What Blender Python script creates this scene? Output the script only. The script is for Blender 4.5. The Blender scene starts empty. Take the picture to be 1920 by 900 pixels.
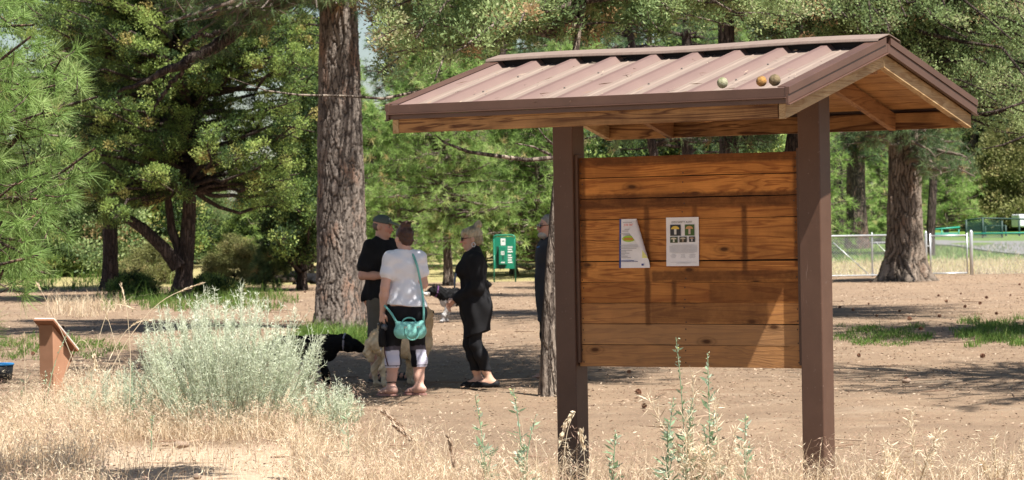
import bpy, math
import numpy as np
from mathutils import Vector, Matrix

rad = math.radians
scene = bpy.context.scene
COL = scene.collection

# ------------------------------------------------------------------ camera, world, sun, exposure
F_PX, Y0, ROLL, CAM_H = 5500.0, 430.7, -0.0165, 1.55
cam_data = bpy.data.cameras.new("camera")
cam_data.sensor_width = 36.0
cam_data.lens = 36.0 * F_PX / 1920.0
cam_data.clip_end = 2000.0
cam_data.clip_start = 0.5
cam_data.dof.use_dof = True
cam_data.dof.focus_distance = 19.0
cam_data.dof.aperture_fstop = 10.0
cam = bpy.data.objects.new("camera", cam_data)
COL.objects.link(cam)
cam.matrix_world = (Matrix.Translation((0, 0, CAM_H)) @ Matrix.Rotation(rad(90) - (450 - Y0) / F_PX, 4, 'X')
                    @ Matrix.Rotation(ROLL, 4, 'Z'))
scene.camera = cam

SUN_XY = np.array([0.645, -0.764])
SUN_EL = rad(60.4)
SUN_DIR = Vector((SUN_XY[0] * math.cos(SUN_EL), SUN_XY[1] * math.cos(SUN_EL), math.sin(SUN_EL)))
world = bpy.data.worlds.new("World")
scene.world = world
world.use_nodes = True
wn = world.node_tree
sky = wn.nodes.new('ShaderNodeTexSky')
sky.sky_type = 'NISHITA'
sky.sun_disc = False
sky.sun_elevation = SUN_EL
sky.sun_rotation = math.atan2(SUN_XY[0], SUN_XY[1])
sky.dust_density = 0.9
wn.links.new(sky.outputs[0], wn.nodes['Background'].inputs[0])
wn.nodes['Background'].inputs[1].default_value = 0.052
sun_data = bpy.data.lights.new("sun", 'SUN')
sun_data.energy = 5.0
sun_data.angle = rad(0.55)
sun_data.color = (1.0, 0.95, 0.86)
sun = bpy.data.objects.new("sun", sun_data)
sun.rotation_euler = SUN_DIR.to_track_quat('Z', 'Y').to_euler()
sun.location = (6, -8, 14)
COL.objects.link(sun)
vs = scene.view_settings
vs.view_transform = 'Standard'
vs.look = 'None'
vs.gamma = 1.0
vs.exposure = 1.16
scene.cycles.max_bounces = 5
scene.cycles.diffuse_bounces = 3
scene.cycles.glossy_bounces = 2
scene.cycles.transmission_bounces = 3
scene.cycles.transparent_max_bounces = 4
scene.cycles.sample_clamp_indirect = 6.0
scene.render.use_persistent_data = False

# ------------------------------------------------------------------ photograph <-> place
_c, _s = math.cos(ROLL), math.sin(ROLL)
def pt(px, py, d):
    """the point of the place that stands d metres out along a sight line"""
    xr, yr = np.asarray(px, float) - 960, np.asarray(py, float) - Y0
    x = xr * _c + yr * _s
    y = -xr * _s + yr * _c
    d = np.asarray(d, float)
    return np.stack(np.broadcast_arrays(x / F_PX * d, d, CAM_H - y / F_PX * d), -1)
def gp(px, py):
    xr, yr = px - 960, py - Y0
    y = -xr * _s + yr * _c
    d = CAM_H * F_PX / y
    return pt(px, py, d)
def terrain(x, y):
    x = np.asarray(x, float); y = np.asarray(y, float)
    z = 0.028 * np.clip(y - 90, 0, 26) + 0.020 * np.clip(y - 122, 0, 140) + 0.004 * np.clip(y - 262, 0, 600)
    return z

def sstep(v, a, b):
    u = np.clip((np.asarray(v, float) - a) / (b - a), 0, 1); return u * u * (3 - 2 * u)
def gz(x, y):
    """ground height: the far rise, and the shallow dip in which the kiosk stands"""
    return terrain(x, y) - 0.27 * sstep(x, -1.7, -0.5) * sstep(y, 17.2, 18.4) * (1 - sstep(y, 21.3, 26.5))
# ------------------------------------------------------------------ object helpers
def link(o, parent=None):
    COL.objects.link(o)
    if parent is not None:
        o.parent = parent
    return o
def tag(o, label=None, cat=None, group=None, kind=None):
    if label: o['label'] = label
    if cat: o['category'] = cat
    if group: o['group'] = group
    if kind: o['kind'] = kind
    return o
def empty(name, loc=(0, 0, 0), rz=0.0, label=None, cat=None, group=None):
    o = bpy.data.objects.new(name, None)
    o.location = loc
    o.rotation_euler = (0, 0, rz)
    o.empty_display_size = 0.2
    link(o)
    return tag(o, label, cat, group)
def np_mesh(name, V, F, mats=(), smooth=False, tint=None, col=None, mat_idx=None):
    """F: array (n,3|4) or list of such arrays"""
    Fs = [np.asarray(f, np.int32) for f in (F if isinstance(F, list) else [F]) if len(f)]
    V = np.asarray(V, np.float32)
    me = bpy.data.meshes.new(name)
    tot = np.concatenate([np.full(len(f), f.shape[1], np.int32) for f in Fs])
    idx = np.concatenate([f.ravel() for f in Fs])
    start = np.concatenate([[0], np.cumsum(tot)[:-1]]).astype(np.int32)
    me.vertices.add(len(V)); me.vertices.foreach_set('co', V.ravel())
    me.loops.add(len(idx)); me.loops.foreach_set('vertex_index', idx)
    me.polygons.add(len(tot)); me.polygons.foreach_set('loop_start', start); me.polygons.foreach_set('loop_total', tot)
    if smooth is True:
        me.polygons.foreach_set('use_smooth', np.ones(len(tot), bool))
    else:
        me.polygons.foreach_set('use_smooth', np.zeros(len(tot), bool))
    if mat_idx is not None:
        me.polygons.foreach_set('material_index', np.asarray(mat_idx, np.int32))
    if tint is not None:
        a = me.attributes.new('tint', 'FLOAT', 'POINT'); a.data.foreach_set('value', np.asarray(tint, np.float32))
    if col is not None:
        c = np.ones((len(V), 4), np.float32); c[:, :3] = col
        a = me.attributes.new('col', 'FLOAT_COLOR', 'POINT'); a.data.foreach_set('color', c.ravel())
    me.update(calc_edges=True)
    for m in (mats if isinstance(mats, (list, tuple)) else [mats]):
        me.materials.append(m)
    return me
def ob(name, me, parent=None, loc=(0, 0, 0)):
    o = bpy.data.objects.new(name, me)
    o.location = loc
    return link(o, parent)
def copy_tree(o, parent=None):
    c = o.copy(); COL.objects.link(c)
    c.parent = parent
    for ch in o.children:
        copy_tree(ch, c)
    return c

class MB:
    """collects shapes of one part"""
    def __init__(s):
        s.V = []; s.Q = []; s.T = []; s.n = 0; s.qm = []; s.tm = []; s.m = 0; s.tint = []; s.t = 0.5
    def raw(s, V, Q=None, T=None):
        V = np.asarray(V, float); s.V.append(V); s.tint.append(np.full(len(V), s.t))
        if Q is not None and len(Q):
            Q = np.asarray(Q); s.Q.append(Q + s.n); s.qm += [s.m] * len(Q)
        if T is not None and len(T):
            T = np.asarray(T); s.T.append(T + s.n); s.tm += [s.m] * len(T)
        s.n += len(V)
        return s
    def hexa(s, P):
        """8 corners: bottom ring 0-3, top ring 4-7"""
        return s.raw(P, [[0, 3, 2, 1], [4, 5, 6, 7], [0, 1, 5, 4], [1, 2, 6, 5], [2, 3, 7, 6], [3, 0, 4, 7]])
    def box(s, x0, x1, y0, y1, z0, z1):
        return s.hexa([[x0, y0, z0], [x1, y0, z0], [x1, y1, z0], [x0, y1, z0], [x0, y0, z1], [x1, y0, z1], [x1, y1, z1], [x0, y1, z1]])
    def slant(s, x0, x1, ya, za, yb, zb, h):
        """board whose top edge runs (ya,za)->(yb,zb)"""
        if ya > yb: ya, za, yb, zb = yb, zb, ya, za
        return s.hexa([[x0, ya, za - h], [x1, ya, za - h], [x1, yb, zb - h], [x0, yb, zb - h],
                       [x0, ya, za], [x1, ya, za], [x1, yb, zb], [x0, yb, zb]])
    def tube(s, P, r, sides=8, cap=True):
        V, Q, T = tubes(np.asarray(P, float)[None], np.broadcast_to(np.asarray(r, float), (len(P),))[None], sides, cap)
        return s.raw(V, Q, T)
    def lathe(s, prof, seg=20, c=(0, 0, 0)):
        prof = np.asarray(prof, float); k = len(prof)
        a = np.arange(seg) / seg * 2 * np.pi
        V = np.stack([prof[:, 0][None] * np.cos(a)[:, None], prof[:, 0][None] * np.sin(a)[:, None],
                      np.broadcast_to(prof[:, 1], (seg, k))], -1).reshape(-1, 3) + np.asarray(c)
        i, j = np.meshgrid(np.arange(seg), np.arange(k - 1), indexing='ij')
        i2 = (i + 1) % seg
        Q = np.stack([i * k + j, i2 * k + j, i2 * k + j + 1, i * k + j + 1], -1).reshape(-1, 4)
        return s.raw(V, Q)
    def build(s, name, mats, parent=None, smooth=False, loc=(0, 0, 0), bevel=0.0, tint=False):
        Fs = []; mi = []
        if s.Q: Fs.append(np.concatenate(s.Q)); mi += s.qm
        if s.T: Fs.append(np.concatenate(s.T)); mi += s.tm
        me = np_mesh(name, np.concatenate(s.V), Fs, mats, smooth, mat_idx=mi, tint=np.concatenate(s.tint) if tint else None)
        o = ob(name, me, parent, loc)
        if bevel:
            b = o.modifiers.new('bevel', 'BEVEL'); b.width = bevel; b.segments = 2; b.limit_method = 'ANGLE'
        return o

def norm(v):
    return v / np.maximum(np.linalg.norm(v, axis=-1, keepdims=True), 1e-9)
def tubes(P, r, sides=5, cap=False):
    """P (N,K,3), r (N,K) -> V,Q,T"""
    N, K, _ = P.shape
    tg = norm(np.gradient(P, axis=1))
    ref = np.where(np.abs(tg[..., 2:3]) > 0.9, np.array([1.0, 0, 0]), np.array([0, 0, 1.0]))
    a = norm(np.cross(tg, ref)); b = np.cross(tg, a)
    th = np.arange(sides) / sides * 2 * np.pi
    V = (P[:, :, None] + r[:, :, None, None] * (a[:, :, None] * np.cos(th)[:, None] + b[:, :, None] * np.sin(th)[:, None]))
    n, k, s = np.meshgrid(np.arange(N), np.arange(K - 1), np.arange(sides), indexing='ij')
    s2 = (s + 1) % sides
    base = n * K * sides
    Q = np.stack([base + k * sides + s, base + k * sides + s2, base + (k + 1) * sides + s2, base + (k + 1) * sides + s], -1).reshape(-1, 4)
    V = V.reshape(-1, 3)
    T = None
    if cap:
        T = []
        for i in range(N):
            for kk, fl in ((0, 1), (K - 1, 0)):
                o = i * K * sides + kk * sides
                for j in range(1, sides - 1):
                    T.append([o, o + j + 1, o + j] if fl else [o, o + j, o + j + 1])
    return V, Q, T

# ------------------------------------------------------------------ material helpers
class NT:
    def __init__(s, name):
        s.m = bpy.data.materials.new(name); s.m.use_nodes = True
        s.t = s.m.node_tree; s.t.nodes.clear()
        s.out = s.t.nodes.new('ShaderNodeOutputMaterial')
    def n(s, typ, out=0, **kw):
        nd = s.t.nodes.new('ShaderNode' + typ)
        for k, v in kw.items():
            if k in ('operation', 'blend_type', 'data_type', 'attribute_name', 'voronoi_dimensions', 'noise_dimensions', 'feature', 'interpolation_type', 'vector_type', 'distance', 'wave_type', 'bands_direction', 'noise_type', 'use_clamp', 'clamp'):
                setattr(nd, k, v)
            else:
                key = int(k[1:]) if k[0] == '_' else k.replace('_', ' ')
                s.put(nd.inputs[key], v)
        return nd.outputs[out]
    def put(s, inp, v):
        if isinstance(v, bpy.types.NodeSocket): s.t.links.new(v, inp)
        elif isinstance(v, (tuple, list)) and inp.type == 'RGBA': inp.default_value = (*v[:3], 1.0)
        else: inp.default_value = v
    def coord(s, which='Object', scale=(1, 1, 1), loc=(0, 0, 0)):
        tc = s.t.nodes.new('ShaderNodeTexCoord')
        mp = s.t.nodes.new('ShaderNodeMapping')
        s.t.links.new(tc.outputs[which], mp.inputs[0])
        mp.inputs['Scale'].default_value = scale; mp.inputs['Location'].default_value = loc
        return mp.outputs[0]
    def noise(s, vec, scale, detail=4, rough=0.55, out=0, dist=0.0):
        return s.n('TexNoise', out, Vector=vec, Scale=scale, Detail=detail, Roughness=rough, Distortion=dist)
    def ramp(s, fac, stops, interp='LINEAR'):
        nd = s.t.nodes.new('ShaderNodeValToRGB'); cr = nd.color_ramp; cr.interpolation = interp
        while len(cr.elements) > 1: cr.elements.remove(cr.elements[-1])
        for i, (p, c) in enumerate(stops):
            e = cr.elements[0] if i == 0 else cr.elements.new(p)
            e.position = p; e.color = (*(c if isinstance(c, (tuple, list)) else (c, c, c)), 1.0)
        s.t.links.new(fac, nd.inputs[0])
        return nd.outputs[0]
    def mix(s, fac, a, b, blend='MIX'):
        nd = s.t.nodes.new('ShaderNodeMix'); nd.data_type = 'RGBA'; nd.blend_type = blend; nd.clamp_factor = True
        s.put(nd.inputs[0], fac); s.put(nd.inputs[6], a); s.put(nd.inputs[7], b)
        return nd.outputs[2]
    def math(s, op, a, b=0.0, c=0.0, clamp=False):
        nd = s.t.nodes.new('ShaderNodeMath'); nd.operation = op; nd.use_clamp = clamp
        s.put(nd.inputs[0], a); s.put(nd.inputs[1], b); s.put(nd.inputs[2], c)
        return nd.outputs[0]
    def step(s, v, e0, e1):
        nd = s.t.nodes.new('ShaderNodeMapRange'); nd.interpolation_type = 'SMOOTHSTEP'
        s.put(nd.inputs[0], v); nd.inputs[1].default_value = e0; nd.inputs[2].default_value = e1
        nd.inputs[3].default_value = 0; nd.inputs[4].default_value = 1
        return nd.outputs[0]
    def sep(s, v):
        nd = s.t.nodes.new('ShaderNodeSeparateXYZ'); s.t.links.new(v, nd.inputs[0]); return nd.outputs
    def attr(s, name, out):
        nd = s.t.nodes.new('ShaderNodeAttribute'); nd.attribute_name = name; return nd.outputs[out]
    def bump(s, h, strength=0.3, dist=0.01):
        return s.n('Bump', Height=h, Strength=strength, Distance=dist)
    def bsdf(s, color, rough=0.6, normal=None, metal=0.0, spec=0.5, **kw):
        nd = s.t.nodes.new('ShaderNodeBsdfPrincipled')
        s.put(nd.inputs['Base Color'], color); s.put(nd.inputs['Roughness'], rough)
        s.put(nd.inputs['Metallic'], metal); s.put(nd.inputs['Specular IOR Level'], spec)
        if normal is not None: s.put(nd.inputs['Normal'], normal)
        for k, v in kw.items(): s.put(nd.inputs[k.replace('_', ' ')], v)
        return nd.outputs[0]
    def done(s, sh):
        s.t.links.new(sh, s.out.inputs[0]); return s.m

def flat(name, color, rough=0.6, var=0.12, scale=6.0, metal=0.0, spec=0.5, bump=0.0, bscale=60):
    t = NT(name); v = t.coord()
    n = t.noise(v, scale, 5, 0.6)
    dark = tuple(c * (1 - var) for c in color); light = tuple(min(1, c * (1 + var)) for c in color)
    c = t.ramp(n, [(0.3, dark), (0.7, light)])
    nm = t.bump(t.noise(v, bscale, 3), bump, 0.01) if bump else None
    return t.done(t.bsdf(c, rough, nm, metal, spec))
def leaf_mat(name, stops, transl=0.35, rough=0.55, spec=0.25):
    t = NT(name)
    c = t.ramp(t.attr('tint', 2), stops)
    p = t.bsdf(c, rough, spec=spec)
    tr = t.n('BsdfTranslucent', Color=c)
    mx = t.t.nodes.new('ShaderNodeMixShader'); mx.inputs[0].default_value = transl
    t.t.links.new(p, mx.inputs[1]); t.t.links.new(tr, mx.inputs[2])
    return t.done(mx.outputs[0])
def vcol_mat(name, rough=0.6, spec=0.3, bump=0.0, bscale=80, sss=0.0):
    t = NT(name)
    c = t.attr('col', 0)
    nm = t.bump(t.noise(t.coord(), bscale, 3), bump, 0.01) if bump else None
    return t.done(t.bsdf(c, rough, nm, 0, spec))
# ------------------------------------------------------------------ materials of the setting
def ground_mat():
    t = NT('dirt_ground'); v = t.coord()
    x, y, z = t.sep(v)
    big = t.noise(v, 0.35, 5, 0.6); mid = t.noise(v, 2.2, 6, 0.65); fine = t.noise(v, 26, 5, 0.7); grit = t.noise(v, 120, 3, 0.7)
    dirt = t.ramp(mid, [(0.25, (0.20, 0.143, 0.095)), (0.5, (0.292, 0.219, 0.146)), (0.75, (0.375, 0.287, 0.196))])
    dirt = t.mix(t.ramp(fine, [(0.35, 0.0), (0.62, 0.75)]), dirt, (0.30, 0.19, 0.13))
    dirt = t.mix(t.ramp(grit, [(0.58, 0.0), (0.72, 0.6)]), dirt, (0.56, 0.43, 0.32))
    dirt = t.mix(t.ramp(big, [(0.35, 0.6), (0.6, 0.0)]), dirt, (0.215, 0.155, 0.11))
    streak = t.noise(t.coord('Object', (0.5, 2.6, 1)), 1.0, 6, 0.7)
    dirt = t.mix(t.ramp(streak, [(0.52, 0.0), (0.66, 0.55)]), dirt, (0.20, 0.14, 0.098))
    dirt = t.mix(t.ramp(t.noise(t.coord('Object', (0.9, 1.6, 1), (7, 3, 0)), 1.0, 5, 0.65), [(0.56, 0.0), (0.7, 0.5)]), dirt, (0.43, 0.335, 0.245))
    # pale sand of the near left mound
    wob = t.math('MULTIPLY', t.math('SUBTRACT', mid, 0.5), 3.0)
    near = t.math('SUBTRACT', 1.0, t.step(t.math('ADD', y, wob), 20.8, 22.6))
    leftm = t.math('SUBTRACT', 1.0, t.step(t.math('ADD', x, wob), -1.6, 0.2))
    sandc = t.ramp(fine, [(0.3, (0.44, 0.33, 0.235)), (0.65, (0.60, 0.465, 0.34))])
    c = t.mix(t.math('MULTIPLY', near, leftm), dirt, sandc)
    # mown grass and straw beyond the fence
    far = t.step(t.math('ADD', y, t.math('MULTIPLY', wob, 1.2)), 86.5, 89.5)
    straw = t.ramp(t.noise(v, 1.2, 5, 0.7), [(0.3, (0.21, 0.22, 0.075)), (0.5, (0.33, 0.285, 0.135)), (0.75, (0.41, 0.34, 0.175))])
    green = t.ramp(fine, [(0.3, (0.07, 0.14, 0.025)), (0.7, (0.17, 0.26, 0.05))])
    gb = t.math('MULTIPLY', t.step(t.math('ADD', y, wob), 98, 103), t.math('SUBTRACT', 1.0, t.step(t.math('ADD', y, wob), 142, 150)))
    rt = t.step(x, 6.0, 11.0)
    fg = t.mix(t.math('MULTIPLY', gb, rt), straw, green)
    c = t.mix(far, c, fg)
    h = t.math('ADD', t.math('MULTIPLY', mid, 0.6), t.math('ADD', t.math('MULTIPLY', fine, 0.5), t.math('MULTIPLY', grit, 0.25)))
    return t.done(t.bsdf(c, 0.95, t.bump(t.math('ADD', h, t.math('MULTIPLY', streak, 1.2)), 0.9, 0.06), spec=0.15))
def bark_mat(name, plate, plate2, crack, sx=9.0, sz=2.2):
    t = NT(name); v = t.coord('Object', (sx, sx, sz))
    w = t.noise(v, 0.9, 4, 0.6, out=1)
    vv = t.n('VectorMath', operation='ADD', _0=v, _1=t.n('VectorMath', operation='MULTIPLY', _0=w, _1=(1.7, 1.7, 1.7)))
    e = t.n('TexVoronoi', Vector=vv, Scale=1.0, feature='DISTANCE_TO_EDGE')
    cell = t.n('TexVoronoi', 1, Vector=vv, Scale=1.0, feature='F1')
    fine = t.noise(t.coord('Object', (30, 30, 10)), 1.0, 5, 0.7)
    pc = t.mix(t.math('MULTIPLY', t.ramp(t.sep(cell)[0], [(0.35, 0.3), (0.75, 1.0)]), t.ramp(t.noise(t.coord('Object', (2.2, 2.2, 0.9)), 1.0, 4, 0.6), [(0.42, 0.05), (0.62, 1.0)])), plate, plate2)
    pc = t.mix(t.ramp(t.noise(t.coord('Object', (4, 4, 1.2)), 1.0, 5, 0.65), [(0.40, 0.55), (0.58, 0.0)]), pc, tuple(q * 1.6 for q in crack))
    pc = t.mix(t.ramp(fine, [(0.35, 0.7), (0.65, 0.0)]), pc, crack)
    c = t.mix(t.ramp(e, [(0.02, 1.0), (0.13, 0.0)]), pc, crack)
    h = t.math('ADD', t.ramp(e, [(0.0, 0.0), (0.2, 1.0)]), t.math('MULTIPLY', fine, 0.5))
    return t.done(t.bsdf(c, 0.9, t.bump(h, 0.9, 0.05), spec=0.15))

M = {}
M['ground'] = ground_mat()
M['pine_bark'] = bark_mat('ponderosa_bark', (0.245, 0.19, 0.16), (0.31, 0.165, 0.10), (0.06, 0.046, 0.04), 14, 3.6)
M['grey_bark'] = bark_mat('grey_bark', (0.36, 0.30, 0.25), (0.44, 0.36, 0.29), (0.08, 0.06, 0.05), 14, 2.0)
M['dark_bark'] = bark_mat('dark_bark', (0.13, 0.10, 0.085), (0.17, 0.12, 0.10), (0.04, 0.03, 0.027), 14, 2.0)
M['pine'] = leaf_mat('pine_needles', [(0.0, (0.15, 0.25, 0.07)), (0.45, (0.29, 0.43, 0.12)), (0.8, (0.43, 0.57, 0.20)), (0.93, (0.54, 0.58, 0.27)), (1.0, (0.48, 0.34, 0.15))], 0.5)
M['near_pine'] = leaf_mat('long_pine_needles', [(0.0, (0.14, 0.23, 0.065)), (0.5, (0.25, 0.38, 0.11)), (0.9, (0.38, 0.50, 0.20)), (1.0, (0.42, 0.38, 0.16))], 0.4)
M['dark_pine'] = leaf_mat('blue_green_needles', [(0.0, (0.06, 0.11, 0.055)), (0.6, (0.15, 0.23, 0.10)), (0.92, (0.28, 0.34, 0.15)), (1.0, (0.42, 0.27, 0.13))], 0.4)
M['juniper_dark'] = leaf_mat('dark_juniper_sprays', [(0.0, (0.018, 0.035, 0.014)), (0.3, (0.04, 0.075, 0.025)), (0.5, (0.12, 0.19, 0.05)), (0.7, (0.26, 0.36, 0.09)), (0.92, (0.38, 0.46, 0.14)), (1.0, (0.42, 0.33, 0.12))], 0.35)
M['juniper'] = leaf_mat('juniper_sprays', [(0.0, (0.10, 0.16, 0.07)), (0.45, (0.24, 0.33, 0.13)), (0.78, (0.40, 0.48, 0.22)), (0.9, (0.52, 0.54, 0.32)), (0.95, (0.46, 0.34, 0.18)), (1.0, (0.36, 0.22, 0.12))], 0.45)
M['olive'] = leaf_mat('olive_shrub_leaves', [(0.0, (0.13, 0.14, 0.05)), (0.6, (0.24, 0.25, 0.09)), (1.0, (0.38, 0.32, 0.14))], 0.3)
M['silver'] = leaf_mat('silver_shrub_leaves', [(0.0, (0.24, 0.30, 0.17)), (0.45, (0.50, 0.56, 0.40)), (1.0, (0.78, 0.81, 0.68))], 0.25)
M['straw'] = leaf_mat('dry_grass_blades', [(0.0, (0.34, 0.225, 0.145)), (0.5, (0.62, 0.49, 0.33)), (0.9, (0.82, 0.72, 0.55)), (1.0, (0.50, 0.31, 0.24))], 0.3)
M['green'] = leaf_mat('green_grass_blades', [(0.0, (0.05, 0.10, 0.02)), (0.6, (0.11, 0.20, 0.035)), (1.0, (0.22, 0.28, 0.07))], 0.35)
M['weed'] = leaf_mat('weed_leaves', [(0.0, (0.15, 0.25, 0.12)), (0.5, (0.29, 0.41, 0.26)), (0.85, (0.46, 0.55, 0.44)), (1.0, (0.52, 0.54, 0.2))], 0.3)
M['litter'] = leaf_mat('ground_litter', [(0.0, (0.10, 0.06, 0.04)), (0.5, (0.28, 0.18, 0.12)), (1.0, (0.55, 0.44, 0.33))], 0.0)

# ------------------------------------------------------------------ ground
def make_ground():
    xs = np.concatenate([np.linspace(-500, -45, 14), np.concatenate([np.linspace(-40, -6, 40), np.linspace(-5.7, 5.7, 60), np.linspace(6, 40, 40)]), np.linspace(45, 500, 14)])
    ys = np.concatenate([np.linspace(-60, 14, 12), np.linspace(15, 34, 70), np.linspace(35, 140, 100), np.linspace(145, 900, 30)])
    Xg, Yg = np.meshgrid(xs, ys, indexing='ij')
    Z = gz(Xg, Yg)
    near = np.clip((60 - Yg) / 30, 0, 1) * np.clip((Yg - 4) / 8, 0, 1) * np.clip((30 - np.abs(Xg)) / 10, 0, 1)
    Z = Z + near * (0.010 * np.sin(Xg * 3.1 + Yg * 1.7) + 0.008 * np.sin(Yg * 4.3 - Xg * 2.2) - 0.012)
    V = np.stack([Xg, Yg, Z], -1).reshape(-1, 3)
    nx, ny = len(xs), len(ys)
    i, j = np.meshgrid(np.arange(nx - 1), np.arange(ny - 1), indexing='ij')
    Q = np.stack([i * ny + j, (i + 1) * ny + j, (i + 1) * ny + j + 1, i * ny + j + 1], -1).reshape(-1, 4)
    o = ob('ground', np_mesh('ground', V, Q, M['ground'], True))
    tag(o, 'bare brown dirt ground scattered with litter', 'ground', kind='structure')
make_ground()

# asphalt road beyond the fence, on the right
def make_road():
    t = NT('asphalt'); v = t.coord()
    c = t.ramp(t.noise(v, 30, 4), [(0.3, (0.15, 0.15, 0.16)), (0.7, (0.22, 0.215, 0.215))])
    m = t.done(t.bsdf(c, 0.9, t.bump(t.noise(v, 90, 2), 0.3, 0.01)))
    P = []
    near = np.array([(-4, 121), (6, 120.5), (12, 119.2), (15.4, 116), (16.9, 112.5), (17.3, 106), (18.2, 100.5), (22, 97.5), (34, 96), (70, 95)], float)
    far = np.array([(-4, 124.5), (6, 124.2), (12, 124), (15.4, 124), (18.3, 123.8), (19.3, 119), (20.5, 115), (25, 112.5), (36, 111), (70, 110)], float)
    n = 60; us = np.linspace(0, 9, n)
    for u in us:
        for e in (near, far):
            x, yy = np.interp(u, np.arange(10), e[:, 0]), np.interp(u, np.arange(10), e[:, 1])
            P.append([x, yy, float(terrain(x, yy)) + 0.05])
    V = np.array(P)
    V2 = V.copy(); V2[:, 2] -= 0.3
    i = np.arange(n - 1)
    Q = np.stack([2 * i, 2 * i + 2, 2 * i + 3, 2 * i + 1], -1)
    o = ob('road', np_mesh('road', np.concatenate([V, V2]), np.concatenate([Q, np.stack([2 * i, 2 * i + 2 * n, 2 * i + 2 + 2 * n, 2 * i + 2], -1)]), m))
    tag(o, 'grey asphalt lane beyond the chain link fence', 'road', kind='structure')
make_road()

# ------------------------------------------------------------------ foliage tools
def shards(P, D, L, W, rng, diamond=True, droop=0.0):
    """leaf or needle faces that start at P and run along D"""
    n = len(P)
    L = np.broadcast_to(L, (n,))[:, None]; W = np.broadcast_to(W, (n,))[:, None]
    sd = norm(np.cross(D, norm(rng.normal(size=(n, 3)))))
    tip = P + D * L
    if droop:
        tip = tip - np.array([0, 0, 1.0]) * droop * L
    if diamond:
        mid = P + D * L * 0.5
        V = np.stack([P, mid + sd * W / 2, tip, mid - sd * W / 2], 1).reshape(-1, 3)
        F = np.arange(4 * n).reshape(n, 4)
    else:
        V = np.stack([P + sd * W / 2, P - sd * W / 2, tip], 1).reshape(-1, 3)
        F = np.arange(3 * n).reshape(n, 3)
    return V, F
def bez(p0, p1, p2, t):
    return p0 * (1 - t) ** 2 + p1 * 2 * t * (1 - t) + p2 * t ** 2
def dbez(p0, p1, p2, t):
    return norm((p1 - p0) * (1 - t) + (p2 - p1) * t)

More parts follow.
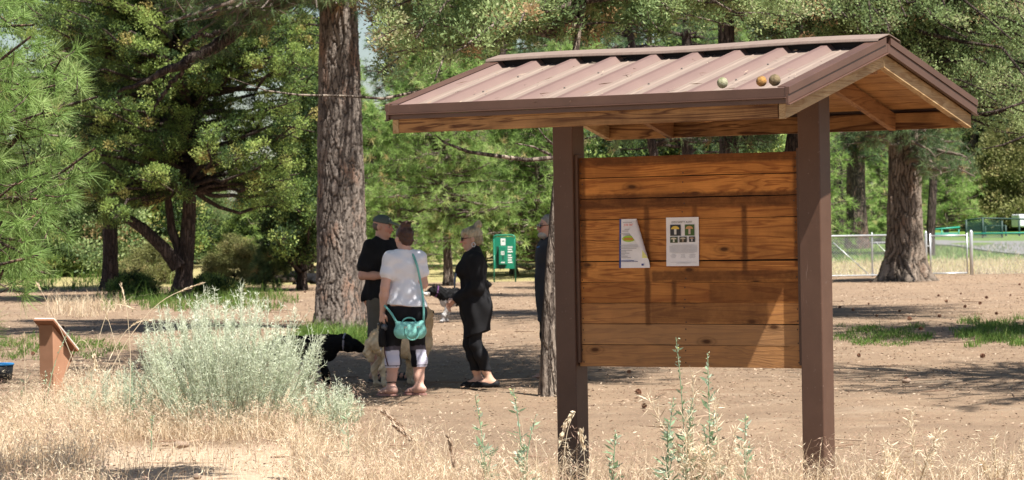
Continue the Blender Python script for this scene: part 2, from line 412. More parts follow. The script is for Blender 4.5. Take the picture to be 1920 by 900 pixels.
def tree_parts(kind, base, axis_top, r0, tips, rng, size=1.0, nt=9, nn=18, L=0.17, W=0.012, flare=1.35, rise=0.25, axis_mid=None,
               taper=0.55, sides=20, limb_r=0.05, bark=0.03, low_attach=0.4, cl=0.22, tint0=0.0, tint1=1.0, stems=(), stem_apart=False):
    """trunk (V,Q) and crown (V,F,tint) of one tree around the branch tips given"""
    base = np.asarray(base, float); top = np.asarray(axis_top, float)
    mid = (base + top) / 2 if axis_mid is None else np.asarray(axis_mid, float)
    K = 46
    t = np.linspace(0, 1, K) ** 1.25
    ax = bez(base, mid, top, t[:, None])
    hh = ax[:, 2] - base[2]
    rr = r0 * (1 - (1 - taper * 0.3) * t) * (1 + (flare - 1) * np.exp(-hh / max(0.25, 1.1 * r0)))
    rr = np.maximum(rr, 0.012)
    th = np.arange(sides) / sides * 2 * np.pi
    lob = 1 + (flare - 1) * 0.35 * np.exp(-hh / max(0.3, 1.3 * r0))[:, None] * np.sin(th * 5 + rng.uniform(0, 6))[None]
    rough = 1 + bark * rng.normal(size=(K, sides))
    rad_ = rr[:, None] * lob * rough
    V = np.stack([ax[:, 0:1] + rad_ * np.cos(th), ax[:, 1:2] + rad_ * np.sin(th), np.broadcast_to(ax[:, 2:3], (K, sides)) + 0 * rad_], -1)
    V[0, :, 2] -= 0.12
    V = V.reshape(-1, 3)
    k, s = np.meshgrid(np.arange(K - 1), np.arange(sides), indexing='ij'); s2 = (s + 1) % sides
    Q = np.stack([k * sides + s, k * sides + s2, (k + 1) * sides + s2, (k + 1) * sides + s], -1).reshape(-1, 4)
    TV, TQ = [V], [Q]; nv = len(V)
    if not stem_apart:
        for P, r in stems:
            v, q, _ = tubes(np.asarray(P, float)[None], np.asarray(r, float)[None], 9)
            TV.append(v); TQ.append(q + nv); nv += len(v)
    # limbs
    tips = np.asarray(tips, float); N = len(tips)
    hd = np.linalg.norm(tips[:, :2] - base[:2], axis=1)
    za = np.clip(tips[:, 2] - rise * hd + rng.normal(size=N) * 0.15, base[2] + low_attach, top[2] - 0.1)
    ti = np.interp(za, ax[:, 2], t)[:, None]
    p0 = bez(base, mid, top, ti)
    p1 = p0 * 0.45 + tips * 0.55; p1[:, 2] = np.where(rise > 0, za + (tips[:, 2] - za) * 0.35, np.maximum(za, tips[:, 2]) + 0.05 * hd) + rng.normal(size=N) * 0.08 * hd
    p1[:, :2] += rng.normal(size=(N, 2)) * 0.09 * hd[:, None]
    tt = np.linspace(0, 1, 8)
    LP = bez(p0[:, None], p1[:, None], tips[:, None], tt[None, :, None])
    LP[:, 1:] += rng.normal(size=(N, 7, 3)) * 0.018 * hd[:, None, None]
    lr = np.minimum(limb_r, 0.3 * r0 + 0.01) * np.clip(hd / 2.5, 0.35, 1.3)
    LR = lr[:, None] * (1 - 0.85 * tt[None]) + 0.004
    v, q, _ = tubes(LP, LR, 5)
    TV.append(v); TQ.append(q + nv); nv += len(v)
    # foliage
    ii = np.repeat(np.arange(N), nt)
    lt = rng.uniform(0.0, 1.0, len(ii)) ** 0.6
    lt = 0.38 + 0.62 * lt if kind == 'pine' else 0.30 + 0.70 * lt
    c = bez(p0[ii], p1[ii], tips[ii], lt[:, None]); d = dbez(p0[ii], p1[ii], tips[ii], lt[:, None])
    lat = rng.normal(size=(len(ii), 3)) * np.array([1, 1, 0.55]); lat -= d * (lat * d).sum(1, keepdims=True)
    spread = (0.30 if kind == 'pine' else 0.26) * size * (1.15 - 0.55 * lt)[:, None]
    c2 = c + lat * spread + np.array([0, 0, 0.06 * size])
    # twigs
    tw = np.stack([c, (c + c2) / 2 + np.array([0, 0, -0.02]), c2], 1)
    v, q, _ = tubes(tw, np.broadcast_to(np.array([0.009, 0.007, 0.004]) * size, (len(c), 3)), 3)
    TV.append(v); TQ.append(q + nv); nv += len(v)
    ttint = np.clip(rng.beta(2.0, 2.0, len(ii)), 0, 1)
    limb_t = rng.normal(size=N) * 0.15
    ttint = np.clip(ttint * 0.85 + limb_t[ii], 0, 0.90)
    brown = rng.random(len(ii)) < 0.05
    ttint[brown] = rng.uniform(0.93, 1.0, brown.sum())
    jj = np.repeat(np.arange(len(ii)), nn)
    n = len(jj)
    if kind == 'pine':
        axd = norm(d + lat * 0.35 + np.array([0, 0, 0.25]))
        D = norm(axd[jj] * 0.75 + norm(rng.normal(size=(n, 3))))
        P = c2[jj] - axd[jj] * rng.uniform(0, 0.10, (n, 1)) * size + D * 0.012
        CV, CF = shards(P, D, L * rng.uniform(0.75, 1.1, n), W, rng, diamond=False, droop=0.12)
        per = 3
    else:
        r = cl * size * rng.uniform(0.6, 1.25, len(ii))
        off = norm(rng.normal(size=(n, 3))) * (rng.random((n, 1)) ** 0.45) * r[jj][:, None] * np.array([1, 1, 0.8])
        D = norm(norm(off) * 0.9 + np.array([0, 0, 0.5]) + rng.normal(size=(n, 3)) * 0.55)
        CV, CF = shards(c2[jj] + off, D, L * rng.uniform(0.6, 1.2, n), W * rng.uniform(0.7, 1.3, n), rng)
        per = 4
    ct = np.clip(tint0 + (tint1 - tint0) * np.where(ttint[jj] > 0.92, ttint[jj], np.clip(ttint[jj] + rng.normal(size=n) * 0.09, 0, 0.91)), 0, 1)
    return np.concatenate(TV), np.concatenate(TQ), CV, CF, np.repeat(ct, per)

def plated_trunk(base, top, mid, r0, flare, taper, rng, cell=0.078, tall=3.6, depth=0.022, zmax=5.5):
    """trunk whose bark plates stand proud of deep furrows; tint: 0 furrow .. 1 plate"""
    sides, K = 170, 320
    z = np.linspace(-0.15, zmax, K); H = top[2] - base[2]
    t = np.clip(z, 0, None) / H
    ax = bez(base, mid, top, t[:, None])
    rr = r0 * (1 - (1 - taper * 0.3) * t) * (1 + (flare - 1) * np.exp(-np.clip(z, 0, None) / max(0.25, 1.1 * r0)))
    th = np.arange(sides) / sides * 2 * np.pi
    lob = 1 + (flare - 1) * 0.30 * np.exp(-np.clip(z, 0, None) / max(0.3, 1.3 * r0))[:, None] * np.sin(th * 5 + rng.uniform(0, 6))[None] + 0.03 * np.sin(th * 2 + z[:, None] * 0.9)
    nc = max(6, int(round(2 * np.pi * r0 / cell))); nz = int((zmax + 0.4) / (cell * tall)) + 3
    jx = rng.uniform(-0.48, 0.48, (nc, nz)); jz = rng.uniform(-0.48, 0.48, (nc, nz)); ph = rng.random((nc, nz))
    U = (th / (2 * np.pi) * nc)[None, :] + 0.35 * np.sin(z * 5.1)[:, None] + 0.25 * np.sin(z * 11.7 + 1)[:, None] + 0.18 * np.sin(th * 9)[None] + rng.normal(size=(K, sides)) * 0.05
    W = ((z + 0.2) / (cell * tall))[:, None] + 0.35 * np.sin(th * 7)[None] + 0.2 * np.sin(th * 17 + 2)[None] + rng.normal(size=(K, sides)) * 0.05
    f1 = np.full((K, sides), 9.0); f2 = f1.copy(); pid = np.zeros((K, sides))
    iu, iw = np.floor(U).astype(int), np.floor(W).astype(int)
    for a in (-1, 0, 1):
        for b in (-1, 0, 1):
            cu, cw = iu + a, iw + b
            m = np.mod(cu, nc), np.clip(cw, 0, nz - 1)
            d = np.hypot(U - (cu + 0.5 + jx[m]), W - (cw + 0.5 + jz[m]))
            nearer = d < f1
            f2 = np.where(nearer, f1, np.minimum(f2, d)); pid = np.where(nearer, ph[m], pid); f1 = np.where(nearer, d, f1)
    e = np.clip((f2 - f1) / 0.30, 0, 1); e = e * e * (3 - 2 * e)
    rad_ = rr[:, None] * lob + depth * (e * (0.55 + 0.8 * pid) - 0.6) + rng.normal(size=(K, sides)) * 0.004
    V = np.stack([ax[:, 0:1] + rad_ * np.cos(th), ax[:, 1:2] + rad_ * np.sin(th), np.broadcast_to(base[2] + z[:, None], (K, sides))], -1).reshape(-1, 3)
    k, s = np.meshgrid(np.arange(K - 1), np.arange(sides), indexing='ij'); s2 = (s + 1) % sides
    Q = np.stack([k * sides + s, k * sides + s2, (k + 1) * sides + s2, (k + 1) * sides + s], -1).reshape(-1, 4)
    return V, Q, (0.06 + e * (0.45 + 0.49 * pid)).ravel()
def plate_mat(name, crack, lo, mid_, hi, rust):
    t = NT(name); tn = t.attr('tint', 2)
    c = t.ramp(tn, [(0.05, crack), (0.35, lo), (0.65, mid_), (1.0, hi)])
    n = t.noise(t.coord('Object', (3, 3, 1.3)), 1.0, 4, 0.6)
    c = t.mix(t.math('MULTIPLY', t.ramp(n, [(0.54, 0.0), (0.66, 0.7)]), t.ramp(tn, [(0.35, 0.0), (0.6, 1.0)])), c, rust)
    f = t.noise(t.coord('Object', (45, 45, 18)), 1.0, 5, 0.75)
    c = t.mix(t.ramp(f, [(0.36, 0.55), (0.60, 0.0)]), c, lo)
    return t.done(t.bsdf(c, 0.92, t.bump(f, 0.8, 0.02), spec=0.12))
M['pine_plates'] = plate_mat('furrowed_pine_bark', (0.030, 0.024, 0.022), (0.10, 0.083, 0.073), (0.195, 0.163, 0.142), (0.275, 0.235, 0.205), (0.27, 0.15, 0.10))
M['grey_plates'] = plate_mat('furrowed_grey_bark', (0.035, 0.028, 0.023), (0.11, 0.088, 0.072), (0.205, 0.165, 0.133), (0.30, 0.245, 0.20), (0.21, 0.13, 0.09))
def plant_tree(name, label, cat, base, bark_m, leaf_m, kind, rng, group=None, plates=None, **kw):
    """a tree at base; all coordinates given in the world, meshes kept relative to the base"""
    base = np.asarray(base, float)
    kw['axis_top'] = np.asarray(kw['axis_top']) - base
    kw['tips'] = np.asarray(kw['tips']) - base
    if kw.get('axis_mid') is not None: kw['axis_mid'] = np.asarray(kw['axis_mid']) - base
    kw['stems'] = [(np.asarray(P) - base, r) for P, r in kw.get('stems', ())]
    TV, TQ, CV, CF, ct = tree_parts(kind, (0, 0, 0), rng=rng, **kw)
    e = empty(name, base, 0, label, cat, group)
    if plates is not None:
        zmax = plates.pop('zmax', 5.5); pm = plates.pop('mat')
        n0 = 46 * kw.get('sides', 20)
        top_ = np.asarray(kw['axis_top'], float); mid_ = top_ / 2 if kw.get('axis_mid') is None else kw['axis_mid']
        PV, PQ, pt_ = plated_trunk(np.zeros(3), top_, mid_, kw['r0'], kw.get('flare', 1.35), kw.get('taper', 0.55), rng, zmax=zmax, **plates)
        low = (TQ < n0).all(1) & (TV[TQ][:, :, 2].max(1) < zmax - 0.1)
        TQ = TQ[~low]
        tt_ = np.concatenate([np.full(len(TV), 0.55), pt_])
        ob('trunk', np_mesh('trunk', np.concatenate([TV, PV]), np.concatenate([TQ, PQ + len(TV)]), pm, True, tint=tt_), e)
    else:
        ob('trunk', np_mesh('trunk', TV, TQ, bark_m, True), e)
    ob('crown', np_mesh('crown', CV, CF, leaf_m, tint=ct), e)
    if kw.get('stem_apart'):
        m = MB()
        for P, r in kw['stems']:
            u = np.linspace(0, len(P) - 1, 40); C = np.stack([np.interp(u, np.arange(len(P)), P[:, i]) for i in range(3)], -1); rr = np.interp(u, np.arange(len(P)), r)
            for _ in range(5): C[1:-1] = 0.5 * C[1:-1] + 0.25 * (C[:-2] + C[2:])
            C[1:-1] += rng.normal(size=(38, 3)) * 0.018
            m.tube(C, rr * (1 + 0.08 * rng.normal(size=40)), 9)
        m.build('limb', M['dark_bark'], e, True)  # darker upper-limb bark, its colour also standing in for the crown's shade
    return e
def rect_tips(rng, n, px, py, d, test=None):
    out = []
    while sum(len(o) for o in out) < n:
        a = rng.uniform(*px, n); b = rng.uniform(*py, n); c = rng.uniform(*d, n)
        keep = np.ones(n, bool) if test is None else test(a, b)
        out.append(pt(a[keep], b[keep], c[keep]))
    return np.concatenate(out)[:n]
def crown_tips(rng, n, base, z0, z1, R, power=0.8, rmin=0.2):
    u = rng.random(n) ** 0.85
    z = z0 + (z1 - z0) * u
    r = (R * (1 - u) ** power + rmin) * rng.uniform(0.55, 1.05, n)
    a = np.arange(n) * 2.399963 + rng.normal(size=n) * 0.3
    return np.stack([base[0] + r * np.cos(a), base[1] + r * np.sin(a), base[2] + z], -1)
# ------------------------------------------------------------------ the information kiosk
KC = (1.0955, 18.1025); KPHI = 0.5667
KL, KW, ZR, ZE, ZF, ZW, KP, KPW = 2.704, 1.28, 2.6485, 2.314, 2.2267, 2.146, 0.7908, 0.0735
PZ0, PZ1 = 0.685, 1.994
PANEL_Y = -0.030
def kiosk_xz(px, py, y=PANEL_Y):
    """local x, z of a sight line on the board front"""
    o = np.array([0, 0, CAM_H]); d = pt(px, py, 1.0) - o
    c, s = math.cos(KPHI), math.sin(KPHI)
    lx = lambda p: c * (p[0] - KC[0]) - s * (p[1] - KC[1])
    ly = lambda p: s * (p[0] - KC[0]) + c * (p[1] - KC[1])
    o2 = (lx(o), ly(o)); e = o + d; e2 = (lx(e), ly(e))
    t = (y - o2[1]) / (e2[1] - o2[1])
    p = o + d * t
    return lx(p), p[2]
def wood_mat(name, light, dark, grain=(2.2, 26, 26), stains=(), tint_amt=1.0, weather=0.0, rough=0.75):
    t = NT(name); tn = t.attr('tint', 2)
    v0 = t.coord()
    off = t.n('CombineXYZ', X=t.math('MULTIPLY', tn, 37.0), Y=t.math('MULTIPLY', tn, 11.0), Z=t.math('MULTIPLY', tn, 53.0))
    vo = t.n('VectorMath', operation='ADD', _0=v0, _1=off)
    v = t.n('VectorMath', operation='MULTIPLY', _0=vo, _1=grain)
    wv = t.noise(v, 0.45, 3, 0.5, dist=1.0)
    rings = t.math('FRACT', t.math('MULTIPLY', wv, 7.0))
    rings = t.ramp(rings, [(0.0, 0.0), (0.45, 0.15), (0.8, 1.0), (1.0, 0.1)])
    fib = t.noise(t.n('VectorMath', operation='MULTIPLY', _0=vo, _1=(6, 180, 180)), 1.0, 3, 0.6)
    c = t.mix(t.math('MULTIPLY', rings, 0.95), light, dark)
    c = t.mix(t.ramp(fib, [(0.35, 0.35), (0.7, 0.0)]), c, dark)
    big = t.noise(vo, 3.0, 5, 0.65)
    c = t.mix(t.ramp(big, [(0.38, 0.45), (0.62, 0.0)]), c, tuple(x * 0.5 for x in dark))
    c = t.mix(t.math('MULTIPLY', t.ramp(tn, [(0.0, 0.5), (0.5, 0.0), (1.0, 0.0)]), tint_amt), c, tuple(x * 0.75 for x in dark))
    if weather:
        c = t.mix(t.math('MULTIPLY', t.ramp(tn, [(0.5, 0.0), (1.0, 1.0)]), weather), c, (0.34, 0.20, 0.10))
    x, y, z = t.sep(v0)
    # knots
    so = t.sep(vo)
    kv = t.n('TexVoronoi', Vector=t.n('CombineXYZ', X=t.math('MULTIPLY', so[0], 1.35), Y=t.math('MULTIPLY', so[2], 3.1)), Scale=1.0, voronoi_dimensions='2D')
    c = t.mix(t.ramp(kv, [(0.025, 0.95), (0.045, 0.45), (0.07, 0.10), (0.085, 0.3), (0.11, 0.0)]), c, tuple(q * 0.22 for q in dark))
    wob = t.math('MULTIPLY', t.math('SUBTRACT', t.noise(v0, 14, 4, 0.7), 0.5), 0.03)
    xw, zw = t.math('ADD', x, wob), t.math('ADD', z, wob)
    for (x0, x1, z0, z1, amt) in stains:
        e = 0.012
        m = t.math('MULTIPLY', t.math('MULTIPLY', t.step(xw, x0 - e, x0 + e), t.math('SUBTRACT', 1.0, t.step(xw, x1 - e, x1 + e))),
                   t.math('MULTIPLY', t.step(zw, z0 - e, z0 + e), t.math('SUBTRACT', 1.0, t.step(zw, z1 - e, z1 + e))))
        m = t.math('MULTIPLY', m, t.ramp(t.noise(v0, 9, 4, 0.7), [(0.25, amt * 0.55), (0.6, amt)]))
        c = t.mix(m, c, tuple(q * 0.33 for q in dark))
    h = t.math('ADD', t.math('MULTIPLY', rings, 0.4), fib)
    return t.done(t.bsdf(c, rough, t.bump(h, 0.35, 0.004), spec=0.3))

def build_kiosk():
    K = empty('information_kiosk', (KC[0], KC[1], 0), -KPHI,
              'wooden notice board kiosk on two brown posts under a gabled metal roof', 'kiosk')
    tp = NT('brown_painted_steel'); v = tp.coord()
    c = tp.ramp(tp.noise(v, 5, 6, 0.7), [(0.3, (0.080, 0.041, 0.027)), (0.7, (0.102, 0.054, 0.036))])
    c = tp.mix(tp.ramp(tp.noise(v, 38, 3, 0.8), [(0.66, 0.0), (0.74, 0.6)]), c, (0.24, 0.18, 0.155))
    scr = tp.noise(tp.coord('Object', (60, 60, 3)), 1.0, 3, 0.7)
    c = tp.mix(tp.ramp(scr, [(0.69, 0.0), (0.74, 0.5)]), c, (0.22, 0.15, 0.125))
    x, y, z = tp.sep(v)
    c = tp.mix(tp.math('MULTIPLY', tp.math('SUBTRACT', 1.0, tp.step(z, -0.3, 0.35)), tp.ramp(tp.noise(v, 7, 5), [(0.4, 0.0), (0.7, 0.6)])), c, (0.30, 0.215, 0.15))
    paint = tp.done(tp.bsdf(c, 0.5, tp.bump(tp.noise(v, 220, 2), 0.12, 0.002), spec=0.4))
    trim = flat('brown_trim_metal', (0.094, 0.048, 0.034), 0.42, 0.15, 4)
    black = flat('black_closure_foam', (0.012, 0.012, 0.014), 0.9)
    # roof sheet: pinkish brown coat, paler dust on the pans
    tr = NT('dusty_brown_roof_sheet'); v = tr.coord(); tn = tr.attr('tint', 2)
    st = tr.noise(tr.coord('Object', (60, 3, 3)), 1.0, 4, 0.65)
    du = tr.math('MULTIPLY', tr.math('SUBTRACT', 1.0, tn), tr.ramp(st, [(0.30, 0.5), (0.6, 1.0)]))
    base = tr.ramp(tr.noise(v, 3, 5), [(0.3, (0.135, 0.082, 0.072)), (0.7, (0.165, 0.102, 0.088))])
    c = tr.mix(du, base, (0.245, 0.190, 0.155))
    c = tr.mix(tr.ramp(tr.noise(tr.coord('Object', (90, 9, 9)), 1.0, 3, 0.7), [(0.6, 0.0), (0.72, 0.4)]), c, (0.17, 0.11, 0.09))
    roofm = tr.done(tr.bsdf(c, 0.62, tr.bump(st, 0.1, 0.003), spec=0.5))
    screwm = flat('grey_screws', (0.10, 0.085, 0.08), 0.4)
    h = KL / 2
    sl = (ZR - ZE) / KW
    zs = lambda y: ZR - sl * abs(y)
    # ---- posts
    for s in (-1, 1):
        cx = s * (KP + KPW)
        mb = MB().box(cx - KPW, cx + KPW, -KPW, KPW, -0.5, 2.50)
        mb.build('post', paint, K, bevel=0.007)
        b = MB()
        xi = s * KP
        b.box(min(xi, xi - s * 0.022), max(xi, xi - s * 0.022), -0.052, 0.030, PZ0 + 0.02, PZ1 + 0.02)
        b.build('board_bracket', paint, K, bevel=0.002)
    # ---- board of ten planks
    rng = np.random.default_rng(5)
    n = 10; bh = (PZ1 - PZ0) / n
    tints = [0.42, 0.5, 0.22, 0.35, 0.40, 0.48, 0.12, 0.72, 0.95, 0.85]
    mb = MB()
    for i in range(n):
        z1 = PZ1 - i * bh; z0 = z1 - bh + 0.0045
        if i == n - 1: z0 -= 0.008
        j = rng.normal(size=4) * 0.0012
        y0 = PANEL_Y + rng.normal() * 0.0018
        mb.t = tints[i]
        xl, xr = -KP + 0.004, KP - 0.004
        # front face cut lengthwise so that the planks keep a slight wave
        cuts = np.linspace(xl, xr, 9)
        wv = np.cumsum(rng.normal(size=9)) * 0.0008
        for q in range(8):
            mb.hexa([[cuts[q], y0, z0 + wv[q]], [cuts[q + 1], y0, z0 + wv[q + 1]], [cuts[q + 1], 0.012, z0 + wv[q + 1]], [cuts[q], 0.012, z0 + wv[q]],
                     [cuts[q], y0, z1 + wv[q]], [cuts[q + 1], y0, z1 + wv[q + 1]], [cuts[q + 1], 0.012, z1 + wv[q + 1]], [cuts[q], 0.012, z1 + wv[q]]])
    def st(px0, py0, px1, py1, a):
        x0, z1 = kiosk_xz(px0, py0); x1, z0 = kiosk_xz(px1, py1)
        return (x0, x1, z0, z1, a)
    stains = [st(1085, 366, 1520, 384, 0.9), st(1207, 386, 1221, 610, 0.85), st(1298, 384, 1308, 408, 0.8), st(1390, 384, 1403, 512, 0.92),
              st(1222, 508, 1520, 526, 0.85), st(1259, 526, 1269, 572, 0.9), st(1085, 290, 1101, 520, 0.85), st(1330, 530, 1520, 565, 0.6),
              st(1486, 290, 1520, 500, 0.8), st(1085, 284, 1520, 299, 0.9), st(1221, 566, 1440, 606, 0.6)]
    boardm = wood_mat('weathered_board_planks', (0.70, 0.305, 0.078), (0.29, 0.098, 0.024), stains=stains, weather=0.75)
    mb.m = 1; mb.t = 0.5
    for i in range(n):
        zc = PZ1 - (i + 0.5) * bh
        for xx in (-0.755, -0.02, 0.755):
            for dz in (-0.036, 0.034):
                q = rng.normal(size=2) * 0.006; r0 = 0.0048; a = np.arange(6) / 6 * 2 * np.pi
                V = [[xx + q[0] + r0 * math.cos(t_), PANEL_Y - 0.0035, zc + dz + q[1] + r0 * math.sin(t_)] for t_ in a]
                mb.raw(V, T=[[0, k_ + 1, k_ + 2] for k_ in range(4)])
    mb.m = 0
    board = mb.build('notice_board', [boardm, flat('rusty_nail_heads', (0.035, 0.022, 0.016), 0.6)], K, tint=True)
    bk = MB(); bk.t = 0.0; bk.box(-KP + 0.006, KP - 0.006, 0.0135, 0.022, PZ0 + 0.01, PZ1 - 0.01); bk.build('backing', black, K)
    # ---- roof sheets with box ribs
    def sheet(side):
        ribs = np.linspace(-h + 0.045, h - 0.045, 10)
        prof = [(-h, 0.0, 1)]
        for k, r in enumerate(ribs):
            for dx, dz, tt in ((-0.050, 0, 0.75), (-0.020, 0.036, 1), (0.018, 0.036, 1), (0.050, 0, 0.75)):
                xx = r + dx
                if -h < xx < h: prof.append((xx, dz, tt))
            for dx in (-0.058, 0.058):
                if -h < r + dx < h: prof.append((r + dx, 0.0, 0.05))
            if k < 9:
                g = (ribs[k + 1] - r)
                for f in (0.36, 0.64):
                    for dx, dz in ((-0.010, 0), (0, 0.005), (0.010, 0)):
                        prof.append((r + g * f + dx, dz, 0.05))
        prof.append((h, 0.0, 1))
        prof = sorted(prof)
        P = np.array(prof); m = len(P)
        ys = np.linspace(KW + 0.012, 0.075, 7)
        V = []; T = []
        for layer in (0, -0.003):
            for yy in ys:
                V.append(np.stack([P[:, 0], np.full(m, side * yy), zs(yy) - 0.032 + P[:, 1] + layer], -1)); T.append(P[:, 2])
        nr = len(ys)
        V = np.concatenate(V); T = np.concatenate(T)
        i, j = np.meshgrid(np.arange(nr - 1), np.arange(m - 1), indexing='ij')
        Q = np.stack([i * m + j, i * m + j + 1, (i + 1) * m + j + 1, (i + 1) * m + j], -1).reshape(-1, 4)
        if side > 0: Q = Q[:, ::-1]
        Q2 = (Q + nr * m)[:, ::-1]
        jj = np.arange(m - 1)
        edge = np.stack([jj, jj + nr * m, jj + 1 + nr * m, jj + 1], -1)
        # screw heads in rows
        s = MB()
        for yy in (KW - 0.03, 0.86, 0.46, 0.12):
            for k in range(9):
                xx = (ribs[k] + ribs[k + 1]) / 2 - 0.07 * (1 if k % 2 else -1)
                z = zs(yy) - 0.031
                s.lathe([(0.0, 0.007), (0.005, 0.006), (0.007, 0.0)], 8, (xx, side * yy, z))
        SV = np.concatenate(s.V); SQ = np.concatenate(s.Q) + len(V)
        Qs = np.concatenate([Q, Q2, edge, SQ])
        mi = [0] * (len(Q) * 2 + len(edge)) + [1] * len(SQ)
        ob('roof_sheet', np_mesh('roof_sheet', np.concatenate([V, SV]), Qs, [roofm, screwm], tint=np.concatenate([T, np.full(len(SV), 1.0)]), mat_idx=mi), K)
    sheet(-1); sheet(1)
    # ---- ridge cap: thin bent sheet with a little sag, black closure strips under it
    xs = np.linspace(-h - 0.025, h + 0.02, 12)
    sag = 0.006 * np.sin(np.linspace(0, 3 * np.pi, 12))
    pr = [(-0.155, -0.012), (-0.15, 0.0), (0.0, 0.0), (0.15, 0.0), (0.155, -0.012)]
    V = []
    for lay in (0.0, -0.004):
        for a, sg in zip(xs, sag):
            for yy, dz in pr:
                V.append([a, yy, ZR + 0.024 - sl * abs(yy) * 0.86 + dz + lay + sg])
    V = np.array(V); m = 5; nr = 12
    i, j = np.meshgrid(np.arange(nr - 1), np.arange(m - 1), indexing='ij')
    Q = np.stack([i * m + j, (i + 1) * m + j, (i + 1) * m + j + 1, i * m + j + 1], -1).reshape(-1, 4)
    e1 = np.array([[0 + j, 0 + j + 1, 60 + j + 1, 60 + j] for j in range(4)]); e2 = np.array([[55 + j, 115 + j, 115 + j + 1, 55 + j + 1] for j in range(4)])
    i2 = np.arange(nr - 1); e3 = np.stack([i2 * 5, 60 + i2 * 5, 60 + (i2 + 1) * 5, (i2 + 1) * 5], -1); e4 = np.stack([i2 * 5 + 4, (i2 + 1) * 5 + 4, 64 + (i2 + 1) * 5, 64 + i2 * 5], -1)
    ob('ridge_cap', np_mesh('ridge_cap', V, np.concatenate([Q, (Q + 60)[:, ::-1], e1, e2, e3, e4]), roofm, tint=np.full(len(V), 0.25)), K)
    cb = MB()
    for s in (-1, 1):
        cb.slant(-h + 0.03, h - 0.03, s * 0.10, zs(0.10) + 0.012, s * 0.068, zs(0.068) + 0.012, 0.06)
    cb.build('closure_strip', black, K)
    # fallen needles and dust caught on the front slope
    rn = np.random.default_rng(77); n_ = 90
    xx = rn.uniform(-h + 0.05, h - 0.05, n_); yy = -KW * (1 - 0.93 * rn.random(n_) ** 1.5)
    P_ = np.stack([xx, yy, ZR - sl * np.abs(yy) - 0.022], -1); a_ = rn.uniform(0, 6.28, n_)
    D_ = norm(np.stack([np.cos(a_), np.sin(a_), np.sin(a_) * sl * 1.0], -1))
    NV, NF = shards(P_ + np.array([0, 0, 0.008]), D_, rn.uniform(0.03, 0.13, n_), rn.uniform(0.003, 0.007, n_), rn)
    tag(ob('fallen_needles', np_mesh('fallen_needles', NV, NF, M['litter'], tint=np.repeat(rn.uniform(0.0, 1.0, n_), 4)), K), kind='stuff')
    # ---- eave trim, fascia
    wood_end = wood_mat('fascia_wood', (0.52, 0.28, 0.11), (0.085, 0.028, 0.011), grain=(1.6, 30, 30), tint_amt=0.3)
    wood_pale = wood_mat('pale_rake_wood', (0.60, 0.43, 0.235), (0.34, 0.20, 0.09), grain=(20, 2.4, 30), tint_amt=0.2)
    wood_in = wood_mat('soffit_wood', (0.56, 0.30, 0.115), (0.34, 0.155, 0.055), grain=(2.0, 26, 26), tint_amt=0.4)
    raft = wood_mat('rafter_wood', (0.40, 0.205, 0.085), (0.22, 0.095, 0.038), grain=(20, 2.4, 26), tint_amt=0.4)
    for s in (-1, 1):
        y = s * KW
        b = MB()
        f = lambda o0, o1: (min(y + s * o0, y + s * o1), max(y + s * o0, y + s * o1))
        a0, a1 = f(-0.004, 0.018); b.box(-h - 0.006, h - 0.004, a0, a1, 2.262, ZE + 0.001)
        a0, a1 = f(-0.002, 0.028); b.box(-h - 0.006, h - 0.004, a0, a1, 2.254, 2.2615)
        a0, a1 = f(-0.006, 0.006); b.box(-h - 0.003, h - 0.006, a0, a1, ZF, 2.2535)
        b.build('eave_trim', trim, K, bevel=0.002)
        b = MB(); b.t = 0.3 + 0.2 * s
        a0, a1 = f(-0.050, -0.012); b.box(-h + 0.03, h - 0.075, a0, a1, ZW, 2.252)
        b.build('fascia_board', wood_end, K, bevel=0.002, tint=True)
    for s in (-1, 1):          # rake at each gable end
        xo = s * h
        g = lambda a, b_: (min(xo + s * a, xo + s * b_), max(xo + s * a, xo + s * b_))
        for q in (-1, 1):
            ya, yb = q * (KW + 0.020), q * 0.0015
            b = MB()
            x0, x1 = g(-0.012, 0.016); b.slant(x0, x1, ya, zs(ya) + 0.010, q * 0.03, zs(0.03) + 0.010, 0.042)
            x0, x1 = g(-0.010, 0.009); b.slant(x0, x1, ya, zs(ya) - 0.0325, yb, zs(yb) - 0.0325, 0.052)
            x0, x1 = g(-0.005, 0.020); b.slant(x0, x1, ya, zs(ya) - 0.0855, yb, zs(yb) - 0.0855, 0.007)
            x0, x1 = g(-0.070, -0.0125); b.slant(x0, x1, q * KW, zs(KW) + 0.0085, q * 0.08, zs(0.08) + 0.0085, 0.004)
            b.build('rake_trim', trim, K, bevel=0.002)
            b = MB(); b.t = 0.4 + 0.15 * q + 0.1 * s
            x0, x1 = g(-0.065, -0.022); b.slant(x0, x1, q * (KW - 0.006), zs(KW) - 0.088, yb, zs(yb) - 0.088, 0.084)
            b.build('rake_board', wood_pale, K, bevel=0.002, tint=True)
            b = MB(); b.t = 0.5 + 0.1 * q
            xr0, xr1 = s * (h - 0.565), s * (h - 0.52)
            b.slant(min(xr0, xr1), max(xr0, xr1), q * (KW - 0.052), zs(KW) - 0.066, yb, zs(yb) - 0.066, 0.108)
            b.build('rafter', raft, K, bevel=0.002, tint=True)
    for q in (-1, 1):          # soffit of boards with open joints
        b = MB()
        nb = 9
        for k in range(nb):
            y0 = 0.004 + (KW - 0.06) * k / nb; y1 = 0.004 + (KW - 0.06) * (k + 1) / nb - 0.009
            b.t = 0.3 + 0.5 * rng.random()
            b.slant(-h + 0.068, h - 0.068, q * y1, zs(y1) - 0.035, q * y0, zs(y0) - 0.035, 0.022)
        b.build('soffit', wood_in, K, tint=True)
    b = MB(); b.t = 0.5
    b.box(-h + 0.07, h - 0.07, -0.02, 0.02, ZR - 0.21, ZR - 0.075)
    b.build('ridge_beam', raft, K, tint=True)
    return K
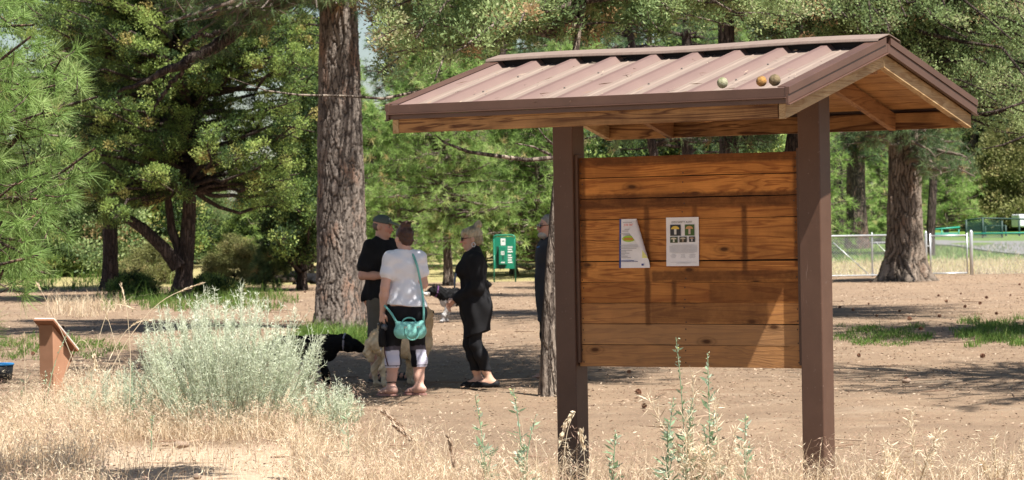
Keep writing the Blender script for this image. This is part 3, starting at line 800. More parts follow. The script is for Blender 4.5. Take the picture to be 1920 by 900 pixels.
kiosk = build_kiosk()
KM = Matrix.Translation((KC[0], KC[1], 0)) @ Matrix.Rotation(-KPHI, 4, 'Z')

# ------------------------------------------------------------------ papers pinned on the board
def emat(name, c, rough=0.7):
    return flat(name, c, rough, 0.04, 20)
paper_white = emat('white_paper', (0.80, 0.79, 0.82)); ink = emat('black_ink', (0.03, 0.03, 0.04)); ink_grey = emat('grey_print', (0.42, 0.42, 0.46))
red_ink = emat('red_print', (0.75, 0.05, 0.04)); green_ink = emat('green_print', (0.36, 0.58, 0.05)); blue_ink = emat('blue_print', (0.03, 0.06, 0.24))
yellow_ink = emat('yellow_print', (0.72, 0.70, 0.25)); pale_ink = emat('pale_print', (0.62, 0.62, 0.68))
def text_mesh(s, size, mats, align='CENTER'):
    cu = bpy.data.curves.new('text', 'FONT'); cu.body = s; cu.size = size; cu.align_x = align; cu.resolution_u = 3
    o = bpy.data.objects.new('text', cu); COL.objects.link(o)
    bpy.context.view_layer.update()
    me = bpy.data.meshes.new_from_object(o.evaluated_get(bpy.context.evaluated_depsgraph_get()))
    bpy.data.objects.remove(o); bpy.data.curves.remove(cu)
    me.materials.clear(); me.materials.append(mats)
    return me
RX = Matrix.Rotation(rad(90), 4, 'X')
def put_text(name, s, size, m, parent, x, y, z, bold=0, align='CENTER'):
    me = text_mesh(s, size, m, align); me.transform(RX)
    o = ob(name, me, parent, (x, y, z)); return o

def poster():
    x0, z1 = kiosk_xz(1250, 408); x1, z0 = kiosk_xz(1312.5, 498.5)
    w, hh = x1 - x0, z1 - z0
    P = empty('poster', KM @ Vector(((x0 + x1) / 2, PANEL_Y - 0.006, (z0 + z1) / 2)), -KPHI, 'flat white notice headed DOG SAFETY ALERT with five mushroom pictures', 'poster')
    n = 9
    V = []
    for lay in (0, 0.0008):
        for a in np.linspace(-0.5, 0.5, n):
            for b in np.linspace(-0.5, 0.5, n):
                V.append([a * w, lay - 0.003 * (abs(a) * 2) ** 4 * (b < 0) - 0.002 * (b < -0.3), b * hh])
    i, j = np.meshgrid(np.arange(n - 1), np.arange(n - 1), indexing='ij')
    Q = np.stack([i * n + j, (i + 1) * n + j, (i + 1) * n + j + 1, i * n + j + 1], -1).reshape(-1, 4)
    ob('sheet', np_mesh('sheet', np.array(V), np.concatenate([Q, (Q + 81)[:, ::-1]]), paper_white), P)
    y = -0.006
    put_text('heading', 'DOG SAFETY ALERT', hh * 0.054, ink, P, 0, y, hh * 0.385)
    def pic(cx, cz, pw, ph, bg, cap, stem):
        mats = [emat('picture_ground', bg), emat('mushroom_cap', cap), emat('mushroom_stem', stem)]
        b = MB(); b.box(cx - pw / 2, cx + pw / 2, y, y + 0.0015, cz - ph / 2, cz + ph / 2)
        b.m = 2; b.box(cx - pw * 0.11, cx + pw * 0.11, y - 0.0012, y - 0.0004, cz - ph * 0.38, cz + ph * 0.12)
        b.m = 1
        a = np.linspace(0, np.pi, 9)
        vv = [[cx, y - 0.002, cz + ph * 0.10]] + [[cx + pw * 0.40 * np.cos(q), y - 0.002, cz + ph * 0.10 + ph * 0.28 * np.sin(q)] for q in a]
        b.raw(vv, T=[[0, k + 2, k + 1] for k in range(8)])
        b.build('mushroom_picture', mats, P)
    U, W = w / 390.0, hh / 570.0       # from the close look: 390 x 570 units
    def at(ux, uz): return (ux - 195) * U, (285 - uz) * W
    pic(*at(115, 150), 125 * U, 130 * W, (0.03, 0.03, 0.035), (0.72, 0.50, 0.08), (0.62, 0.62, 0.60))
    pic(*at(285, 150), 112 * U, 130 * W, (0.06, 0.12, 0.03), (0.55, 0.30, 0.12), (0.55, 0.42, 0.36))
    pic(*at(95, 262), 90 * U, 70 * W, (0.05, 0.07, 0.03), (0.62, 0.55, 0.40), (0.62, 0.60, 0.50))
    pic(*at(205, 260), 86 * U, 66 * W, (0.05, 0.045, 0.03), (0.50, 0.46, 0.36), (0.36, 0.28, 0.2))
    pic(*at(312, 258), 70 * U, 64 * W, (0.03, 0.035, 0.04), (0.42, 0.26, 0.18), (0.55, 0.52, 0.52))
    r = np.random.default_rng(3)
    b = MB()
    for k in range(9):
        cx, cz = at(205, 325 + k * 11.5); ww = (330 - (60 if k in (0, 8) else 0)) * U
        b.box(cx - ww / 2, cx + ww / 2, y + 0.001, y + 0.002, cz - 1.6 * W, cz + 1.6 * W)
    for k in range(4):
        for ux in (85, 200, 310):
            cx, cz = at(ux, 435 + k * 12); ww = r.uniform(40, 95) * U
            b.box(cx - ww / 2, cx + ww / 2, y + 0.001, y + 0.002, cz - 1.5 * W, cz + 1.5 * W)
    for k in range(2):
        cx, cz = at(205, 525 + k * 12); ww = (310 - 140 * k) * U
        b.box(cx - ww / 2, cx + ww / 2, y + 0.001, y + 0.002, cz - 1.5 * W, cz + 1.5 * W)
    b.build('body_print', ink_grey, P)
poster()

def flyer():
    # outline traced on the board, top right corner curled forward
    x0, z1 = kiosk_xz(1161, 411); x1, z0 = kiosk_xz(1222, 502)
    w, hh = x1 - x0, z1 - z0
    P = empty('flyer', KM @ Vector((x0, PANEL_Y - 0.006, z0)), -KPHI, 'curling white job fair flyer with green oval and blue left edge', 'flyer')
    nu, nv = 16, 20
    def surf(u, v):
        """u 0..1 across, v 0..1 up; the top right corner rolls towards the viewer and over to the left"""
        x = w * (u * (0.985) + 0.03 * (1 - u) * v * 1.2); z = hh * v; y = -0.003 - 0.010 * u * (1 - v) * 0.6
        # fold line from (0.55,1.0) to (1.0,0.0)
        a = np.array([0.545, 1.0]); d = np.array([0.455, -1.0]); d = d / np.hypot(*d); nrm = np.array([-d[1], d[0]])
        s = (u - a[0]) * nrm[0] + (v - a[1]) * nrm[1]
        if s > 0:
            R_ = 0.060
            ang = min(s / R_, 2.6)
            over = R_ * math.sin(ang) if s / R_ < 2.6 else R_ * math.sin(2.6) - (s - 2.6 * R_) * 0.857
            lift = R_ * (1 - math.cos(ang)) if s / R_ < 2.6 else R_ * (1 - math.cos(2.6)) - (s - 2.6 * R_) * -0.35
            uu = u - nrm[0] * s + nrm[0] * over; vv = v - nrm[1] * s + nrm[1] * over
            x = w * (uu * 0.985 + 0.03 * (1 - uu) * vv * 1.2); z = hh * vv; y -= lift * w * 1.3
        return [x, y, z]
    V = [surf(u, v) for u in np.linspace(0, 1, nu + 1) for v in np.linspace(0, 1, nv + 1)]
    i, j = np.meshgrid(np.arange(nu), np.arange(nv), indexing='ij'); m = nv + 1
    Q = np.stack([i * m + j, (i + 1) * m + j, (i + 1) * m + j + 1, i * m + j + 1], -1).reshape(-1, 4)
    mi = np.where(i.ravel() < 1, 1, 0)
    yel = (i.ravel() >= 12) & (j.ravel() >= 4) & (j.ravel() < 11); mi[yel] = 2
    mi[(i.ravel() >= 11) & (j.ravel() >= 11) & (j.ravel() < 15)] = 3
    uc, vc = (i.ravel() + 0.5) / nu, (j.ravel() + 0.5) / nv
    mi[((uc - 0.545) * 1.0 + (vc - 1.0) * 0.455) > 0.01] = 0
    ob('sheet', np_mesh('sheet', np.array(V), Q, [paper_white, blue_ink, yellow_ink, emat('flyer_photo', (0.16, 0.19, 0.14))], True, mat_idx=mi), P)
    put_text('heading', 'JOB FAIR', hh * 0.062, red_ink, P, w * 0.36, -0.014, hh * 0.86)
    b = MB()
    a = np.linspace(0, 2 * np.pi, 25)[:-1]
    b.raw([[w * 0.34, -0.013, hh * 0.597]] + [[w * 0.34 + w * 0.205 * np.cos(q), -0.0125, hh * 0.597 + hh * 0.064 * np.sin(q)] for q in a], T=[[0, k + 1, (k + 1) % 24 + 1] for k in range(24)])
    b.build('green_oval', green_ink, P)
    b = MB()
    for k in range(2):
        b.box(w * 0.20, w * 0.48, -0.0155, -0.0148, hh * (0.605 - k * 0.03) - 0.002, hh * (0.605 - k * 0.03) + 0.002)
    b.build('oval_lettering', red_ink, P)
    b = MB()
    r = np.random.default_rng(9)
    for k, (uz, a0, a1) in enumerate([(0.93, .17, .45), (0.79, .22, .42), (0.755, .14, .48), (0.70, .08, .53), (0.675, .16, .50), (0.465, .08, .62), (0.43, .08, .62), (0.40, .08, .58), (0.36, .08, .45), (0.33, .08, .26), (0.30, .08, .36), (0.27, .08, .22), (0.24, .08, .3), (0.21, .08, .4)]):
        b.box(w * a0, w * a1, -0.0135, -0.0128, hh * uz - 0.0018, hh * uz + 0.0018)
    b.build('body_print', ink_grey, P)
    b = MB()
    for uz in (0.15, 0.13): b.box(w * 0.09, w * (0.62 if uz < .14 else .5), -0.0135, -0.0128, hh * uz - 0.0016, hh * uz + 0.0016)
    b.build('blue_print', blue_ink, P)
    b = MB(); b.box(w * 0.74, w * 0.81, -0.0165, -0.0158, hh * 0.045, hh * 0.085); b.build('blue_emblem', blue_ink, P)
flyer()

# ------------------------------------------------------------------ old balls lying on the roof
def ball(px, py, name, label, col, col2, r=0.031):
    a = rad(0)
    x, z = kiosk_xz(px, py, -KW + 0.055)
    y = -KW + 0.055
    zc = ZR - (ZR - ZE) / KW * abs(y) + r * 1.03
    t = NT('worn_ball_felt'); v = t.coord()
    c = t.ramp(t.noise(v, 22, 5, 0.7), [(0.40, col), (0.58, col2)])
    m = t.done(t.bsdf(c, 0.95, t.bump(t.noise(v, 140, 4, 0.8), 1.0, 0.01)))
    rg = np.random.default_rng(int(px))
    nu, nv = 24, 14
    th = np.linspace(0, np.pi, nv); ph = np.arange(nu) / nu * 2 * np.pi
    P = np.stack([np.sin(th)[None] * np.cos(ph)[:, None], np.sin(th)[None] * np.sin(ph)[:, None], np.broadcast_to(np.cos(th), (nu, nv))], -1)
    P = P * (r * (1 + rg.normal(size=(nu, nv, 1)) * 0.02))
    i, j = np.meshgrid(np.arange(nu), np.arange(nv - 1), indexing='ij'); i2 = (i + 1) % nu
    Q = np.stack([i * nv + j, i * nv + j + 1, i2 * nv + j + 1, i2 * nv + j], -1).reshape(-1, 4)
    o = ob(name, np_mesh(name, P.reshape(-1, 3), Q, m, True), None, KM @ Vector((x, y, zc)))
    tag(o, label, 'ball', 'old balls on the roof')
ball(1355, 160, 'worn_ball', 'pale mossy green ball alone on the roof eave', (0.17, 0.18, 0.08), (0.40, 0.39, 0.26))
ball(1428, 156, 'worn_ball', 'orange and brown ball on the roof eave', (0.17, 0.10, 0.04), (0.48, 0.25, 0.07), 0.030)
ball(1453, 154, 'worn_ball', 'dark olive brown ball at the roof corner', (0.12, 0.09, 0.045), (0.24, 0.18, 0.10), 0.033)
# ------------------------------------------------------------------ bodies: one continuous skin grown round a skeleton
class Flesh:
    def __init__(s, lo, hi, res=0.007):
        s.lo = np.array(lo, float); s.res = res
        s.n = np.ceil((np.array(hi) - s.lo) / res).astype(int) + 1
        s.ax = [s.lo[i] + np.arange(s.n[i]) * res for i in range(3)]
        s.f = np.full(s.n, 9.0, np.float32)
    def box(s, lo, hi):
        sl = []
        for i in range(3):
            a = int(np.clip(math.floor((lo[i] - s.lo[i]) / s.res), 0, s.n[i])); b = int(np.clip(math.ceil((hi[i] - s.lo[i]) / s.res) + 1, 0, s.n[i]))
            sl.append(slice(a, b))
        X = s.ax[0][sl[0]][:, None, None]; Y = s.ax[1][sl[1]][None, :, None]; Z = s.ax[2][sl[2]][None, None, :]
        return tuple(sl), X, Y, Z
    def join(s, sl, d, k):
        f = s.f[sl]
        if k > 0:
            h = np.maximum(k - np.abs(f - d), 0) / k
            s.f[sl] = np.minimum(f, d) - h * h * k * 0.25
        else:
            s.f[sl] = np.minimum(f, d)
    def cap(s, a, b, ra, rb=None, k=0.02, sc=(1, 1, 1)):
        """tapered limb from a to b; sc squashes the cross-section along an axis"""
        rb = ra if rb is None else rb
        a = np.asarray(a, float); b = np.asarray(b, float); sc = np.asarray(sc, float)
        m = (max(ra, rb) * sc.max() + k + 2 * s.res)
        sl, X, Y, Z = s.box(np.minimum(a, b) - m, np.maximum(a, b) + m)
        A = a / sc; D = (b - a) / sc; L2 = max((D * D).sum(), 1e-9)
        px, py, pz = X / sc[0] - A[0], Y / sc[1] - A[1], Z / sc[2] - A[2]
        t = np.clip((px * D[0] + py * D[1] + pz * D[2]) / L2, 0, 1)
        d = np.sqrt((px - t * D[0]) ** 2 + (py - t * D[1]) ** 2 + (pz - t * D[2]) ** 2) - (ra + (rb - ra) * t)
        s.join(sl, (d * sc.min()).astype(np.float32), k)
        return s
    def chain(s, P, r, k=0.02, sc=(1, 1, 1)):
        for i in range(len(P) - 1): s.cap(P[i], P[i + 1], r[i], r[i + 1], k, sc)
        return s
    def ell(s, c, r, k=0.02, rot=None, cut=False):
        c = np.asarray(c, float); r = np.asarray(r, float)
        m = r.max() + k + 2 * s.res
        sl, X, Y, Z = s.box(c - m, c + m)
        px, py, pz = X - c[0], Y - c[1], Z - c[2]
        if rot is not None:
            R = np.asarray(rot)      # columns: local axes in the world
            px, py, pz = (px * R[0, 0] + py * R[1, 0] + pz * R[2, 0], px * R[0, 1] + py * R[1, 1] + pz * R[2, 1], px * R[0, 2] + py * R[1, 2] + pz * R[2, 2])
        q = np.sqrt((px / r[0]) ** 2 + (py / r[1]) ** 2 + (pz / r[2]) ** 2)
        g = np.sqrt((px / r[0] ** 2) ** 2 + (py / r[1] ** 2) ** 2 + (pz / r[2] ** 2) ** 2) + 1e-6
        d = (q * (q - 1) / g).astype(np.float32)
        if cut:
            s.f[sl] = np.maximum(s.f[sl], -d)
        else:
            s.join(sl, d, k)
        return s
    def clip(s, p, nrm):
        """keep what lies behind the plane through p"""
        nrm = np.asarray(nrm, float); nrm = nrm / np.linalg.norm(nrm)
        d = (s.ax[0][:, None, None] - p[0]) * nrm[0] + (s.ax[1][None, :, None] - p[1]) * nrm[1] + (s.ax[2][None, None, :] - p[2]) * nrm[2]
        s.f = np.maximum(s.f, d.astype(np.float32)); return s
    def folds(s, amp, freq, seed, aniso=(1, 1, 1), n=5):
        r = np.random.default_rng(seed)
        acc = 0
        for _ in range(n):
            w = norm(r.normal(size=3) * np.asarray(aniso)) * freq * r.uniform(0.6, 1.7); ph = r.uniform(0, 6.28)
            acc = acc + np.sin(s.ax[0][:, None, None] * w[0] + s.ax[1][None, :, None] * w[1] + s.ax[2][None, None, :] * w[2] + ph)
        s.f = s.f + (acc * amp / math.sqrt(n)).astype(np.float32); return s
    def mesh(s):
        f = s.f; n = np.array(f.shape) - 1
        ins = f < 0
        cnt = np.zeros(n, np.int8)
        for dx in (0, 1):
            for dy in (0, 1):
                for dz in (0, 1):
                    cnt += ins[dx:dx + n[0], dy:dy + n[1], dz:dz + n[2]]
        act = np.argwhere((cnt > 0) & (cnt < 8))
        idx = np.full(n, -1, np.int64); idx[act[:, 0], act[:, 1], act[:, 2]] = np.arange(len(act))
        acc = np.zeros((len(act), 3)); num = np.zeros(len(act))
        cs = [(a, b, c) for a in (0, 1) for b in (0, 1) for c in (0, 1)]
        for a in cs:
            for ax in range(3):
                if a[ax]: continue
                b = list(a); b[ax] = 1
                fa = f[act[:, 0] + a[0], act[:, 1] + a[1], act[:, 2] + a[2]]; fb = f[act[:, 0] + b[0], act[:, 1] + b[1], act[:, 2] + b[2]]
                x = (fa < 0) != (fb < 0)
                t = np.where(x, fa / np.where(x, fa - fb, 1), 0)
                p = np.tile(np.array(a, float), (len(act), 1)); p[:, ax] += t
                acc += p * x[:, None]; num += x
        V = s.lo + (act + acc / num[:, None]) * s.res
        Qs = []
        for ax in range(3):
            o1, o2 = [(1, 2), (2, 0), (0, 1)][ax]
            lo_ = [slice(None)] * 3; hi_ = [slice(None)] * 3; lo_[ax] = slice(0, -1); hi_[ax] = slice(1, None)
            A = ins[tuple(lo_)]; B = ins[tuple(hi_)]
            E = np.argwhere(A != B)
            E = E[(E[:, o1] > 0) & (E[:, o2] > 0) & (E[:, o1] < n[o1]) & (E[:, o2] < n[o2])]
            fl = A[E[:, 0], E[:, 1], E[:, 2]]
            def cell(d1, d2):
                e = E.copy(); e[:, o1] += d1; e[:, o2] += d2
                return idx[e[:, 0], e[:, 1], e[:, 2]]
            q = np.stack([cell(-1, -1), cell(0, -1), cell(0, 0), cell(-1, 0)], -1)
            q[~fl] = q[~fl][:, ::-1]
            Qs.append(q)
        return V, np.concatenate(Qs)
    def build(s, name, mats, parent=None, colf=None):
        V, Q = s.mesh()
        return ob(name, np_mesh(name, V, Q, mats, True, col=None if colf is None else colf(V)), parent)

skin_mat = vcol_mat('skin', 0.55, 0.35)
fur_mat = vcol_mat('fur', 0.9, 0.1, 0.8, 90)
cloth_vcol = vcol_mat('printed_fabric', 0.85, 0.2, 0.2, 150)
black_cloth = flat('black_cloth', (0.016, 0.016, 0.018), 0.9, 0.2, 9, spec=0.15)
black_legging = flat('black_stretch_fabric', (0.008, 0.008, 0.010), 0.7, 0.2, 9, spec=0.25)
white_cloth = flat('white_cotton', (0.80, 0.80, 0.86), 0.9, 0.03, 9, spec=0.1)
shorts_cloth = flat('brown_grey_shorts_cloth', (0.115, 0.10, 0.078), 0.9, 0.15, 12)
cap_cloth = flat('grey_green_cap_cloth', (0.14, 0.16, 0.13), 0.9, 0.15, 30)
teal = flat('teal_leather', (0.20, 0.52, 0.47), 0.6, 0.14, 22, bump=0.5, bscale=60)
teal_dark = flat('teal_strap_leather', (0.18, 0.50, 0.45), 0.5, 0.06, 14)
dark_plastic = flat('dark_plastic', (0.012, 0.012, 0.014), 0.25)
sole_m = flat('tan_sandal_sole', (0.36, 0.22, 0.15), 0.8)
grey_sandal = flat('grey_sandal', (0.055, 0.05, 0.05), 0.8)
metal_m = flat('bright_metal', (0.6, 0.58, 0.52), 0.3, metal=1.0)
blue_cord = flat('blue_grey_lanyard', (0.16, 0.21, 0.33), 0.8)

def Rz(a):
    c, s = math.cos(a), math.sin(a); return np.array([[c, -s, 0], [s, c, 0], [0, 0, 1.0]])
def Rx(a):
    c, s = math.cos(a), math.sin(a); return np.array([[1.0, 0, 0], [0, c, -s], [0, s, c]])

def add_hand(F, wrist, d, palm_n, length, curl=0.5, thumb_side=1, spread=0.0):
    """palm, four bent fingers and a thumb that leaves the side of the palm"""
    d = np.asarray(d, float) / np.linalg.norm(d); n = np.asarray(palm_n, float); n = n - d * (n @ d); n /= np.linalg.norm(n)
    side = np.cross(d, n) * thumb_side
    L = length
    w = np.asarray(wrist, float)
    F.cap(w, w + d * L * 0.14, 0.021, 0.022, 0.01)
    for o in (-0.030, -0.010, 0.010, 0.030):
        F.cap(w + d * L * 0.14 + side * o * 0.6, w + d * L * 0.50 + side * o, 0.0125, 0.011, 0.012)
    for i, (o, l) in enumerate(((0.031, 0.42), (0.0105, 0.47), (-0.0105, 0.44), (-0.031, 0.35))):
        p = w + d * L * 0.50 + side * o
        a = 0.0; r = 0.0098
        for seg in (0.42, 0.32, 0.26):
            a += curl * (0.55 + 0.1 * i)
            q = p + (d * math.cos(a) + n * math.sin(a) + side * spread * o * 8) * L * l * seg
            F.cap(p, q, r, r * 0.93, 0.004); p = q; r *= 0.93
    t0 = w + d * L * 0.16 + side * 0.024
    t1 = t0 + (d * 0.55 + side * 0.62 + n * 0.35) * L * 0.24; t2 = t1 + (d * 0.85 + side * 0.12 + n * 0.35) * L * 0.20
    t3 = t2 + (d * 0.9 + n * 0.45 - side * 0.1) * L * 0.14
    F.chain([t0, t1, t2, t3], [0.0145, 0.0125, 0.011, 0.0095], 0.008)

def add_head(F, c, yaw, pitch, s, jaw=1.0, fem=False):
    """head centred at c (mid of skull), local -Y is the face; returns the frame"""
    R = Rz(yaw) @ Rx(pitch)
    P = lambda x, y, z: c + R @ (np.array([x, y, z]) * s)
    E = lambda x, y, z, r, k=0.012: F.ell(P(x, y, z), np.array(r) * s, k * s, R)
    E(0, 0.012, 0.030, (0.074, 0.094, 0.082))                  # skull
    E(0, -0.030, -0.030, (0.060, 0.064, 0.078), 0.03)          # face
    E(0, -0.042, -0.080 * jaw, (0.042, 0.045, 0.034), 0.03)    # jaw and chin
    E(0, -0.078, -0.098 * jaw, (0.016, 0.012, 0.012), 0.015)
    E(0, -0.078, 0.018, (0.050, 0.016, 0.013), 0.016)          # brow
    for q in (-1, 1):
        E(q * 0.036, -0.070, -0.028, (0.022, 0.020, 0.020), 0.02)          # cheekbone
        E(q * 0.076, 0.012, -0.012, (0.010, 0.020, 0.033), 0.006)          # ear
        E(q * 0.080, 0.020, -0.004, (0.008, 0.012, 0.022), 0.004)
        F.ell(P(q * 0.030, -0.094, 0.000), np.array((0.015, 0.011, 0.009)) * s, 0, R, cut=True)   # eye hollow
        E(q * 0.030, -0.081, 0.000, (0.0125, 0.0105, 0.0095), 0.003)
    F.cap(P(0, -0.088, 0.004), P(0, -0.112, -0.030), 0.008 * s, 0.0125 * s, 0.010)     # nose
    for q in (-1, 1): E(q * 0.010, -0.102, -0.034, (0.008, 0.010, 0.007), 0.006)
    E(0, -0.094, -0.056, (0.022, 0.010, 0.0055), 0.006)        # lips
    E(0, -0.092, -0.066, (0.019, 0.010, 0.006), 0.006)
    return R, P

def skin_colour(base, head_c, R, s, extra=None):
    base = np.array(base)
    def f(V):
        C = np.tile(base, (len(V), 1))
        r = np.random.default_rng(1)
        C *= (1 + 0.05 * np.sin(V[:, :1] * 40 + V[:, 2:] * 23))
        q = (V - head_c) @ R / s
        hd = np.abs(q).max(1) < 0.16
        lips = hd & (np.abs(q[:, 0]) < 0.024) & (q[:, 1] < -0.088) & (np.abs(q[:, 2] + 0.060) < 0.011)
        C[lips] = base * np.array([0.85, 0.55, 0.55])
        cheek = hd & (q[:, 1] < -0.05) & (np.abs(q[:, 2] + 0.025) < 0.03)
        C[cheek] *= np.array([1.05, 0.88, 0.85])
        for sg in (-1, 1):
            eye = hd & (q[:, 1] < -0.078) & (((q[:, 0] - sg * 0.030) / 0.014) ** 2 + ((q[:, 2]) / 0.008) ** 2 < 1)
            C[eye] = (0.35, 0.33, 0.31)
            iris = eye & (np.abs(q[:, 0] - sg * 0.030) < 0.006); C[iris] = (0.03, 0.03, 0.03)
            brow = hd & (q[:, 1] < -0.074) & (np.abs(q[:, 0] - sg * 0.030) < 0.020) & (np.abs(q[:, 2] - 0.020) < 0.005)
            C[brow] = base * 0.35
        if extra: extra(V, C, q)
        return C
    return f

def add_foot(F, ankle, toe, L=0.25, h=0.0):
    a = np.asarray(ankle, float); t = np.asarray(toe, float); t = t / np.linalg.norm(t); sd = np.array([-t[1], t[0], 0])
    heel = np.array([a[0], a[1], 0.033 + h]) - t * 0.045
    F.cap(a, np.array([a[0], a[1], 0.045 + h]) - t * 0.02, 0.036, 0.036, 0.03)
    F.cap(heel, heel + t * L * 0.30 + np.array([0, 0, 0.006]), 0.032, 0.034, 0.03, (1, 1, 0.95))
    F.cap(a + np.array([0, 0, -0.03]), heel + t * L * 0.72 + np.array([0, 0, -0.014]), 0.034, 0.022, 0.03)
    F.cap(heel + t * L * 0.3, heel + t * L * 0.70 + np.array([0, 0, -0.013]), 0.032, 0.021, 0.03)
    for i, (o, l) in enumerate(((-0.030, 0.93), (-0.013, 0.92), (0.003, 0.89), (0.017, 0.86), (0.030, 0.81))):
        F.cap(heel + t * L * 0.66 + sd * o * 0.9 + np.array([0, 0, -0.016]), heel + t * L * l + sd * o + np.array([0, 0, -0.021]), 0.013, 0.0105, 0.008)
    return heel, t, sd

def torso(F, S, pad=0.0, k=0.05, z_lo=None):
    """chest, belly and hips on the spine points of S"""
    h = S['h']
    fl = S.get('flat', 0.62)
    cx, cy = S.get('lean', (0, 0))
    def c(z): return np.array([cx * (z / h - 0.5) * 2, cy * (z / h - 0.5) * 2, z])
    sh, hp, wa = S['shoulder'], S['hip'], S['waist']
    # widths are half-widths of the body
    F.cap(c(h * 0.765) - np.array([sh * 0.52, 0, 0]), c(h * 0.765) + np.array([sh * 0.52, 0, 0]), 0.105 * S.get('chest', 1) + pad, None, k, (1, 0.92, 1.0))
    F.cap(c(h * 0.805) - np.array([sh * 0.80, 0, 0]), c(h * 0.805) + np.array([sh * 0.80, 0, 0]), 0.052 + pad, None, k)
    F.cap(c(h * 0.74), c(h * 0.62), sh * 0.84 + pad, wa + pad, k, (1, fl, 1))
    F.cap(c(h * 0.62), c(h * 0.53), wa + pad, hp + pad, k, (1, fl * 1.04, 1))
    F.cap(c(h * 0.53), c(h * 0.485), hp + pad, hp * 0.93 + pad, k, (1, fl * 1.08, 1))
    for q in (-1, 1):                                  # trapezius slope
        F.cap(c(h * 0.845), c(h * 0.81) + np.array([q * sh * 0.75, 0.01, 0]), 0.05 + pad * 0.6, 0.045 + pad, k)
    if S.get('bust'):
        for q in (-1, 1): F.ell(c(h * 0.735) + np.array([q * 0.075, -0.085 - pad, 0]), np.array((0.075, 0.065, 0.075)) * S['bust'] + pad * 0.5, 0.04)
    for q in (-1, 1):
        F.ell(c(h * 0.505) + np.array([q * hp * 0.48, hp * fl * 0.62, 0]), np.array((hp * 0.56, hp * 0.52, hp * 0.62)) + pad, 0.05)
    return c

def legs(F, S, pad=0.0, k=0.03, part=(0, 9), scale=1.0):
    for hipj, knee, ank, toe in S['legs']:
        hipj, knee, ank = map(lambda q: np.asarray(q, float), (hipj, knee, ank))
        th, kn, an = S['thigh'], S['knee'], S['ankle']
        F.chain([hipj, hipj * 0.5 + knee * 0.5, knee], [th + pad, th * 0.86 + pad, kn + pad], k)
        calf = knee * 0.68 + ank * 0.32 + norm(-np.array([toe[0], toe[1], 0.0])) * 0.012
        F.chain([knee, calf, ank * 0.75 + knee * 0.25, ank], [kn * 0.97 + pad, kn * 1.06 + pad, an * 1.2 + pad, an + pad], k)

def build_person(name, label, loc, heading, S, skin, group=None):
    """the bare body as one continuous mesh under an empty"""
    h = S['h']
    P = empty(name, loc, heading, label, 'person', group)
    F = Flesh((-0.62, -0.62, -0.01), (0.62, 0.62, h + 0.04), 0.0075)
    c = torso(F, S)
    legs(F, S)
    for hipj, knee, ank, toe in S['legs']:
        add_foot(F, ank, toe, S.get('foot', 0.24), S.get('sole', 0.015))
    hs = S.get('head', 1.0)
    hc = c(h - 0.112 * hs) + np.array(S.get('head_off', (0, -0.015, 0)))
    F.cap(c(h * 0.82) + np.array([0, 0.015, 0]), hc + np.array([0, 0.022, -0.045]), 0.056 * hs * S.get('neck', 1), 0.052 * hs * S.get('neck', 1), 0.03)
    R, HP = add_head(F, hc, S.get('yaw', 0), S.get('pitch', 0), hs)
    for sh, el, wr, hd, pn, curl, ts in S['arms']:
        a = S.get('arm', 1.0)
        F.chain([sh, np.asarray(sh) * 0.5 + np.asarray(el) * 0.5, el], [0.052 * a, 0.048 * a, 0.039 * a], 0.03)
        F.chain([el, np.asarray(el) * 0.65 + np.asarray(wr) * 0.35, wr], [0.038 * a, 0.040 * a, 0.024], 0.02)
        add_hand(F, wr, hd, pn, S.get('hand', 0.18), curl, ts)
    F.build('body', skin_mat, P, skin_colour(skin, hc, R, hs))
    return P, hc, R, HP, hs, c

def sleeve(F, arm, pad, upto, k=0.03, r=(0.058, 0.056)):
    sh, el, wr = [np.asarray(q, float) for q in arm[:3]]
    if upto <= 1:
        e = sh + (el - sh) * upto
        F.cap(sh, e, r[0] + pad, r[1] + pad, k)
        d = norm(el - sh); return e, d
    F.chain([sh, el, el + (wr - el) * (upto - 1)], [r[0] + pad, r[1] - 0.008 + pad, 0.036 + pad], k)
    return el + (wr - el) * (upto - 1), norm(wr - el)

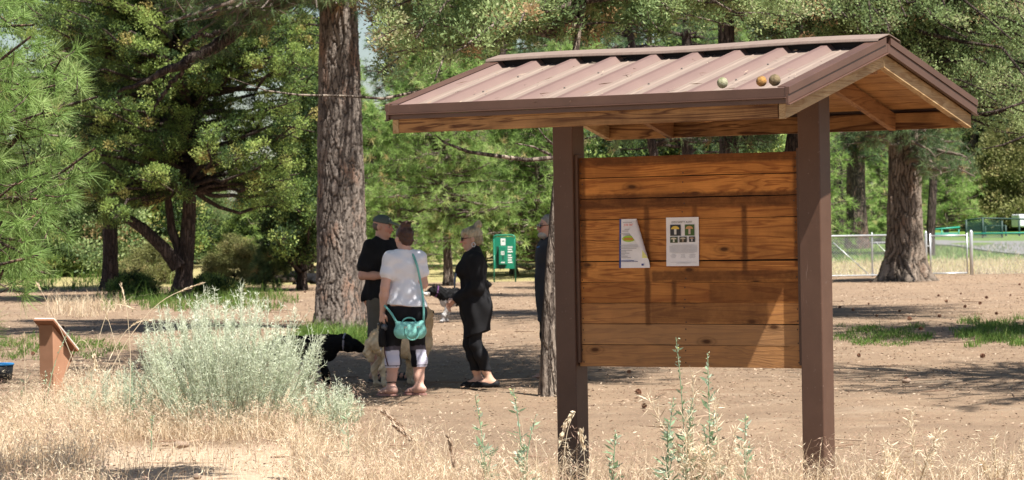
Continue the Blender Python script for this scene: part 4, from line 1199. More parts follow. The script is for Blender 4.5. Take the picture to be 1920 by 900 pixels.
# ---------------------------------------------------------------- man in a cap
def man_in_cap():
    g = gp(716, 716)
    h = 1.74
    S = dict(h=h - 0.02, shoulder=0.215, hip=0.175, waist=0.165, flat=0.72, thigh=0.088, knee=0.058, ankle=0.038, chest=1.1, neck=1.12,
             legs=[((-0.095, 0, 0.86), (-0.12, -0.02, 0.48), (-0.125, 0.02, 0.085), (-0.15, -1, 0)), ((0.095, 0, 0.86), (0.125, -0.03, 0.48), (0.14, 0.0, 0.085), (0.25, -1, 0))],
             arms=[((-0.20, 0.0, 1.40), (-0.285, 0.03, 1.10), (-0.10, -0.24, 1.10), (0.8, -0.55, 0.08), (0.3, 0.5, -0.4), 0.5, 1),
                   ((0.20, 0.0, 1.40), (0.275, -0.02, 1.10), (0.10, -0.25, 1.08), (-0.8, -0.45, 0.0), (-0.3, 0.5, -0.4), 0.5, -1)],
             yaw=rad(18), pitch=rad(6), foot=0.27, sole=0.02, arm=1.08)
    P, hc, R, HP, hs, c = build_person('person', 'man in grey cap and black t-shirt facing the woman in white', (g[0] + 0.02, g[1] + 0.15, 0), rad(52), S, (0.60, 0.33, 0.245))
    F = Flesh((-0.5, -0.45, 0.7), (0.5, 0.45, 1.62), 0.0085)
    torso(F, S, 0.020, 0.05)
    F.clip((0, 0, 0.835), (0, 0, -1))
    F.ell(c(h * 0.862) + np.array([0, -0.02, 0]), (0.082, 0.085, 0.055), 0, None, True)
    for a in S['arms']:
        e, d = sleeve(F, a, 0.012, 0.66, r=(0.066, 0.070))
    F.folds(0.006, 40, 3, (1, 1, 0.6), 7)
    for a in S['arms']:
        pass
    F.build('t_shirt', black_cloth, P)
    F = Flesh((-0.4, -0.35, 0.40), (0.4, 0.35, 0.95), 0.0085)
    F.cap((0, 0, 0.90), (0, 0, 0.84), 0.172, 0.182, 0.05, (1, 0.74, 1))
    for q in (0, 1):
        hj, kn = map(np.array, S['legs'][q][:2])
        F.cap(hj, kn + np.array([0, 0, -0.02]), 0.108, 0.098, 0.04)
    F.clip((0, 0, 0.465), (0, 0, -1)); F.folds(0.004, 30, 8)
    F.build('shorts', shorts_cloth, P)
    # cap
    F = Flesh(hc - 0.24, hc + 0.24, 0.006)
    F.ell(HP(0, 0.010, 0.040), np.array((0.084, 0.105, 0.082)) * hs, 0, R)
    F.clip(HP(0, 0, 0.034), R @ np.array([0, 0.10, -1]))
    F.ell(HP(0, -0.120, 0.038), np.array((0.070, 0.078, 0.012)) * hs, 0.01, R @ Rx(rad(14)))
    def capcol(V):
        q = (V - hc) @ R / hs
        C = np.tile(np.array((0.105, 0.125, 0.115)), (len(V), 1))
        C[(q[:, 1] < -0.09) & (q[:, 2] < 0.062)] = (0.23, 0.235, 0.17)
        # embroidered pale emblem on the front
        e = (q[:, 1] < -0.07) & (np.abs(q[:, 0]) < 0.03) & (np.abs(q[:, 2] - 0.084 - 0.010 * np.cos(q[:, 0] * 90)) < 0.006)
        C[e] = (0.55, 0.56, 0.52)
        return C
    F.build('cap', cloth_vcol, P, capcol)
    F = Flesh(hc - 0.15, hc + 0.15, 0.006)
    F.ell(HP(0, 0.030, 0.0), np.array((0.078, 0.080, 0.060)) * hs, 0, R)
    F.clip(HP(0, 0.025, 0), R @ np.array([0, -1, 0.0])); F.clip(HP(0, 0, 0.036), R @ np.array([0, 0, 1.0]))
    F.build('hair', flat('short_grey_brown_hair', (0.14, 0.105, 0.085), 0.8, 0.3, 60), P)
    for q in (0, 1):
        _, _, ank, toe = S['legs'][q]
        b = MB(); t = norm(np.array(toe, float)); sd = np.array([-t[1], t[0], 0])
        heel = np.array([ank[0], ank[1], 0]) - t * 0.082
        out = []
        for u, w in ((0, .02), (.02, .036), (.10, .040), (.2, .048), (.26, .045), (.295, .028), (.305, .01)):
            out.append((u, w))
        ring = [heel + t * u + sd * w for u, w in out] + [heel + t * u - sd * w for u, w in out[::-1]]
        n = len(ring); V = [np.array([p[0], p[1], 0.0]) for p in ring] + [np.array([p[0], p[1], 0.026]) for p in ring]
        b.raw(V, [[i, (i + 1) % n, n + (i + 1) % n, n + i] for i in range(n)], [[n, n + i, n + i + 1] for i in range(1, n - 1)])
        for u in (0.17, 0.225):
            a = np.linspace(0, np.pi, 9)
            b.tube([heel + t * u + sd * 0.046 * math.cos(x) + np.array([0, 0, 0.022 + 0.055 * math.sin(x)]) for x in a], 0.011, 6)
        b.build('sandal', grey_sandal, P, True)
    return P
# ---------------------------------------------------------------- woman in a white t-shirt
def woman_in_white():
    g = gp(752, 742)
    h = 1.62
    S = dict(h=h - 0.02, shoulder=0.140, hip=0.165, waist=0.122, flat=0.76, thigh=0.092, knee=0.062, ankle=0.037, bust=1.0, head=0.95,
             legs=[((-0.09, 0, 0.80), (-0.125, -0.025, 0.43), (-0.115, 0.03, 0.085), (0.55, -0.85, 0)), ((0.09, 0, 0.80), (0.13, -0.02, 0.43), (0.15, -0.01, 0.085), (0.42, -0.9, 0))],
             arms=[((-0.148, 0.005, 1.30), (-0.18, 0.01, 1.05), (-0.12, -0.20, 0.98), (0.55, -0.8, 0.1), (0.3, 0.3, -0.6), 0.5, 1),
                   ((0.150, 0.005, 1.30), (0.210, 0.035, 1.03), (0.225, -0.015, 0.80), (0.02, -0.1, -1), (-0.9, -0.3, 0), 0.75, 1)],
             yaw=rad(14), pitch=rad(-4), foot=0.235, sole=0.018, arm=1.08)
    P, hc, R, HP, hs, c = build_person('person', 'woman in white t-shirt seen from behind with teal bag', (g[0] + 0.055, g[1] + 0.05, 0), rad(200), S, (0.62, 0.37, 0.29))
    F = Flesh((-0.42, -0.36, 0.70), (0.42, 0.36, 1.5), 0.0075)
    torso(F, S, 0.014, 0.05)
    F.cap((0, 0.01, 0.93), (0, 0.012, 0.84), 0.150, 0.186, 0.05, (1, 0.82, 1))
    F.clip((0, 0, 0.845), (0.10, 0, -1))
    F.ell(c(h * 0.862) + np.array([0, -0.01, 0]), (0.085, 0.080, 0.055), 0, None, True)
    for a in S['arms']: sleeve(F, a, 0.008, 0.55, r=(0.060, 0.060))
    F.folds(0.0042, 48, 12, (0.5, 0.5, 1.3), 7)
    F.build('t_shirt', white_cloth, P)
    F = Flesh((-0.34, -0.34, 0.20), (0.34, 0.34, 0.96), 0.0075)
    S2 = dict(S)
    F.cap((0, 0, 0.90), (0, 0, 0.84), 0.140, 0.170, 0.05, (1, 0.76, 1))
    F.cap((0, 0, 0.84), (0, 0, 0.77), 0.174, 0.165, 0.05, (1, 0.80, 1))
    for q in (-1, 1): F.ell((q * 0.085, 0.085, 0.775), (0.10, 0.095, 0.11), 0.05)
    legs(F, S, 0.008); F.clip((0, 0, 0.265), (0, 0, -1))
    def lc(V):
        C = np.tile(np.array((0.010, 0.010, 0.013)), (len(V), 1))
        z = V[:, 2] + 0.15 * np.abs(np.abs(V[:, 0]) - 0.13)
        low = (z < 0.475); C[low & (z > 0.435)] = (0.085, 0.075, 0.095)
        inner = np.abs(V[:, 0]) < 0.082
        pan = (z <= 0.435) & ~inner
        C[pan] = (0.62, 0.61, 0.74)
        C[pan & (np.abs(V[:, 2] - 0.285) < 0.005)] = (0.03, 0.03, 0.05)
        return C
    F.build('leggings', cloth_vcol, P, lc)
    hairm = flat('dark_auburn_hair', (0.055, 0.022, 0.014), 0.55, 0.35, 40)
    F = Flesh(hc - 0.22, hc + 0.26, 0.006)
    F.ell(HP(0, 0.018, 0.034), np.array((0.084, 0.100, 0.090)) * hs, 0, R)
    F.ell(HP(0, 0.055, -0.030), np.array((0.066, 0.055, 0.060)) * hs, 0.03, R)
    F.clip(HP(0, -0.055, 0.05), R @ np.array([0, -1, -0.55]))
    F.ell(HP(0.0, 0.035, 0.130), np.array((0.056, 0.052, 0.040)) * hs, 0.012, R)
    F.folds(0.0035, 120, 5)
    hair = F.build('hair', hairm, P)
    r = np.random.default_rng(8); b = MB()
    for k in range(16):
        a = r.uniform(0, 6.28); p = HP(0.04 * math.cos(a), 0.035 + 0.04 * math.sin(a), 0.140)
        dd = R @ np.array([math.cos(a), math.sin(a), r.uniform(0.2, 1.2)]); dd = dd / np.linalg.norm(dd)
        b.tube([p, p + dd * 0.025 + np.array([0, 0, 0.008]), p + dd * 0.045], [0.006, 0.004, 0.001], 4)
    b.build('loose_strands', hairm, hair, True)
    for q in (0, 1):
        _, _, ank, toe = S['legs'][q]
        b = MB(); t = norm(np.array(toe, float)); sd = np.array([-t[1], t[0], 0])
        heel = np.array([ank[0], ank[1], 0]) - t * 0.078
        out = ((0, .015), (.02, .032), (.10, .035), (.18, .043), (.23, .040), (.262, .022), (.268, .008))
        ring = [heel + t * u + sd * w for u, w in out] + [heel + t * u - sd * w for u, w in out[::-1]]
        n = len(ring); V = [np.array([p[0], p[1], 0.0]) for p in ring] + [np.array([p[0], p[1], 0.018]) for p in ring]
        b.raw(V, [[i, (i + 1) % n, n + (i + 1) % n, n + i] for i in range(n)], [[n, n + i, n + i + 1] for i in range(1, n - 1)])
        for sg in (-1, 1):
            b.tube([heel + t * 0.205 + np.array([0, 0, 0.05]), heel + t * 0.17 + sd * sg * 0.03 + np.array([0, 0, 0.055]), heel + t * 0.12 + sd * sg * 0.036 + np.array([0, 0, 0.02])], 0.006, 5)
        b.build('sandal', flat('pink_brown_sandal', (0.34, 0.17, 0.14), 0.7), P, True)
    b = MB(); ank = np.array(S['legs'][1][2]); a = np.linspace(0, 2 * np.pi, 17)
    b.tube([ank + np.array([0.043 * math.cos(x), 0.047 * math.sin(x) + 0.0, 0.04 + 0.006 * math.sin(x)]) for x in a], 0.005, 5)
    b.build('anklet', dark_plastic, P, True)
    return P, S
# ---------------------------------------------------------------- woman in black
def woman_in_black():
    g = gp(888, 727)
    h = 1.58
    S = dict(h=h, shoulder=0.172, hip=0.160, waist=0.135, flat=0.74, thigh=0.080, knee=0.053, ankle=0.033, bust=0.9, head=0.97, neck=0.92,
             legs=[((-0.07, 0, 0.80), (-0.075, -0.05, 0.42), (-0.065, 0.035, 0.085), (-0.10, -1, 0)), ((0.07, 0, 0.80), (0.06, 0.005, 0.43), (0.045, 0.135, 0.085), (-0.12, -1, 0))],
             arms=[((-0.165, 0.01, 1.27), (-0.20, 0.03, 1.00), (-0.045, -0.195, 0.86), (0.45, -0.55, -0.45), (0.6, 0.5, -0.2), 0.6, 1),
                   ((0.165, 0.01, 1.27), (0.20, 0.03, 1.00), (0.045, -0.20, 0.87), (-0.45, -0.5, -0.5), (-0.6, 0.5, -0.2), 0.6, -1)],
             yaw=rad(-4), pitch=rad(4), foot=0.23, sole=0.012, arm=0.95)
    P, hc, R, HP, hs, c = build_person('person', 'blonde woman in long black cardigan and sunglasses, hands clasped', (g[0] + 0.02, g[1] + 0.02, 0), rad(-86), S, (0.60, 0.36, 0.265))
    F = Flesh((-0.42, -0.42, 0.42), (0.42, 0.42, 1.45), 0.008)
    torso(F, S, 0.022, 0.05)
    F.cap((0, 0.02, 0.86), (0, 0.03, 0.50), 0.168, 0.172, 0.06, (1, 0.76, 1))
    F.clip((0, 0, 0.525), (0, 0.25, -1))
    F.ell(c(h * 0.862) + np.array([0, -0.035, 0.0]), (0.085, 0.10, 0.062), 0, None, True)
    for a in S['arms']: sleeve(F, a, 0.014, 1.86, r=(0.058, 0.058))
    F.folds(0.007, 34, 21, (1, 1, 0.3), 7)
    F.build('cardigan', black_cloth, P)
    F = Flesh((-0.3, -0.3, 0.10), (0.3, 0.36, 0.95), 0.0075)
    F.cap((0, 0, 0.88), (0, 0, 0.80), 0.14, 0.155, 0.05, (1, 0.78, 1)); legs(F, S, 0.008); F.clip((0, 0, 0.165), (0, 0, -1)); F.folds(0.002, 60, 4)
    F.build('leggings', black_legging, P)
    for q in (0, 1):
        _, _, ank, toe = S['legs'][q]
        t = norm(np.array(toe, float)); heel = np.array([ank[0], ank[1], 0]) - t * 0.06
        F = Flesh(heel + np.array([-0.36, -0.36, -0.005]), heel + np.array([0.36, 0.36, 0.12]), 0.006)
        F.cap(heel + np.array([0, 0, 0.034]), heel + t * 0.09 + np.array([0, 0, 0.032]), 0.043, 0.045, 0.02, (1, 1, 0.9))
        F.cap(heel + t * 0.09 + np.array([0, 0, 0.03]), heel + t * 0.19 + np.array([0, 0, 0.022]), 0.047, 0.041, 0.02, (1, 1, 0.85))
        F.cap(heel + t * 0.18 + np.array([0, 0, 0.02]), heel + t * 0.225 + np.array([0, 0, 0.014]), 0.040, 0.018, 0.02, (1, 1, 0.85))
        F.ell(heel + t * 0.05 + np.array([0, 0, 0.095]), (0.075, 0.075, 0.042), 0, None, True)
        F.clip((0, 0, 0.0), (0, 0, -1))
        F.build('flat_shoe', black_legging, P)
    def hc_col(V):
        q = (V - hc) @ R / hs
        C = np.tile(np.array((0.50, 0.41, 0.28)), (len(V), 1))
        st = np.sin(q[:, 0] * 160 + q[:, 1] * 70) * 0.5 + np.sin(q[:, 1] * 210 - q[:, 2] * 60) * 0.5
        C *= (1 + 0.22 * st)[:, None]
        dk = (q[:, 2] < 0.02) & (q[:, 1] > 0.01); C[dk] *= 0.62
        root = (q[:, 2] > 0.085) & (np.abs(q[:, 1] - 0.02) < 0.03); C[root] *= 0.6
        return C
    hm = vcol_mat('blonde_hair', 0.5, 0.4, 0.7, 200)
    F = Flesh(hc - 0.22, hc + 0.26, 0.006)
    F.ell(HP(0, 0.014, 0.036), np.array((0.086, 0.104, 0.090)) * hs, 0, R)
    F.ell(HP(0, 0.050, -0.020), np.array((0.072, 0.062, 0.062)) * hs, 0.03, R)
    F.clip(HP(0, -0.048, 0.045), R @ np.array([0, -1, -0.75]))
    F.ell(HP(0.0, -0.075, 0.060), np.array((0.066, 0.026, 0.034)) * hs, 0.02, R)         # fringe
    F.ell(HP(0.03, -0.088, 0.036), np.array((0.030, 0.013, 0.026)) * hs, 0.015, R)
    F.ell(HP(0.0, 0.075, 0.125), np.array((0.040, 0.046, 0.034)) * hs, 0.010, R)          # bun
    F.cap(HP(0, 0.04, 0.105), HP(0, 0.085, 0.150), 0.022, 0.026, 0.01)
    F.folds(0.003, 130, 6)
    F.build('hair', hm, P, hc_col)
    glasses(P, HP, R, hs)
    b = MB(); a = np.linspace(0, 2 * np.pi, 17)
    for q in (-1, 1):
        b = MB(); b.tube([HP(q * 0.082, 0.016 + 0.017 * math.cos(x), -0.065 + 0.022 * math.sin(x)) for x in a], 0.0042, 6)
        b.build('earring', flat('white_hoop', (0.75, 0.74, 0.72), 0.4), P, True)
    b = MB()
    nk = hc + np.array([0, 0.02, -0.115])
    b.tube([nk + np.array([0.060 * math.cos(x), 0.060 * math.sin(x), 0.010 * math.sin(x)]) for x in a], 0.004, 6)
    b.build('choker', dark_plastic, P, True)
    b = MB()
    for q in (-1, 1):
        b.tube([nk + np.array([q * 0.02, 0.065, 0.0]), nk + np.array([q * 0.075, 0.0, -0.028]), c(1.20) + np.array([q * 0.095, -0.155, 0]), c(1.08) + np.array([q * 0.055, -0.185, 0]), c(0.99) + np.array([q * 0.012, -0.19, 0])], 0.0075, 6)
    b.build('lanyard', blue_cord, P, True)
    return P
def glasses(P, HP, R, hs):
    F = Flesh(HP(0, 0, 0) - 0.2, HP(0, 0, 0) + 0.2, 0.004)
    for q in (-1, 1):
        F.ell(HP(q * 0.031, -0.100, -0.002), np.array((0.029, 0.007, 0.021)) * hs, 0.004, R)
        F.cap(HP(q * 0.058, -0.096, 0.006), HP(q * 0.080, 0.012, 0.008), 0.0042, 0.0035, 0.004)
    F.cap(HP(-0.02, -0.104, 0.004), HP(0.02, -0.104, 0.004), 0.004, None, 0.004)
    F.build('sunglasses', dark_plastic, P)
# ---------------------------------------------------------------- bearded man behind the trunk
def man_behind_trunk():
    h = 1.70
    loc = pt(1036, 700, 30.2)
    S = dict(h=h, shoulder=0.205, hip=0.165, waist=0.165, flat=0.75, thigh=0.085, knee=0.056, ankle=0.037, chest=1.05, head=1.04,
             legs=[((-0.09, 0, 0.84), (-0.11, -0.02, 0.46), (-0.11, 0.02, 0.085), (-0.1, -1, 0)), ((0.09, 0, 0.84), (0.12, 0.0, 0.46), (0.12, 0.05, 0.085), (0.1, -1, 0))],
             arms=[((-0.195, 0.0, 1.37), (-0.25, 0.03, 1.08), (-0.22, -0.02, 0.83), (0, -0.15, -1), (0.9, 0, 0), 0.5, -1),
                   ((0.195, 0.0, 1.37), (0.25, 0.03, 1.08), (0.22, -0.02, 0.83), (0, -0.15, -1), (-0.9, 0, 0), 0.5, 1)],
             yaw=rad(6), foot=0.26)
    P, hc, R, HP, hs, c = build_person('person', 'grey bearded man in sunglasses and black clothes behind the slim trunk', (loc[0], 30.2, 0), rad(-78), S, (0.58, 0.34, 0.26))
    F = Flesh((-0.45, -0.4, 0.45), (0.45, 0.4, 1.6), 0.01)
    torso(F, S, 0.026, 0.05); F.cap((0, 0, 0.86), (0, 0, 0.60), 0.185, 0.19, 0.05, (1, 0.75, 1)); F.clip((0, 0, 0.60), (0, 0, -1))
    F.ell(c(h * 0.868) + np.array([0, -0.02, 0]), (0.08, 0.09, 0.05), 0, None, True)
    for a in S['arms']: sleeve(F, a, 0.014, 1.9, r=(0.064, 0.064))
    F.folds(0.005, 30, 31); F.build('jacket', flat('charcoal_jacket_cloth', (0.022, 0.022, 0.028), 0.85, 0.2, 9), P)
    F = Flesh((-0.35, -0.35, 0.05), (0.35, 0.35, 0.95), 0.01)
    F.cap((0, 0, 0.88), (0, 0, 0.82), 0.165, 0.172, 0.05, (1, 0.75, 1)); legs(F, S, 0.022); F.clip((0, 0, 0.09), (0, 0, -1)); F.folds(0.004, 30, 4)
    F.build('trousers', black_cloth, P)
    gm = flat('grey_hair', (0.30, 0.285, 0.27), 0.7, 0.35, 60)
    F = Flesh(hc - 0.2, hc + 0.2, 0.006)
    F.ell(HP(0, 0.018, 0.034), np.array((0.083, 0.099, 0.085)) * hs, 0, R); F.clip(HP(0, -0.058, 0.05), R @ np.array([0, -1, -0.7])); F.folds(0.003, 100, 3)
    F.build('hair', gm, P)
    F = Flesh(hc - 0.2, hc + 0.2, 0.006)
    F.ell(HP(0, -0.060, -0.088), np.array((0.054, 0.050, 0.040)) * hs, 0.02, R); F.ell(HP(0, -0.098, -0.048), np.array((0.030, 0.012, 0.008)) * hs, 0.01, R)
    F.ell(HP(0, -0.110, -0.060), np.array((0.016, 0.012, 0.006)) * hs, 0, R, True); F.folds(0.003, 140, 7)
    F.build('beard', flat('pale_grey_beard', (0.42, 0.39, 0.36), 0.8, 0.3, 60), P)
    glasses(P, HP, R, hs)
    b = MB(); nk = hc + np.array([0, 0.01, -0.15])
    a = np.linspace(0, 2 * np.pi, 17)
    b.tube([nk + np.array([0.10 * math.cos(x), 0.11 * math.sin(x) - 0.02, -0.02 + 0.05 * math.sin(x)]) for x in a], 0.009, 6)
    b.build('blue_cord', flat('bright_blue_cord', (0.03, 0.18, 0.48), 0.6), P, True)
man_in_cap()
lady, LS = woman_in_white()
woman_in_black()
man_behind_trunk()

# things held by the woman in white: local frame of the lady
bpy.context.view_layer.update()
LM = lady.matrix_world.copy()
def handbag():
    # bag hangs behind her hip; her back is local +Y
    o = LM @ Vector((0.03, 0.225, 0.0))
    B = empty('handbag', (o[0], o[1], 0.0), rad(200), 'teal leather handbag hanging at the hip of the woman in white', 'handbag')
    z0, z1, w = 0.545, 0.705, 0.145
    F = Flesh((-0.2, -0.08, 0.51), (0.2, 0.08, 0.78), 0.005)
    F.cap((-w + 0.05, 0, z0 + 0.045), (w - 0.05, 0, z0 + 0.045), 0.048, None, 0.02, (1, 1.0, 1))
    F.cap((-w + 0.03, 0, z0 + 0.07), (w - 0.03, 0, z0 + 0.07), 0.045, None, 0.03)
    F.cap((-w + 0.045, 0, z1 - 0.035), (w - 0.045, 0, z1 - 0.035), 0.034, None, 0.05)
    for q in (-1, 1): F.cap((q * (w - 0.045), 0, z1 - 0.035), (q * (w - 0.015), 0, z1 - 0.005), 0.022, 0.014, 0.03)
    F.folds(0.002, 70, 2); F.build('bag_body', teal, B)
    for sg, zt in ((1, -1), (-1, 1)):
        b = MB(); a = np.linspace(0, np.pi, 13)
        yy = 0.052 * sg
        if zt < 0:
            pts = [(-0.062, yy, z1 - 0.05), (-0.066, yy + 0.004, z0 + 0.07)] + [(-0.066 * math.cos(x), yy + 0.008, z0 + 0.055 - 0.066 * math.sin(x)) for x in a] + [(0.066, yy + 0.004, z0 + 0.07), (0.062, yy, z1 - 0.05)]
        else:
            pts = [(-0.062, yy, z1 - 0.05)] + [(-0.066 * math.cos(x), yy * 0.6, z1 - 0.01 + 0.045 * math.sin(x)) for x in a] + [(0.062, yy, z1 - 0.05)]
        b.tube(pts, 0.0075, 7); b.build('handle', teal_dark, B, True)
    for q in (-1, 1):
        b = MB(); b.box(q * 0.062 - 0.012, q * 0.062 + 0.012, 0.046, 0.056, z1 - 0.062, z1 - 0.045); b.build('buckle', metal_m, B)
    # shoulder strap: front of the right hip over the left shoulder seen from the viewer's right
    b = MB()
    pts = [(-0.135, 0.0, z1), (-0.145, -0.02, 0.82), (-0.150, -0.06, 0.95), (-0.135, -0.088, 1.10), (-0.105, -0.085, 1.24), (-0.085, -0.14, 1.335), (-0.075, -0.22, 1.362),
           (-0.03, -0.34, 1.30), (0.05, -0.415, 1.15), (0.14, -0.385, 0.98), (0.195, -0.26, 0.88), (0.165, -0.08, 0.80), (0.135, 0.0, z1)]
    P = np.array(pts); tt = np.linspace(0, len(P) - 1, 60); P = np.stack([np.interp(tt, np.arange(len(P)), P[:, i]) for i in range(3)], -1)
    for _ in range(4): P[1:-1] = 0.5 * P[1:-1] + 0.25 * (P[:-2] + P[2:])
    b.tube(P, 0.011, 7); b.build('shoulder_strap', teal_dark, B, True)
handbag()
def camera_and_leash():
    h = np.array((0.235, -0.035, 0.64))
    def W(*p): return np.array(LM @ Vector(p))
    Cm = empty('camera', W(0.215, -0.03, 0), rad(200), 'small black camera held in the hand of the woman in white', 'camera')
    b = MB()
    b.box(-0.050, 0.050, -0.028, 0.022, 0.615, 0.690); b.box(-0.018, 0.018, -0.02, 0.015, 0.6905, 0.708)
    b.build('camera_body', dark_plastic, Cm, bevel=0.006)
    b = MB(); b.m = 0
    b.tube([(0.0, 0.0225, 0.652), (0.0, 0.062, 0.650)], 0.030, 14); b.build('lens', flat('grey_lens_ring', (0.12, 0.13, 0.15), 0.3), Cm, True)
    b = MB()
    b.tube([(-0.052, 0, 0.68), (-0.065, 0.0, 0.60), (-0.05, 0.01, 0.52), (-0.02, 0.01, 0.47), (0.0, 0.0, 0.53), (0.02, 0, 0.60), (0.052, 0, 0.68)], 0.006, 5)
    b.build('camera_strap', dark_plastic, Cm, True)
    L = empty('dog_leash', W(0.20, 0.01, 0), rad(200), 'dark red dog leash hanging folded from the hand of the woman in white', 'leash')
    b = MB()
    b.tube([(0.01, 0, 0.66), (0.03, 0.02, 0.55), (0.02, 0.02, 0.40), (0.0, 0.03, 0.30), (-0.03, 0.03, 0.265), (-0.045, 0.03, 0.32), (-0.045, 0.03, 0.45), (-0.04, 0.02, 0.60), (-0.02, 0, 0.66)], 0.006, 6)
    b.build('leash_cord', flat('dark_red_webbing', (0.055, 0.012, 0.018), 0.8), L, True)
    b = MB()
    b.lathe([(0.0, 0.46), (0.030, 0.47), (0.036, 0.52), (0.033, 0.58), (0.026, 0.63), (0.0, 0.64)], 12, (0.045, 0.01, 0))
    b.build('leash_pouch', black_cloth, L, True)
    b = MB(); b.tube([(0.055, 0.01, 0.465), (0.058, 0.012, 0.43), (0.054, 0.01, 0.40)], 0.006, 6); b.build('leash_clip', metal_m, L, True)
camera_and_leash()

# ---------------------------------------------------------------- dogs: nose towards local -Y
def dog(label, loc, heading, hgt, colf, coat=0.006, head=(0, -0.02, 0.0), tail='down', leg_f=((-0.02), (0.0)), leg_b=((0.0), (0.03)), ear='drop', bulk=1.0, lying=False, length=1.0, collar=None, collar_m=None):
    s = hgt / 0.58                   # built for a height of 0.58 m at the withers
    D = empty('dog', loc, heading, label, 'dog')
    F = Flesh((-0.25 * s, -0.72 * s, -0.01), (0.25 * s, 0.80 * s, 0.90 * s), 0.0085)
    p = lambda x, y, z: np.array((x, y * length, z)) * s
    k = 0.05 * s
    dz = -0.26 if lying else 0.0
    F.chain([p(0, -0.22, 0.44 + dz), p(0, -0.08, 0.435 + dz), p(0, 0.12, 0.455 + dz), p(0, 0.27, 0.465 + dz)], [0.132 * s * bulk, 0.140 * s * bulk, 0.112 * s * bulk, 0.108 * s * bulk], k, (0.80, 1, 1.0))
    F.ell(p(0, -0.27, 0.40 + dz), np.array((0.095, 0.10, 0.135)) * s * bulk, k)
    F.ell(p(0, 0.29, 0.45 + dz), np.array((0.095, 0.11, 0.12)) * s * bulk, k)
    hd = p(*(np.array((0, -0.52, 0.60)) + np.array(head))) + np.array([0, 0, dz * s])
    F.chain([p(0, -0.26, 0.48 + dz), p(0, -0.36, 0.53 + dz) * 0.5 + hd * 0.5, hd + p(0, 0.05, -0.01)], [0.112 * s * bulk, 0.088 * s, 0.075 * s], k, (0.85, 1, 1))
    F.ell(hd, np.array((0.076, 0.088, 0.076)) * s, 0.03 * s)
    mz = hd + p(0, -0.145, -0.042)
    F.chain([hd + p(0, -0.06, -0.025), mz], [0.050 * s, 0.036 * s], 0.03 * s)
    F.cap(hd + p(0, -0.05, -0.062), mz + p(0, 0.03, -0.030), 0.026 * s, 0.018 * s, 0.012 * s)
    F.ell(mz + p(0, -0.028, 0.014), np.array((0.017, 0.014, 0.013)) * s, 0.006)
    for q in (-1, 1):
        if ear == 'prick':
            F.chain([hd + p(q * 0.045, 0.02, 0.05), hd + p(q * 0.052, 0.018, 0.125)], [0.030 * s, 0.009 * s], 0.015, (1, 0.55, 1))
        else:
            F.chain([hd + p(q * 0.062, 0.025, 0.045), hd + p(q * 0.088, 0.012, 0.0), hd + p(q * 0.086, -0.005, -0.060)], [0.022 * s, 0.030 * s, 0.018 * s], 0.012, (0.5, 1, 1))
        # foreleg: shoulder, elbow, wrist, paw
        o = leg_f[0 if q < 0 else 1]
        if not lying:
            F.chain([p(q * 0.075, -0.25, 0.42), p(q * 0.085, -0.19 + o * 0.4, 0.30), p(q * 0.082, -0.225 + o, 0.125), p(q * 0.082, -0.235 + o, 0.045)], [0.072 * s, 0.050 * s, 0.033 * s, 0.029 * s], 0.03 * s)
            F.cap(p(q * 0.082, -0.235 + o, 0.028), p(q * 0.082, -0.28 + o, 0.022), 0.032 * s, 0.027 * s, 0.015, (1, 1, 0.8))
            o = leg_b[0 if q < 0 else 1]
            F.chain([p(q * 0.07, 0.29, 0.44), p(q * 0.085, 0.20 + o * 0.5, 0.31), p(q * 0.085, 0.345 + o, 0.175), p(q * 0.085, 0.325 + o, 0.04)], [0.095 * s * bulk, 0.062 * s, 0.034 * s, 0.028 * s], 0.03 * s)
            F.cap(p(q * 0.085, 0.315 + o, 0.026), p(q * 0.085, 0.275 + o, 0.022), 0.031 * s, 0.027 * s, 0.015, (1, 1, 0.8))
        else:
            F.chain([p(q * 0.09, -0.24, 0.16), p(q * 0.10, -0.18, 0.05), p(q * 0.085, -0.42, 0.032)], [0.06 * s, 0.042 * s, 0.03 * s], 0.03 * s)
            F.chain([p(q * 0.10, 0.28, 0.16), p(q * 0.13, 0.14, 0.09), p(q * 0.14, 0.30, 0.035), p(q * 0.14, 0.18, 0.03)], [0.09 * s, 0.06 * s, 0.035 * s, 0.03 * s], 0.03 * s)
    tb = p(0, 0.37, 0.50 + dz)
    if tail == 'down': F.chain([tb, tb + p(0, 0.08, -0.06), tb + p(0.01, 0.10, -0.19), tb + p(0.01, 0.14, -0.27)], [0.035 * s, 0.034 * s, 0.032 * s, 0.012 * s], 0.02)
    elif tail == 'up': F.chain([tb, tb + p(0, 0.09, 0.05), tb + p(0, 0.15, 0.14), tb + p(0.02, 0.12, 0.22)], [0.035 * s, 0.036 * s, 0.036 * s, 0.014 * s], 0.02)
    else: F.chain([tb, tb + p(0, 0.08, -0.05), tb + p(0, 0.11, -0.16), tb + p(0.01, 0.06, -0.22), tb + p(0.01, 0.03, -0.19)], [0.035 * s, 0.038 * s, 0.040 * s, 0.032 * s, 0.014 * s], 0.02)
    if coat: F.folds(coat * 0.5, 75, 5, n=7); F.folds(coat * 0.4, 190, 6, n=7)
    F.clip((0, 0, 0.0), (0, 0, -1))
    def cf(V):
        nose = np.linalg.norm((V - (mz + p(0, -0.034, 0.016))) / (0.022 * s), axis=1) < 1
        C = colf(V / s, (V - hd) / s, np.random.default_rng(2)); C[nose] = (0.01, 0.01, 0.01)
        for q in (-1, 1):
            e = np.linalg.norm((V - (hd + p(q * 0.050, -0.062, 0.018))) / (0.016 * s), axis=1) < 1
            C[e] = (0.008, 0.006, 0.005)
        return C
    F.build('body', fur_mat, D, cf)
